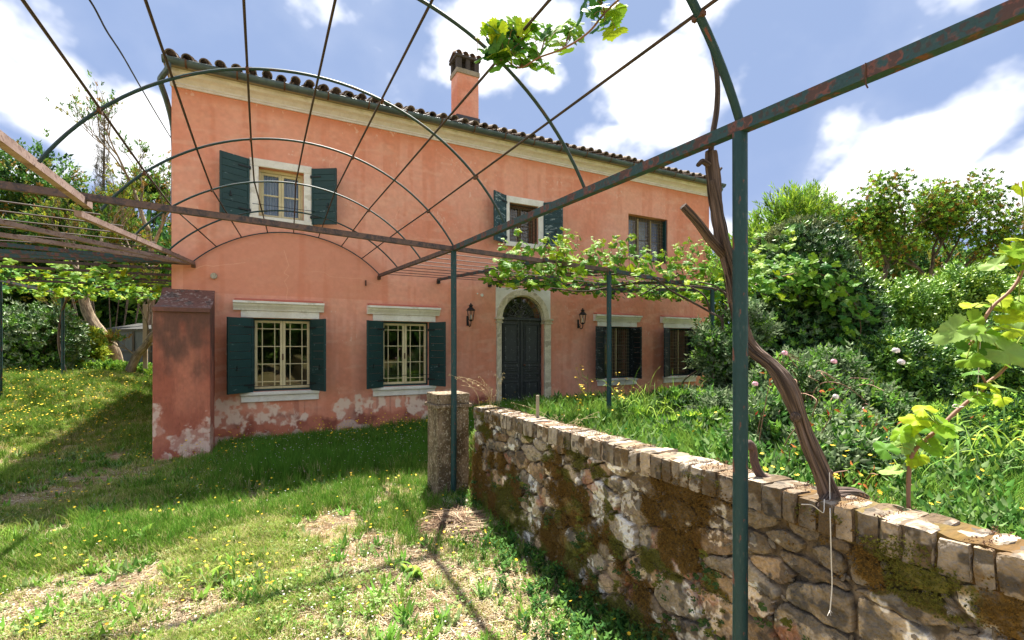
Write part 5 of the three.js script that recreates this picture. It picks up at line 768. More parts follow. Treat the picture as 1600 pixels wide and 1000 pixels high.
bareTree('tall half bare tree behind the gable with yellow leaf tips', [[232, 565, 4], [236, 480, 4], [238, 420, 4], [232, 360, 4]], 0.15, 16, 661, [[232, 360, -0.3, 1, 0, 3, 0.1, 5], [236, 390, 0.5, 0.9, 0.2, 2.6, 0.08, 5], [236, 420, -0.7, 0.6, -0.1, 2.2, 0.07, 5], [236, 420, 0.4, 0.7, 0.4, 2.2, 0.07, 5]], TONE.autumn.concat(TONE.mid));
tag(part('wooden_post', (() => { const p = at(227, 14.2); return rbox(p.x - 0.055, p.y - 0.1, p.z - 0.055, p.x + 0.055, 3.0, p.z + 0.055, 0.01); })(), M.wood, scene), 'pale square wooden post under the left pergola beside the buttress', 'post');
shrub('rhododendron', 'big grey-green shrub behind the green posts at the left edge', 'shrub', 13.5, [[30, 545, 66, 62], [-50, 550, 80, 80], [88, 535, 30, 48], [75, 580, 46, 32], [10, 600, 60, 26]], SPR.oval, [...TONE.grey, ...TONE.mid], 8500, { s: 681, hole: 0.3, freq: 2, size: [0.9, 1.5] }, glossy);
shrub('golden_bush', 'yellow-green bush lit by sun right of the second green post', 'shrub', 15, [[128, 535, 24, 20], [118, 565, 22, 16], [146, 552, 12, 22]], SPR.mid, TONE.yellow, 1100, { s: 691, hole: 0.36, freq: 2.4, size: [0.7, 1.1] });
shrub('background_tree', 'dark leafy tree mass behind the left pergola', 'tree', 27, [[60, 440, 110, 70], [200, 430, 90, 90], [150, 500, 120, 60], [280, 470, 60, 100], [-100, 460, 120, 90]], SPR.huge, [...TONE.dark, ...TONE.mid], 4600, { s: 701, hole: 0.25, freq: 0.6, size: [0.8, 1.3] });
shrub('background_tree', 'mid green tree with yellowing leaves behind bare branches, beside the gable', 'tree', 21, [[215, 330, 45, 40], [240, 300, 36, 34], [130, 330, 36, 30], [190, 380, 60, 34], [90, 360, 40, 36]], SPR.big, [...TONE.autumn, ...TONE.mid, ...TONE.dark], 2100, { s: 711, hole: 0.44, freq: 0.8, size: [0.6, 1.1], shell: 0.6 });
shrub('weed_patch', 'bank of rank green weeds at the foot of the leaning tree', 'weeds', 14.5, [[170, 588, 42, 16], [215, 590, 36, 14], [120, 595, 34, 14], [255, 592, 26, 14]], SPR.mid, [...TONE.light, ...TONE.mid], 1900, { s: 721, hole: 0.25, freq: 2, size: [0.6, 1.1], up: 1.2 });
{ // garden shed of grey sheeting
  const t = thing('garden_shed', 'low grey shed of translucent sheeting behind the leaning tree', 'shed'), a = at(158, 18.5), b = at(262, 17.5), y0 = Math.min(a.y, b.y) - 0.1, y1 = 1.75 + (542 - 515) / FOC * 18; const sheet = std({ map: tex(256, 256, (u, v) => { const f = fbm(u * 6, v * 6, 731, 4, 6); return mix3([0.045, 0.052, 0.05], [0.09, 0.098, 0.092], f); }), roughness: 0.6 });
  const N = 4, wood = std({ color: C(0.08, 0.075, 0.065), roughness: 0.9 }); for (let i = 0; i < N; i++) { const p = a.clone().lerp(b, i / N), q = a.clone().lerp(b, (i + 1) / N); const g = triangles([p.x, y0, p.z, q.x, y0, q.z, q.x, y1, q.z, p.x, y1, p.z], [0, 1, 2, 0, 2, 3]); g.setAttribute('uv', new THREE.Float32BufferAttribute([0, 0, 1, 0, 1, 1, 0, 1], 2)); part('sheet', g, sheet, t); part('frame_post', bar(V(p.x, y0, p.z + 0.03), V(p.x, y1, p.z + 0.031), 0.06, 0.06), wood, t); }
  for (const y of [lerp(y0, y1, 0.5), y1 - 0.03]) part('frame_rail', bar(V(a.x, y, a.z + 0.04), V(b.x, y, b.z + 0.04), 0.05, 0.06), wood, t);
  const c = a.clone().add(V(0.6, 0, -3)), d = b.clone().add(V(0.6, 0, -3)); part('shed_roof', [triangles([a.x, y1 + 0.02, a.z + 0.15, b.x, y1 + 0.02, b.z + 0.15, d.x, y1 + 0.4, d.z, c.x, y1 + 0.4, c.z], [0, 1, 2, 0, 2, 3]), triangles([a.x, y0, a.z, a.x, y1, a.z, c.x, y1 + 0.38, c.z, c.x, y0, c.z], [0, 1, 2, 0, 2, 3])], std({ color: C(0.025, 0.025, 0.022), roughness: 1 }), t);
}

// ------------------------------------------------------------------ right background
shrub('feathery_tree', 'light green feathery tree beyond the dark shrub right of the house', 'tree', 24, [[1248, 350, 56, 46], [1205, 380, 50, 40], [1290, 385, 44, 46], [1235, 420, 80, 50], [1175, 410, 40, 40]], SPR.fine, [...TONE.light, [0.12, 0.19, 0.05]], 4300, { s: 741, hole: 0.36, freq: 0.8, size: [1.2, 2.2], up: 1.0 });
{ // spreading tree with visible branches
  const Z = 17, t = thing('spreading_tree', 'broad flat-topped tree with dark open branches against the sky on the right', 'tree'), g = [], tips = [];
  const base = at(1445, Z); part('trunk', tube([base, P(1448, 470, Z), P(1452, 440, Z)], 0.17, 0.12, 10, 12, 0.15), M.barkDark, t); part('trunk', tube([at(1372, Z), P(1376, 450, Z), P(1386, 415, Z)], 0.14, 0.09, 10, 12, 0.15), M.barkDark, t);
  [[1386, 415, -0.35, 1, 0.1, 1.1, 0.06], [1386, 415, 0.25, 1, -0.2, 1.2, 0.06], [1378, 440, -0.9, 0.8, 0.2, 1.0, 0.05], [1452, 440, -0.5, 0.9, 0.3, 1.1, 0.07], [1452, 440, 0.1, 1, 0, 1.2, 0.07], [1452, 440, 0.7, 0.75, 0.1, 1.3, 0.07], [1450, 455, 1.0, 0.5, -0.2, 1.2, 0.06], [1386, 425, 0.8, 0.7, 0.3, 1.1, 0.05]].forEach(([x, y, dx, dy, dz, L, r], i) => { const b = branches(P(x, y, Z), V(SN * dx + CS * dz, dy, CS * dx - SN * dz), L * 0.95, r, 4, 751 + i, { spread: 0.7, up: 0.1, ratio: 0.7, kids: 2 }); g.push(...b.geos); tips.push(...b.tips); });
  part('branch', merge(g), M.barkDark, t); leafTips(t, 'crown', SPR.oval, leaf, tips, 6, [...TONE.mid, ...TONE.light, ...TONE.autumn], 771, [0.8, 1.5], 0.42);
}
shrub('laurel_bush', 'tall dark glossy evergreen bush right of the house corner', 'shrub', 10, [[1262, 420, 66, 66], [1215, 480, 50, 80], [1295, 490, 66, 80], [1245, 560, 90, 66], [1180, 500, 36, 60], [1335, 540, 50, 66], [1200, 590, 60, 50], [1310, 600, 70, 40]], SPR.oval, [...TONE.dark, ...TONE.mid, ...TONE.grey], 12500, { s: 781, hole: 0.3, freq: 1.6, size: [0.8, 1.3], shell: 0.5 }, glossy);
shrub('pale_topped_bush', 'bush with pale variegated leaves on top of the dark evergreen', 'shrub', 10.6, [[1255, 372, 48, 26], [1215, 395, 34, 26], [1295, 395, 30, 26]], SPR.small, [[0.16, 0.18, 0.07], [0.10, 0.13, 0.05], [0.05, 0.08, 0.03]], 2100, { s: 791, hole: 0.36, freq: 2, size: [1, 1.6] });
shrub('garden_bush', 'sunlit mid green bush below the spreading tree', 'shrub', 11.5, [[1400, 480, 66, 42], [1470, 490, 60, 46], [1360, 510, 56, 46], [1430, 535, 80, 50], [1540, 500, 66, 56], [1340, 460, 40, 36], [1500, 450, 50, 30], [1600, 500, 60, 60]], SPR.small, [...TONE.light, ...TONE.light, ...TONE.mid], 9000, { s: 801, hole: 0.33, freq: 1.8, size: [1.1, 1.9], up: 0.9 }, sheeny);
shrub('garden_bush', 'large shaded green bush in the middle of the garden', 'shrub', 8.6, [[1400, 570, 62, 48], [1470, 585, 60, 50], [1350, 590, 46, 44], [1545, 575, 66, 56], [1440, 625, 100, 40], [1600, 560, 60, 70], [1350, 630, 50, 40], [1540, 630, 60, 36]], SPR.small, [...TONE.mid, ...TONE.light, ...TONE.mid, ...TONE.dark], 10000, { s: 811, hole: 0.34, freq: 2, size: [0.9, 1.5], up: 0.6 }, sheeny);
shrub('background_tree', 'low dark tree line at the far right edge of the garden', 'tree', 26, [[1440, 418, 66, 36], [1365, 410, 60, 36], [1510, 430, 50, 34], [1560, 430, 70, 34], [1490, 455, 70, 34], [1640, 440, 70, 50], [1400, 450, 80, 40], [1320, 460, 70, 40], [1560, 490, 120, 40], [1720, 450, 100, 70]], SPR.big, [...TONE.mid, ...TONE.dark, ...TONE.autumn], 7000, { s: 821, hole: 0.33, freq: 0.7, size: [0.9, 1.5] });
shrub('background_tree', 'green tree between the house corner and the dark bush', 'tree', 18, [[1150, 450, 40, 60], [1185, 430, 40, 50], [1140, 520, 50, 60], [1200, 500, 60, 60]], SPR.mid, [...TONE.mid, ...TONE.light], 2600, { s: 831, hole: 0.33, freq: 1.2, size: [1, 1.7] });
shrub('garden_bush', 'low leafy bush along the right edge behind the young vine shoot', 'shrub', 5.2, [[1420, 668, 60, 24], [1500, 672, 70, 28], [1580, 660, 60, 36], [1460, 700, 50, 20, -0.6], [1390, 700, 40, 22, -0.8], [1660, 670, 70, 50]], SPR.small, [...TONE.mid, ...TONE.dark, ...TONE.light], 5500, { s: 836, hole: 0.4, freq: 2.4, size: [0.5, 1.1], up: 0.7, shell: 0.6 });
{
  const t = shrub('rose_bush', 'arching small-leaved rose bush with a few pale pink blooms behind the wall', 'shrub', 5.4, [[1290, 590, 54, 40, 0.4], [1235, 620, 70, 56], [1335, 640, 74, 38], [1285, 680, 100, 46, -0.5], [1200, 680, 64, 56, -0.5], [1370, 670, 56, 34, -0.3], [1255, 715, 90, 34, -1.1], [1335, 715, 60, 26, -1.2]], SPR.tiny, [...TONE.grey, ...TONE.mid, [0.2, 0.26, 0.14]], 14000, { s: 841, hole: 0.43, freq: 2.9, size: [0.6, 1.7], up: 0.5, shell: 0.7 });
  const canes = []; seed(842); for (let i = 0; i < 26; i++) { const a = P(rr(1180, 1340), rr(640, 700), 5.4 + rr(-0.4, 0.4)), b = P(rr(1180, 1390), rr(545, 690), 4.9 + rr(-0.3, 0.5)); a.y = 0.6; canes.push(tube([a, a.clone().lerp(b, 0.5).add(V(0, rr(0.15, 0.4), 0)), b, b.clone().add(V(rr(-0.1, 0.25), rr(-0.2, 0), rr(-0.1, 0.2)))], 0.007, 0.003, 5, 14)); } part('cane', merge(canes), M.cane, t);
  const petal = (() => { const l = []; for (let r = 0; r < 2; r++) for (let i = 0; i < 6; i++) { const q = new THREE.SphereGeometry(0.028 - r * 0.008, 6, 4, 0, 2.2, 0.3, 1.2).rotateX(0.5 + r * 0.5).rotateY(i * 1.05 + r * 0.5); l.push(q.toNonIndexed()); } return mergeGeometries(l.map((q) => { q.deleteAttribute('uv'); return q; })); })();
  const pk = leafSoft(0.78, 0.5, 0.58, 0.3), wt = leafSoft(0.8, 0.72, 0.72, 0.3);
  for (const [x, y, w] of [[1226, 552, 0], [1303, 565, 0], [1242, 608, 0], [1306, 620, 1], [1408, 566, 1], [1400, 548, 1], [1352, 640, 0], [1180, 600, 0]]) { const m = part('rose_bloom', petal, w ? wt : pk, t); m.position.copy(P(x, y, x > 1390 ? 7.2 : 4.75)); m.rotation.set(rr(0.2, 0.9), rr(0, 6), 0); m.scale.setScalar(x > 1390 ? 1.8 : 1); }
}
shrub('post_shrub', 'grey-green small-leaved shrub around the far green posts by the last window', 'shrub', 7.4, [[1135, 560, 40, 56], [1105, 615, 40, 46], [1155, 620, 50, 66], [1110, 665, 64, 50, -0.8], [1065, 650, 26, 36, -0.3], [1165, 520, 34, 44], [1112, 525, 20, 36], [1180, 690, 50, 50, -1.2]], SPR.tiny, [...TONE.grey, ...TONE.grey, [0.15, 0.2, 0.12], ...TONE.mid], 9500, { s: 851, hole: 0.42, freq: 2.4, size: [0.7, 1.8], up: 0.4, shell: 0.65 });
shrub('low_shrub', 'low loose herb bush in front of the right-hand windows behind the wall', 'shrub', 6.8, [[1060, 650, 46, 30], [1010, 668, 40, 20], [1100, 690, 60, 30, -0.9], [1050, 690, 50, 22, -0.8]], SPR.oval, [...TONE.mid, ...TONE.light, ...TONE.grey], 3200, { s: 856, hole: 0.4, freq: 2.6, size: [0.5, 1.2], up: 1.0, shell: 0.7 });
{ // photinia: shoots with red young leaves
  const t = thing('photinia', 'shoots with red and green leaves among the rose bush behind the wall', 'shrub'), red = leafSoft(0.34, 0.04, 0.025, 0.35), orange = leafSoft(0.42, 0.13, 0.03, 0.35), grn = leafSoft(0.16, 0.26, 0.04, 0.4), g = blade(0.085, 0.03, 0.25, 0.2); seed(861); const canes = [];
  const tips = [[1300, 648, 4.1], [1282, 618, 4.3], [1262, 652, 4.2], [1372, 655, 4.1], [1390, 668, 4.0], [1345, 648, 4.2], [1205, 590, 4.4], [1190, 645, 4.5], [1235, 700, 3.6], [1340, 745, 3.4], [1372, 742, 3.4], [1400, 748, 3.7], [1440, 770, 3.6], [1325, 735, 3.5], [1250, 662, 4.2], [1530, 658, 4.8]];
  for (const [x, y, Z] of tips) { const p = P(x, y, Z), f = V(p.x + rr(-0.2, 0.4), 0.55, p.z - rr(0, 0.3)); canes.push(tube([f, f.clone().lerp(p, 0.6).add(V(0, 0.08, 0)), p], 0.006, 0.003, 5, 8)); for (let i = 0; i < 9; i++) { const m = part('leaf', g, i < 2 ? pick([red, orange, grn]) : i < 4 ? pick([orange, grn, grn]) : grn, t); m.position.copy(p).add(V(rr(-0.06, 0.06), rr(-0.09, 0.05), rr(-0.06, 0.06))); m.rotation.set(rr(-1.8, 1.8), rr(0, 6), rr(-0.8, 0.8)); m.scale.setScalar(rr(0.45, 0.9)); } } part('cane', merge(canes), M.cane, t);
}
// trees behind the viewer, which the window panes mirror
for (const [x, z, h, w] of [[-8, 34, 4.8, 4.6], [1.5, 37, 5.4, 5.0], [11, 35, 4.8, 4.8]]) { const t = thing('garden_tree', 'leafy tree across the garden facing the ' + (x < 0 ? 'left' : x < 5 ? 'middle' : 'right') + ' part of the house', 'tree', [0, 0, 0], 'trees across the garden facing the house'); part('trunk', tube([V(x, -0.5, z), V(x + 0.2, h * 0.5, z)], 0.25, 0.14, 8, 6), M.barkDark, t); crown(t, 'crown', SPR.huge, leaf, [[x, h * 0.55, z, w, h * 0.42, 2.4], [x - 2, h * 0.3, z, w * 0.7, h * 0.3, 2]], 1500, [...TONE.mid, ...TONE.dark], { s: 871 + x, hole: 0.28, freq: 0.5, size: [1, 1.6] }); }

// ------------------------------------------------------------------ grapevine leaves
// five-lobed toothed leaf, stalk at the origin, lying in the x-y plane with its tip at +y
function grapeLeaf(s, curl = 0.25) {
  seed(s); const out = [], N = 44;
  for (let i = 0; i <= N; i++) { const t = i / N, a = -Math.PI / 2 + 0.22 + t * (2 * Math.PI - 0.44), dir = a; // from left of the stalk round the tip to its right
    const up = Math.abs(((dir - Math.PI / 2 + Math.PI * 3) % (2 * Math.PI)) - Math.PI); const lob = 0.60 + 0.36 * Math.pow(Math.max(0, Math.cos(up * 1.0 * 2.55)), 0.7) * (up < 2.0 ? 1 : 0.75) + (up > 2.0 ? 0.0 : 0.04);
    const tooth = (i % 2 ? 1.0 : 0.9) * rr(0.95, 1.05); out.push([Math.cos(a) * lob * 0.5 * tooth, Math.sin(a) * lob * 0.5 * tooth]); }
  const pos = [0, 0, 0], idx = [], w1 = rr(0.5, 1.5), w2 = rr(0, 6);
  const zf = (x, y) => -curl * (x * x + y * y) * 1.2 + 0.05 * Math.sin(x * 9 * w1 + w2) * Math.hypot(x, y) + 0.035 * Math.cos(Math.atan2(x, y + 0.02) * 5) * Math.hypot(x, y) * 2;
  for (const k of [0.55, 1]) for (const [x, y] of out) pos.push(x * k, y * k, zf(x * k, y * k));
  const n = out.length; for (let i = 0; i < n - 1; i++) { idx.push(0, 1 + i, 2 + i, 1 + i, 1 + n + i, 2 + n + i, 1 + i, 2 + n + i, 2 + i); }
  const g = triangles(pos, idx); g.translate(0, 0.12, 0); const uv = g.attributes.uv; for (let i = 0; i < uv.count; i++) uv.setXY(i, pos[i * 3] + 0.5, pos[i * 3 + 1] + 0.5); return g;
}
const GL = [grapeLeaf(901, 0.15), grapeLeaf(902, 0.35), grapeLeaf(903, 0.55), grapeLeaf(904, -0.2)];
const veins = tex(256, 256, (u, v) => { const x = u - 0.5, y = v - 0.5, r = Math.hypot(x, y), a = Math.atan2(x, y); let k = 0; for (const q of [0, 0.85, -0.85, 1.75, -1.75]) k = Math.max(k, sstep(0.012, 0.004, Math.abs(r * Math.sin(clamp(a - q, -1.5, 1.5))) + (Math.abs(a - q) > 1.2 ? 1 : 0))); const m = fbm(u * 9, v * 9, 911, 4); const c = [0.82 + 0.3 * m, 0.85 + 0.25 * m, 0.8 + 0.2 * m]; return mix3(c, [1, 1, 0.95], k * 0.6).map((q) => q * 0.9); });
const vineMat = (r, g, b, t = 0.42) => { const m = leafMat(r, g, b, t); m.map = veins; m.roughness = 0.5; return m; };
const VM = { yellow: vineMat(0.46, 0.58, 0.03, 0.5), lime: vineMat(0.26, 0.44, 0.035, 0.48), green: vineMat(0.12, 0.28, 0.035, 0.42), deep: vineMat(0.05, 0.16, 0.035, 0.32), pale: vineMat(0.36, 0.54, 0.15, 0.45) };
const VMIX = [VM.yellow, VM.lime, VM.lime, VM.lime, VM.green, VM.green, VM.green, VM.pale];
// leaves as [place, material]; the first `single` nearest ones are parts, the rest one mass per material
function hangLeaves(parent, items, single) {
  items.forEach((q) => { const e = q[0].elements; q[2] = project(V(e[12], e[13], e[14]))[2] / (Math.hypot(e[0], e[1], e[2]) + 0.02); }); items.sort((a, b) => a[2] - b[2]);
  items.slice(0, single).forEach(([m, mat]) => { const o = part('leaf', pick(GL), mat, parent); o.applyMatrix4(m); });
  const rest = items.slice(single); if (!rest.length) return; seed(921);
  const list = [], cols = []; for (const [m, mat] of rest) { list.push(m); cols.push(mat.color.clone()); }
  const bulk = vineMat(1, 1, 1, 0.42); inst('leaf_mass', GL[1], bulk, list, parent, cols).userData.kind = 'stuff';
}
const leafPlace = (p, tilt, size) => { const q = new THREE.Quaternion().setFromUnitVectors(V(0, 0, 1), tilt.normalize()).multiply(new THREE.Quaternion().setFromAxisAngle(V(0, 0, 1), rr(0, 6.3))); return new THREE.Matrix4().compose(p, q, V(size, size, size)); };
// a shoot: cane with leaves along it, smaller and yellower to the tip
function shoot(items, canes, pts, n, size, r = 0.005) {
  const c = new THREE.CatmullRomCurve3(pts); canes.push(tube(c.getPoints(14), r, r * 0.35, 5));
  for (let i = 0; i < n; i++) { const t = (i + 0.6) / n, p = c.getPoint(t), s = size * lerp(1.1, 0.35, Math.pow(t, 1.6)) * rr(0.8, 1.2), off = V(rr(-1, 1), rr(-0.5, 0.7), rr(-1, 1)).normalize().multiplyScalar(s * 0.5); const m = t > 0.8 ? pick([VM.yellow, VM.pale, VM.pale]) : pick(VMIX); items.push([leafPlace(p.clone().add(off), V(off.x * 4 + rr(-0.5, 0.5), rr(0.1, 1.1), off.z * 4 + rr(-0.2, 0.9)), s), m]); canes.push(tube([p, p.clone().add(off)], 0.0022, 0.0016, 4)); }
}
{ // on the right pergola
  const t = thing('grapevine', 'bright green grapevine spreading over the flat pergola in front of the right windows', 'vine'), items = [], canes = []; seed(931);
  const top = (x, z) => lerp(FR(Math.min(x, 7.2)), 3.2, clamp((4.28 - z) / 4.28));
  const lump = (x, z) => fbm(x * 0.9 + 2, z * 0.8, 935, 3);
  for (let i = 0; i < 4200 && items.length < 1250; i++) { const x = rr(3.6, 10.8), z = rr(0.4, 4.5); if (x < 4.6 && rnd() > (x - 3.5) * (z > 2.2 ? 0.5 : 0.9)) continue; if (lump(x, z) < 0.40 + rr(-0.06, 0.08)) continue; const y = top(x, z) + rr(-0.16, 0.2) + (lump(x, z) - 0.45) * 0.9 * rnd(); items.push([leafPlace(V(x, y, z), V(rr(-0.8, 0.8), rr(0.3, 1.2), rr(-0.4, 1)), rr(0.13, 0.22)), pick([...VMIX, VM.deep])]); }
  // mounds that stand up over the front rail
  for (const [px, py, w, n] of [[805, 410, 30, 5], [850, 392, 30, 9], [880, 400, 30, 6], [940, 400, 30, 6], [975, 398, 28, 9], [1020, 415, 26, 6], [1075, 405, 34, 10], [1110, 400, 26, 8], [1150, 415, 20, 5], [900, 415, 60, 5]]) for (let k = 0; k < n; k++) { const x0 = px + rr(-w, w), Z0 = 6.6 + (px - 800) / 330 * 1.7 + rr(-0.3, 0.9), a = P(x0, 425 + (px - 800) * 0.05, Z0), b = P(x0 + rr(-18, 22), py - rr(0, 28), Z0 + rr(-0.2, 0.2)); shoot(items, canes, [a, a.clone().lerp(b, 0.5).add(V(rr(-0.1, 0.1), 0, rr(-0.1, 0.1))), b, b.clone().add(V(rr(-0.08, 0.08), rr(0.02, 0.12), rr(-0.08, 0.08)))], 10, 0.19); }
  hangLeaves(t, items, 300); part('cane', merge(canes), M.cane, t);
  const arms = [[[1118, 612], [1108, 575], [1122, 540], [1128, 500], [1110, 488], [1078, 470], [1045, 452], [1022, 434], [985, 428], [920, 430], [870, 424]], [[1128, 500], [1136, 470], [1120, 448], [1090, 440]], [[1110, 488], [1100, 462], [1075, 446]], [[1180, 505], [1150, 470], [1120, 452], [1060, 446]], [[1118, 590], [1130, 545], [1144, 520], [1150, 492]], [[1085, 655], [1068, 630], [1066, 600], [1080, 585], [1105, 570], [1125, 545]], [[1000, 440], [960, 448], [910, 455], [860, 450]], [[1060, 430], [1030, 445], [1000, 462]]];
  arms.forEach((a, i) => part('old_wood', tube(a.map(([x, y], k) => P(x, y, 7.7 + 0.12 * Math.sin(k * 1.7 + i) + (i > 5 ? 0.6 : 0))), i ? 0.018 : 0.026, 0.011, 8, a.length * 6, 0.3), M.vineBark, t));
}
{ // on the left pergola
  const t = thing('grapevine', 'grapevine hanging in the bars of the left pergola beside the gable', 'vine'), items = [], canes = []; seed(941);
  for (let i = 0; i < 3000 && items.length < 760; i++) { const x = rr(-5.3, -1.45), z = rr(-6.8, -0.25), k = fbm(x * 1.1, z * 0.9, 945, 3); if (k < 0.45) continue; items.push([leafPlace(V(x, 3.14 + rr(-0.1, 0.14), z), V(rr(-0.9, 0.9), rr(0.3, 1.2), rr(-0.3, 1)), rr(0.15, 0.25)), pick([VM.yellow, VM.lime, VM.lime, VM.green, VM.green, VM.deep])]); }
  for (let i = 0; i < 16; i++) { const a = V(rr(-5, -1.6), 3.1, rr(-6.5, -0.4)), b = a.clone().add(V(rr(-0.5, 0.5), rr(-0.22, 0.05), rr(-0.3, 0.5))); shoot(items, canes, [a, a.clone().lerp(b, 0.5).add(V(0, 0.06, 0)), b], 7, 0.2); }
  hangLeaves(t, items, 240); part('cane', merge(canes), M.cane, t);
  part('old_wood', tube([V(LP.x + 0.34, groundY(LP.x, -6.4), -6.45), V(LP.x + 0.2, 1.9, -6.4), V(LP.x + 0.36, 2.9, -6.3), V(-3.6, 3.12, -5), V(-2.6, 3.12, -3), V(-1.9, 3.1, -1)], 0.035, 0.012, 8, 40, 0.3), M.vineBark, t);
}
{ // bunch of leaves on the vault overhead
  const t = thing('vine_shoot', 'sunlit vine shoot with green leaves draped over the vault overhead', 'vine'), items = [], canes = []; seed(951);
  const spine = [P(1085, -60, 2.72), P(1010, -40, 2.6), P(966, 0, 2.6), P(945, 20, 2.62), P(920, 50, 2.68), P(882, 75, 2.78), P(842, 90, 2.9), P(812, 106, 3.0), P(790, 92, 3.08), P(768, 66, 3.14), P(750, 48, 3.2)];
  part('cane', tube(spine, 0.007, 0.004, 7, 60, 0.2), M.cane, t);
  const spots = []; for (let i = 0; i < 84; i++) { const k = rnd(); spots.push(k < 0.68 ? [rr(758, 860), rr(34, 104), 3.05] : k < 0.84 ? [rr(850, 905), rr(30, 85), 2.85] : [rr(915, 965), rr(-10, 48), 2.62]); }
  for (const [x, y, Z] of spots) { const p = P(x, y, Z + rr(-0.12, 0.12)), s = rr(0.12, 0.2); items.push([leafPlace(p, V(rr(-0.8, 0.4), rr(0.1, 1), rr(-0.2, 1.1)), s), pick([VM.green, VM.lime, VM.lime, VM.green, VM.yellow, VM.deep])]); let best = spine[0]; for (const q of spine) if (q.distanceTo(p) < best.distanceTo(p)) best = q; canes.push(tube([best, best.clone().lerp(p, 0.6).add(V(0, 0.015, 0)), p], 0.0025, 0.0017, 4, 5)); }
  for (const [x, y] of [[772, 42], [830, 28], [746, 60], [925, 18]]) { const a = P(x, y + 22, 3.1), b = P(x, y, 3.12); canes.push(tube([a, b, b.clone().add(V(0.01, 0.03, 0.01))], 0.0022, 0.001, 4)); items.push([leafPlace(b, V(0, 0.5, 1), 0.04), VM.yellow]); }
  hangLeaves(t, items, 300); part('leaf_stalk', merge(canes), M.cane, t);
}
{ // young shoot at the right edge
  const t = thing('vine_shoot', 'young vine shoot with big translucent leaves climbing at the right edge', 'vine'), items = [], stalks = []; seed(961); const Z = 2.35;
  const a = P(1420, 806, 2.32), stem = [V(a.x + 0.02, 0.75, a.z), a, P(1421, 730, Z), P(1428, 705, Z), P(1443, 690, Z), P(1468, 668, Z), P(1494, 643, Z), P(1515, 625, Z), P(1532, 613, Z), P(1541, 600, Z), P(1560, 585, Z), P(1576, 569, Z)];
  part('cane', tube(stem, (q) => 0.0095 * (1 - 0.25 * q) * (1 + 0.14 * Math.max(0, Math.sin(q * 50))), 0, 8, 90, 0.15), M.cane, t);
  part('cane', tube([P(1516, 539, Z), P(1530, 516, Z), P(1537, 500, Z), P(1552, 478, Z), P(1578, 455, Z), P(1594, 432, Z), P(1602, 405, Z), P(1606, 385, Z)], 0.008, 0.0065, 8, 40, 0.15), M.cane, t); part('cane', tube([P(1541, 601, Z), P(1535, 588, Z), P(1530, 580, Z)], 0.006, 0.004, 7), M.cane, t);
  const L = [[1535, 520, 0.19, VM.pale, 0.2, 0.4, 0.9], [1500, 512, 0.2, VM.pale, -0.2, 0.3, 1], [1560, 545, 0.21, VM.pale, 0.1, 0.2, 1], [1528, 552, 0.2, VM.green, -0.1, 0.35, 1], [1548, 555, 0.17, VM.lime, 0.6, 0.5, 0.7], [1582, 540, 0.16, VM.lime, 0.4, 0.6, 0.7], [1590, 552, 0.15, VM.green, 0.2, 0.2, 1], [1548, 480, 0.16, VM.lime, 0.2, 0.7, 0.5], [1570, 490, 0.16, VM.yellow, 0.4, 0.3, 0.8], [1520, 480, 0.13, VM.yellow, 0.1, 0.9, 0.4], [1590, 400, 0.15, VM.yellow, 0, 0.5, 0.9], [1580, 388, 0.14, VM.lime, 0.3, 0.4, 0.8], [1598, 412, 0.13, VM.lime, -0.3, 0.4, 0.8], [1572, 396, 0.12, VM.pale, 0.2, 0.9, 0.4], [1596, 292, 0.1, VM.yellow, 0, 0.2, 1], [1545, 605, 0.14, VM.yellow, 0.3, 0.7, 0.5], [1535, 622, 0.13, VM.lime, -0.2, 0.8, 0.5], [1560, 602, 0.12, VM.pale, 0.4, 0.8, 0.4], [1517, 580, 0.12, VM.green, -0.2, 0.9, 0.4],
    [1462, 660, 0.19, VM.lime, 0.1, 0.6, 0.8], [1440, 655, 0.16, VM.yellow, -0.2, 0.9, 0.5], [1478, 664, 0.16, VM.pale, 0.4, 0.6, 0.6], [1420, 672, 0.14, VM.yellow, -0.4, 0.7, 0.6], [1425, 692, 0.18, VM.pale, -0.1, 0.4, 0.9], [1408, 695, 0.16, VM.pale, -0.5, 0.4, 0.8], [1452, 695, 0.14, VM.lime, 0.2, 0.2, 1], [1436, 710, 0.15, VM.yellow, 0.1, 0.3, 0.9], [1455, 678, 0.16, VM.green, 0.3, 0.5, 0.8], [1388, 705, 0.14, VM.green, -0.4, 0.6, 0.7], [1512, 500, 0.17, VM.lime, -0.3, 0.6, 0.8], [1545, 530, 0.18, VM.lime, 0.2, 0.3, 1], [1575, 515, 0.16, VM.yellow, 0.3, 0.5, 0.8], [1592, 470, 0.15, VM.lime, 0.3, 0.5, 0.8], [1562, 465, 0.14, VM.yellow, -0.1, 0.7, 0.6], [1510, 560, 0.15, VM.lime, -0.3, 0.5, 0.9], [1600, 520, 0.17, VM.pale, 0.1, 0.2, 1], [1566, 620, 0.12, VM.yellow, 0.3, 0.6, 0.6], [1585, 372, 0.12, VM.yellow, 0.2, 0.8, 0.5], [1562, 412, 0.13, VM.pale, -0.4, 0.5, 0.8], [1446, 640, 0.14, VM.yellow, 0.0, 0.9, 0.5], [1405, 680, 0.14, VM.lime, -0.4, 0.7, 0.6], [1400, 735, 0.12, VM.pale, -0.3, 0.7, 0.6]];
  const nodes = [...stem.slice(2), P(1530, 516, Z), P(1552, 478, Z), P(1594, 432, Z), P(1604, 395, Z)];
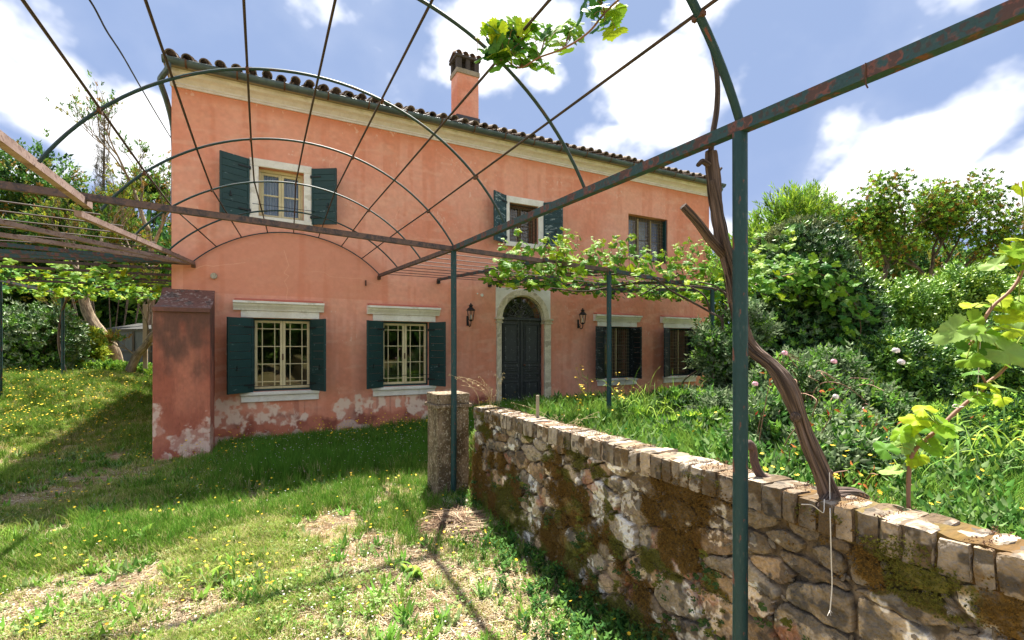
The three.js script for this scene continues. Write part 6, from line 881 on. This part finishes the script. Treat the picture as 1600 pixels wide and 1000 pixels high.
  for (const [x, y, s, m, nx, ny, nz] of L) { const p = P(x, y, Z + rr(-0.07, 0.05)), d = V(CS * 0 + nx, ny, nz); const cam = V(0, 1.75, 10).sub(p).normalize(); items.push([leafPlace(p, cam.multiplyScalar(nz * rr(0.7, 1.1)).add(V(SN * nx, ny * 0.8 + 0.15, CS * nx)).add(V(rr(-0.25, 0.25), rr(-0.1, 0.2), rr(-0.25, 0.25))), s * 1.0), m]); let best = nodes[0]; for (const q of nodes) if (q.distanceTo(p) < best.distanceTo(p)) best = q; stalks.push(tube([best, best.clone().lerp(p, 0.5).add(V(0, 0.02, 0)), p], 0.003, 0.002, 5, 6)); }
  hangLeaves(t, items, 300); part('leaf_stalk', merge(stalks), leafMat(0.25, 0.3, 0.06, 0.1), t);
  part('tie_string', [tube([P(1500, 634, Z - 0.01), P(1492, 632, Z - 0.02), P(1488, 635, Z - 0.02), P(1494, 637, Z - 0.02), P(1506, 635, Z - 0.02)], 0.0022, 0.0022, 5, 14), tube([P(1533, 512, Z - 0.02), P(1530, 560, Z - 0.01), P(1527, 618, Z - 0.01)], 0.0018, 0.0018, 5)], M.rope, t);
  const grapes = []; for (let i = 0; i < 34; i++) grapes.push(new THREE.IcosahedronGeometry(rr(0.003, 0.006), 1).translate(...P(rr(1508, 1532), rr(522, 540), Z - 0.02 + rr(-0.02, 0.02)).toArray())); part('flower_cluster', merge(grapes), leafMat(0.22, 0.34, 0.05, 0.2), t);
}
{ // vine leaves draped over the dark bush
  const t = thing('grapevine', 'large-leaved vine draped over the right side of the dark evergreen bush', 'vine'), items = [], canes = []; seed(971);
  const path = [[1180, 440], [1230, 425], [1270, 420], [1310, 440], [1335, 470], [1345, 510], [1335, 545]];
  for (let i = 0; i < 230; i++) { const k = rnd() * (path.length - 1), a = path[Math.floor(k)], b = path[Math.floor(k) + 1], f = k % 1; const x = lerp(a[0], b[0], f) + rr(-26, 26), y = lerp(a[1], b[1], f) + rr(-22, 30); items.push([leafPlace(P(x, y, 8.95 + rr(-0.3, 0.3)), V(rr(-1.1, 0.2), rr(0.1, 1), rr(0, 0.9)), rr(0.15, 0.24)), pick([VM.green, VM.deep, VM.green, VM.lime, VM.pale])]); }
  for (let i = 0; i < 70; i++) items.push([leafPlace(P(rr(1165, 1240), rr(360, 470), 8.4 + rr(-0.4, 0.4)), V(rr(-0.7, 0.5), rr(0.2, 1), rr(0, 1)), rr(0.15, 0.23)), pick(VMIX)]);
  hangLeaves(t, items, 260); part('cane', tube(path.map(([x, y]) => P(x, y + 5, 9.05)), 0.012, 0.006, 6, 40, 0.2), M.cane, t);
}

// ------------------------------------------------------------------ grass, weeds and flowers: countless
function clump(n, h, w, lean, s, r = 0.035) { seed(s); const pos = [], idx = []; for (let i = 0; i < n; i++) { const a = rr(0, 6.3), q = r * Math.sqrt(rnd()), x = Math.cos(a) * q, z = Math.sin(a) * q, L = h * rr(0.6, 1.15), b = rr(0, 6.3), l = lean * rr(0.3, 1.3) * L, dx = Math.cos(b), dz = Math.sin(b), o = pos.length / 3, W = w * rr(0.7, 1.2); const px = -dz * W / 2, pz = dx * W / 2; pos.push(x - px, 0, z - pz, x + px, 0, z + pz, x + dx * l * 0.35 - px * 0.8, L * 0.6, z + dz * l * 0.35 - pz * 0.8, x + dx * l * 0.35 + px * 0.8, L * 0.6, z + dz * l * 0.35 + pz * 0.8, x + dx * l, L * rr(0.85, 1), z + dz * l); idx.push(o, o + 1, o + 2, o + 1, o + 3, o + 2, o + 2, o + 3, o + 4); } return triangles(pos, idx); }
function rosette(n, L, W, tilt, s, flat = 0) { seed(s); const l = []; for (let i = 0; i < n; i++) { const g = blade(L * rr(0.7, 1.15), W * rr(0.8, 1.2), 0.2, rr(0.1, 0.45)); l.push(g.applyMatrix4(new THREE.Matrix4().makeRotationY(i * 2.4 + rr(-0.3, 0.3)).multiply(place(V(0, flat + rr(0, 0.015), 0), tilt + rr(-0.3, 0.3), 0, 0, 1)))); } return mergeGeometries(l); }
function clover(s) { seed(s); const l = []; for (let k = 0; k < 5; k++) { const x = rr(-0.035, 0.035), z = rr(-0.035, 0.035), y = rr(0.015, 0.05); for (let i = 0; i < 3; i++) l.push(blade(0.016, 0.015, 0.15, 0.1).applyMatrix4(new THREE.Matrix4().makeTranslation(x, y, z).multiply(new THREE.Matrix4().makeRotationY(i * 2.1 + k)).multiply(place(V(0, 0, 0), 1.3, 0, 0, 1)))); } return mergeGeometries(l); }
const grassMat = leafMat(1, 1, 1, 0.32); grassMat.roughness = 0.75;
// random places on the ground, as dense on the picture near as far
function scatter(n, s, Z0, Z1, test, fn, px0 = -140, px1 = 1740) { seed(s); const list = [], cols = []; for (let tries = 0; tries < n * 6 && list.length < n; tries++) { const Z = Z0 * Math.pow(Z1 / Z0, rnd()), q = P(rr(px0, px1), 542, Z); const k = test(q.x, q.z, Z); if (!(k > 0) || rnd() > k) continue; q.y = groundY(q.x, q.z) - 0.004; const r = fn(q, Z); if (!r) continue; list.push(r[0]); cols.push(C(...r[1])); } return [list, cols]; }
function field(name, label, category, geo, mat, [list, cols]) { const m = inst(name, geo, mat, list, scene, cols); m.name = numbered(name); m.userData.kind = 'stuff'; tag(m, label, category); return m; }
const onLawn = (x, z) => x < 2.34 && z < 8.2 && !(z < 0.12 && x > -1.45) && !(x > -1.5 && x < -0.6 && z < 0.98) && !(x > 1.93 && z > 3.75 && z < 4.28) || (z < 4 && z > 0.15 && x >= 2.34 && x < 4.6);
const inGarden = (x, z) => x > 2.72 && z < 9 && (z > 0.4 || x > 12) && (z > 4 || x > 3.6);
const tint = (a, lo = 0.75, hi = 1.25) => { const k = rr(lo, hi); return a.map((q) => q * k); };
const G1 = [0.15, 0.27, 0.035], G2 = [0.26, 0.36, 0.06], G3 = [0.085, 0.23, 0.028], STRAW = [0.55, 0.46, 0.25], STRAW2 = [0.44, 0.40, 0.15];
const houseShade = (x, z) => sstep(3.6, 2.4, z) * sstep(-0.5, 0.3, z) * sstep(-1.2, 0.2, x); // long grass along the house, coloured darker where the house shadow falls
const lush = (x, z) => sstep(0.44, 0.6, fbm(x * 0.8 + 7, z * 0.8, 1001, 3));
const toneAt = (q) => { const l = lush(q.x, q.z), w = houseShade(q.x, q.z); const r = rnd(); if (r < 0.36 * (1 - w) * (1 - 0.5 * l)) return rnd() < 0.5 ? STRAW : STRAW2; return mix3(mix3(G2, G1, clamp(l + rr(-0.4, 0.4))), G3, clamp(w * 0.8 + rr(-0.3, 0.2))); };
field('lawn_grass', 'short rough grass of the lawn before the house', 'grass', clump(9, 0.07, 0.0055, 0.9, 1011, 0.045), grassMat, scatter(80000, 1012, 3.0, 26, (x, z) => onLawn(x, z) ? Math.pow(1 - 0.93 * bare(x, z), 1.9) : 0, (q, Z) => [place(q, 0, rr(0, 6.3), 0, V(1, rr(0.5, 1.2) * (1 + 1.2 * houseShade(q.x, q.z)) * (1 + 0.5 * lush(q.x, q.z)), 1).multiplyScalar(clamp(0.75 + Z * 0.055, 0.8, 2.2))), tint(toneAt(q))]));
field('long_grass', 'long dark green grass in the shade along the foot of the house', 'grass', clump(8, 0.2, 0.007, 0.7, 1021, 0.05), grassMat, scatter(17000, 1022, 4.5, 16, (x, z) => onLawn(x, z) ? 0.12 * lush(x, z) * (1 - bare(x, z)) + 0.9 * houseShade(x, z) * sstep(2.9, 1.6, z) + 0.35 * sstep(-2.5, -4.5, x) * sstep(0.5, -3, z) : 0, (q) => [place(q, 0, rr(0, 6.3), 0, V(1, rr(0.5, 1.25), 1)), tint(mix3(G3, q.x < -1.6 ? G2 : G1, rnd() * 0.8 + (q.x < -1.6 ? 0.2 : 0)))]));
const weedT = [[0.12, 0.26, 0.035], [0.18, 0.33, 0.05], [0.24, 0.34, 0.13], [0.08, 0.19, 0.03]];
field('broad_weeds', 'patches of broad-leaved weeds in the lawn', 'weeds', rosette(7, 0.10, 0.034, 0.95, 1031), leafMat(1, 1, 1, 0.3), scatter(5200, 1032, 3.0, 15, (x, z) => onLawn(x, z) ? 0.04 + 0.9 * sstep(0.52, 0.62, fbm(x * 1.3, z * 1.3 + 9, 1033, 3)) * (0.12 + 0.88 * (1 - bare(x, z))) : 0, (q) => [place(q, 0, rr(0, 6.3), 0, rr(0.5, 1.35)), tint(pick(weedT))]));
field('clover', 'low clover leaves among the lawn grass', 'clover', clover(1041), leafMat(1, 1, 1, 0.3), scatter(15000, 1042, 3.0, 16, (x, z) => onLawn(x, z) ? (0.15 + 0.85 * sstep(0.45, 0.6, fbm(x * 1.7 + 3, z * 1.7, 1043, 3))) * Math.pow(1 - 0.93 * bare(x, z), 1.6) : 0, (q) => [place(q, 0, rr(0, 6.3), 0, rr(0.5, 1.15)), tint(pick([[0.14, 0.27, 0.045], [0.2, 0.32, 0.09], [0.28, 0.36, 0.15]]))]));
// flowers on thin stalks
const flower = (r, n, h, s) => { seed(s); const l = []; for (let i = 0; i < n; i++) l.push(blade(r, r * 0.75, 0.1, -0.15).applyMatrix4(new THREE.Matrix4().makeTranslation(0, h, 0).multiply(new THREE.Matrix4().makeRotationY(i * 6.283 / n)).multiply(place(V(0, 0, 0), 1.2, 0, 0, 1)))); l.push(blade(r * 0.9, r * 0.9, 0, 0).applyMatrix4(place(V(0, h + 0.002, r * 0.4), -1.57, 0, 0, 1))); return mergeGeometries(l); };
const stalk = (h) => triangles([-0.0015, 0, 0, 0.0015, 0, 0, 0, h, 0, 0, 0, -0.0015, 0, 0, 0.0015, 0, h, 0]);
const yel = std({ color: C(1, 1, 1), roughness: 0.8 });
const goldT = [[0.75, 0.50, 0.012], [0.80, 0.58, 0.02], [0.62, 0.38, 0.01]];
const flowersAt = (x, z) => (onLawn(x, z) ? 0.02 + 1.6 * sstep(1.7, 0.5, z) * sstep(0.2, 1.6, x) * sstep(0.0, 0.15, z) + 3 * sstep(-2.0, -3.4, x) * sstep(0.8, -0.6, z) * sstep(-7, -4, z) * sstep(0.25, 0.5, fbm(x * 0.9, z * 0.9, 1053, 3)) + 0.13 * sstep(0.55, 0.65, fbm(x * 2, z * 2, 1054, 3)) + 0.4 * sstep(2, 1.2, z) * sstep(-2, -1, x) * sstep(0.2, -0.6, x) : 0);
{
  const spots = scatter(7000, 1052, 3.0, 20, flowersAt, (q, Z) => { const h = rr(0.07, 0.16) * (q.z < 1.8 && q.x > -1 ? 2.7 : 1) * (q.x < -2.5 && q.z < 1 ? 2 : 1); return [place(q.clone().add(V(0, h, 0)), rr(-0.4, 0.4), rr(0, 6.3), rr(-0.4, 0.4), rr(0.8, 1.3) * clamp(0.85 + Z * 0.03, 0.9, 1.4)), tint(pick(goldT), 0.85, 1.1)]; });
  field('yellow_flowers', 'small yellow meadow flowers scattered through the grass', 'flowers', flower(0.0135, 6, 0, 1051), yel, spots);
  field('flower_stalks', 'thin green stalks of the yellow meadow flowers', 'stalks', stalk(1), grassMat, [spots[0].map((m) => { const p = new THREE.Vector3().setFromMatrixPosition(m), y = groundY(p.x, p.z); return place(V(p.x, y, p.z), 0, 0, 0, V(1, p.y - y, 1)); }), spots[0].map(() => C(0.09, 0.14, 0.03))]);
}
field('white_flowers', 'tiny white daisies and clover heads in the lawn', 'flowers', flower(0.009, 7, 0.05, 1061), std({ color: C(1, 1, 1), roughness: 0.8 }), scatter(3400, 1062, 3.0, 16, (x, z) => onLawn(x, z) ? 0.02 + 0.9 * houseShade(x, z) + 0.3 * sstep(0.5, 0.62, fbm(x * 1.6, z * 1.6 + 4, 1063, 3)) : 0, (q) => [place(q, rr(-0.2, 0.2), rr(0, 6.3), rr(-0.2, 0.2), V(1, rr(0.5, 1.6) * (1 + 2.6 * houseShade(q.x, q.z)), 1)), tint(rnd() < 0.5 ? [0.7, 0.68, 0.62] : [0.55, 0.48, 0.36], 0.8, 1.1)]));
// dry stuff lying on the bare soil
const twig = (() => { seed(1071); const l = []; for (let i = 0; i < 6; i++) { const a = rr(0, 3.14), L = rr(0.03, 0.09), x = rr(-0.05, 0.05), z = rr(-0.05, 0.05), c = Math.cos(a) * L / 2, s = Math.sin(a) * L / 2, y = rr(0.003, 0.014); l.push(bar(V(x - c, y, z - s), V(x + c, y + rr(-0.006, 0.01), z + s), 0.0024, 0.002)); } return mergeGeometries(l.map((g) => g.toNonIndexed())); })();
field('dry_litter', 'dead straw and twig bits on the bare soil', 'litter', twig, std({ roughness: 1 }), scatter(9000, 1072, 3.0, 11, (x, z) => onLawn(x, z) ? 0.12 + 0.8 * bare(x, z) : 0, (q) => [place(q, 0, rr(0, 6.3), 0, rr(0.6, 1.6)), tint(pick([[0.38, 0.3, 0.19], [0.24, 0.16, 0.09], [0.5, 0.43, 0.3]]))]));
const pebble = new THREE.IcosahedronGeometry(0.012, 1).scale(1, 0.6, 1.3);
field('pebbles', 'small pale pebbles on the bare soil', 'pebbles', pebble, std({ roughness: 1 }), scatter(900, 1075, 3.0, 9, (x, z) => onLawn(x, z) ? bare(x, z) : 0, (q) => [place(q, 0, rr(0, 6), 0, rr(0.4, 1.3)), tint(pick([[0.45, 0.41, 0.35], [0.3, 0.25, 0.2]]))]));
{ // heap of dead stalks by the pillar
  const l = [], c = []; seed(1081); const p = V(1.95, 0, 5.05); for (let i = 0; i < 520; i++) { const a = rr(0, 6.3), r = Math.pow(rnd(), 0.6) * 0.52, x = p.x + Math.cos(a) * r * 0.75, z = p.z + Math.sin(a) * r, y = groundY(x, z) + (0.11 * (1 - r / 0.6)) * rnd() + 0.012; l.push(place(V(x, y, z), rr(-0.25, 0.25), rr(0, 6.3), rr(-0.25, 0.25), V(1, 1, rr(0.5, 1.6)))); c.push(C(...tint(pick([[0.32, 0.22, 0.13], [0.20, 0.12, 0.075], [0.5, 0.4, 0.27], [0.14, 0.09, 0.06]])))); }
  field('straw_heap', 'heap of dead brown stalks at the foot of the wall end', 'straw', (() => { seed(1082); const q = []; for (let i = 0; i < 3; i++) q.push(bar(V(rr(-0.02, 0.02), 0, -0.14 + i * 0.02), V(rr(-0.05, 0.05), rr(0.0, 0.03), 0.14), 0.004, 0.0035).toNonIndexed()); return mergeGeometries(q); })(), std({ roughness: 1 }), [l, c]);
}
// weeds along the foot of the wall, and small plants growing out of its joints
field('wall_foot_weeds', 'dark green nettle-like weeds along the foot of the stone wall', 'weeds', sprig(11, 0.055, 0.034, 1091, 1.1, 0.15), leaf, scatter(1500, 1092, 3.0, 8, (x, z) => (x < 2.4 && x > 1.35 && z > 3.9) ? sstep(1.5, 2.25, x) * sstep(0.36, 0.55, fbm(x * 2.2, z * 2.2, 1093, 3) + 0.12) * (Math.hypot(x - 1.95, z - 5.05) < 0.4 ? 0.15 : 1) : 0, (q) => [place(q, rr(-0.4, 0.4), rr(0, 6), rr(-0.3, 0.4), rr(0.35, 0.95)), tint(pick([[0.12, 0.24, 0.04], [0.05, 0.14, 0.03], [0.085, 0.19, 0.04], [0.04, 0.11, 0.03]]))], 600, 1500));
{
  const l = [], c = []; seed(1101); for (let i = 0; i < 46; i++) { const z = rr(4.5, 8.9), y = rr(-0.35, 0.45), n = 2 + Math.floor(rnd() * 6); for (let k = 0; k < n; k++) { l.push(facing(V(2.37 + rr(-0.03, 0.02), y + rr(-0.08, 0.08), z + rr(-0.06, 0.06)), V(-0.8, rr(0.1, 1), rr(-0.6, 0.6)), rr(0, 6), rr(0.3, 0.75))); c.push(C(...tint(pick([[0.06, 0.12, 0.04], [0.10, 0.16, 0.05], [0.2, 0.2, 0.04]])))); } }
  field('wall_plants', 'small green plants rooted in the joints of the stone wall', 'plants', sprig(7, 0.055, 0.034, 1102, 1.0, 0.09), leaf, [l, c]);
}
// dry oat heads at the end of the wall and pillar
const oat = (L, bend, s, heads = 9) => { seed(s); const pts = []; for (let i = 0; i <= 8; i++) { const t = i / 8; pts.push(V(bend * t * t * L, L * t - 0.35 * Math.abs(bend) * L * t * t, 0.05 * L * Math.sin(t * 3))); } const g = [tube(pts, 0.0022, 0.0012, 4)]; for (let k = 0; k < heads; k++) { const p = pts[8 - Math.floor(k / 2.6)].clone(); g.push(blade(0.026, 0.007, 0.3, 0.1).applyMatrix4(facing(p.add(V(rr(-0.015, 0.015), rr(-0.012, 0.006), rr(-0.015, 0.015))), V(bend + rr(-0.5, 0.5), rr(-0.9, 0.2), rr(-0.5, 0.5)), rr(0, 6), 1)).toNonIndexed()); } return merge(g); };
const dryM = leafSoft(0.55, 0.44, 0.25, 0.25), dryG = [oat(0.5, -0.7, 1111), oat(0.42, -0.35, 1112), oat(0.55, -1.0, 1113), oat(0.4, 0.3, 1114), oat(0.3, 0.5, 1115)];
{ const t = thing('dry_oats', 'dry arching oat stalks on the end of the stone wall beside the pillar', 'grass'); seed(1121); for (let i = 0; i < 12; i++) { const m = part('oat_stalk', dryG[i % 5], dryM, t); m.position.set(rr(2.44, 2.66), 1.0, rr(4.4, 4.8)); m.rotation.y = rr(-0.9, 0.5) + 0.5; m.scale.setScalar(rr(0.8, 1.25)); } }
{ const t = thing('dry_oats', 'dry seed stalks behind the wall in front of the door', 'grass'); seed(1131); for (let i = 0; i < 26; i++) { const m = part('oat_stalk', dryG[i % 5], dryM, t), p = P(rr(805, 905), 640, rr(4.2, 5.6)); m.position.set(Math.max(2.74, p.x), 0.75, p.z); m.rotation.y = rr(0, 6.3); m.scale.setScalar(rr(0.5, 1.05)); } }
// tall ragwort-like plants in the garden by the right windows
function tallWeed(label, px, Z, top, s) { const t = thing('tall_weed', label, 'plant'), b = at(px, Z), h = 1.75 + (542 - top) / FOC * Z - b.y; seed(s); const g = [], heads = [], hc = []; const main = [b, b.clone().add(V(0.03, h * 0.5, 0)), b.clone().add(V(rr(-0.1, 0.1), h, 0))]; g.push(tube(main, 0.006, 0.003, 5, 10)); for (let i = 0; i < 9; i++) { const y = h * rr(0.35, 0.95), a = rr(0, 6.3), L = rr(0.12, 0.3), p = V(b.x + 0.03, b.y + y, b.z), q = p.clone().add(V(Math.cos(a) * L * 0.7, L, Math.sin(a) * L * 0.7)); g.push(tube([p, p.clone().lerp(q, 0.5).add(V(Math.cos(a) * 0.04, -0.02, Math.sin(a) * 0.04)), q], 0.0035, 0.002, 4)); for (let k = 0; k < 3; k++) { heads.push(place(q.clone().add(V(rr(-0.03, 0.03), rr(-0.02, 0.03), rr(-0.03, 0.03))), rr(-0.5, 0.5), rr(0, 6), rr(-0.5, 0.5), rr(1, 1.6))); hc.push(C(...tint(pick([...goldT, [0.2, 0.25, 0.04]])))); } } part('stem', merge(g), leafMat(0.16, 0.2, 0.05, 0.1), t); inst('flower_heads', flower(0.015, 6, 0, 1141), yel, heads, t, hc).userData.kind = 'stuff'; leafTips(t, 'leaves', blade(0.12, 0.03, 0.2, 0.3), leaf, Array.from({ length: 10 }, (_, i) => [b.clone().add(V(0.02, h * 0.06 * i, 0)), V(0, 0.4, 0)]), 2, TONE.mid, s + 1, [0.6, 1.2], 0.02); }
tallWeed('tall thin flowering weed left of the third ground-floor window', 916, 7.4, 585, 1151); tallWeed('yellow flowering weed right of the slim post under the third window', 962, 7.8, 606, 1152); tallWeed('short yellow-headed weed under the third window', 975, 8.2, 610, 1153); tallWeed('pale flowering weed at the left end of the garden bed', 893, 6.4, 632, 1154);
// garden growth behind the wall
field('garden_grass', 'tall bright grass and herbs filling the garden behind the wall', 'grass', clump(9, 0.3, 0.011, 0.75, 1161, 0.07), grassMat, scatter(12000, 1162, 2.4, 15, (x, z, Z) => inGarden(x, z) ? 0.25 + 0.75 * sstep(0.38, 0.6, fbm(x * 1.1, z * 1.1, 1163, 3)) : 0, (q, Z) => [place(q, 0, rr(0, 6.3), 0, V(1, rr(0.35, 1.2), 1).multiplyScalar(clamp(Z * 0.17, 0.45, 1))), tint(mix3(G1, pick([G2, G3]), rnd()))], 820, 1760));
field('garden_weeds', 'leafy weeds and ground cover behind the wall', 'weeds', sprig(9, 0.075, 0.04, 1171, 1.05, 0.2), leaf, scatter(5200, 1172, 2.4, 13, (x, z) => inGarden(x, z) ? 0.2 + 0.8 * sstep(0.42, 0.58, fbm(x * 1.5 + 6, z * 1.5, 1173, 3)) : 0, (q, Z) => [place(q, rr(-0.3, 0.3), rr(0, 6.3), rr(-0.3, 0.3), rr(0.5, 1.5) * clamp(Z * 0.22, 0.5, 1)), tint(pick([[0.07, 0.18, 0.03], [0.14, 0.26, 0.045], [0.05, 0.13, 0.025], [0.16, 0.24, 0.09]]))], 820, 1760));
{ const spots = scatter(420, 1181, 2.6, 12, (x, z) => inGarden(x, z) ? 0.2 + sstep(0.5, 0.6, fbm(x, z, 1183, 2)) : 0, (q) => [place(q.clone().add(V(0, rr(0.15, 0.45), 0)), rr(-0.5, 0.5), rr(0, 6.3), rr(-0.5, 0.5), rr(0.9, 1.5)), tint(pick(goldT), 0.85, 1.1)], 850, 1740); field('garden_flowers', 'yellow flowers dotted through the garden behind the wall', 'flowers', flower(0.014, 6, 0, 1182), yel, spots); }
// tufts with individual arching leaves: tall grass by the right windows, iris leaves in the garden
function leafTuft(name, label, category, px, Z, n, L, W, mats, s, spread = 0.6) { const t = thing(name, label, category), b = at(px, Z); seed(s); for (let i = 0; i < n; i++) { const N = 7, pos = [], idx = [], l = L * rr(0.55, 1.1), bend = rr(0.2, 1.3), w = W * rr(0.7, 1.2); for (let k = 0; k <= N; k++) { const q = k / N, a = bend * q * q * 1.6, x = l * q * Math.sin(a) * 0.9, y = l * q * Math.cos(a), ww = w * (q < 0.3 ? 0.7 + q : 1 - Math.pow((q - 0.3) / 0.7, 2)) / 2 + 0.0004; pos.push(x, y, -ww, x - 0.15 * ww, y + 0.1 * ww, 0, x, y, ww); } for (let k = 0; k < N; k++) for (const c of [0, 1]) { const o = k * 3 + c; idx.push(o, o + 1, o + 3, o + 1, o + 4, o + 3); } const m = part('leaf_blade', triangles(pos, idx), pick(mats), t); m.position.set(b.x + rr(-spread, spread) * 0.5, b.y - 0.02, b.z + rr(-spread, spread) * 0.5); m.rotation.y = rr(0, 6.3); } return t; }
const gm = [leafSoft(0.16, 0.3, 0.03, 0.38), leafSoft(0.28, 0.4, 0.05, 0.38), leafSoft(0.10, 0.2, 0.035, 0.32)];
leafTuft('grass_tuft', 'tall arching grass tuft below the third ground-floor window', 'grass', 1000, 7.6, 70, 0.95, 0.013, gm, 1191, 0.9); leafTuft('grass_tuft', 'arching grass tuft right of the slim post beside the wall', 'grass', 1035, 6.6, 60, 0.8, 0.013, gm, 1192, 0.8); leafTuft('grass_tuft', 'low tuft of bright grass just behind the wall coping', 'grass', 1010, 5.2, 50, 0.45, 0.012, gm, 1193, 0.8);
leafTuft('iris_clump', 'clump of long arching strap leaves in the garden on the right', 'plant', 1475, 4.6, 110, 0.75, 0.02, gm, 1194, 1.5); leafTuft('iris_clump', 'strap-leaved clump left of the young vine shoot behind the wall', 'plant', 1375, 4.2, 50, 0.55, 0.018, gm, 1195, 0.8);
leafTuft('plantain', 'big plantain rosette in the sunny lawn at lower left', 'plant', 225, 4.75, 16, 0.22, 0.045, gm, 1196, 0.12); leafTuft('plantain', 'plantain with long leaves near the centre of the lawn foreground', 'plant', 645, 4.15, 15, 0.2, 0.04, gm, 1197, 0.14); leafTuft('plantain', 'lush grassy plant in the lower left foreground', 'plant', 335, 4.15, 34, 0.22, 0.02, gm, 1198, 0.4);
renderer.render(scene, camera);
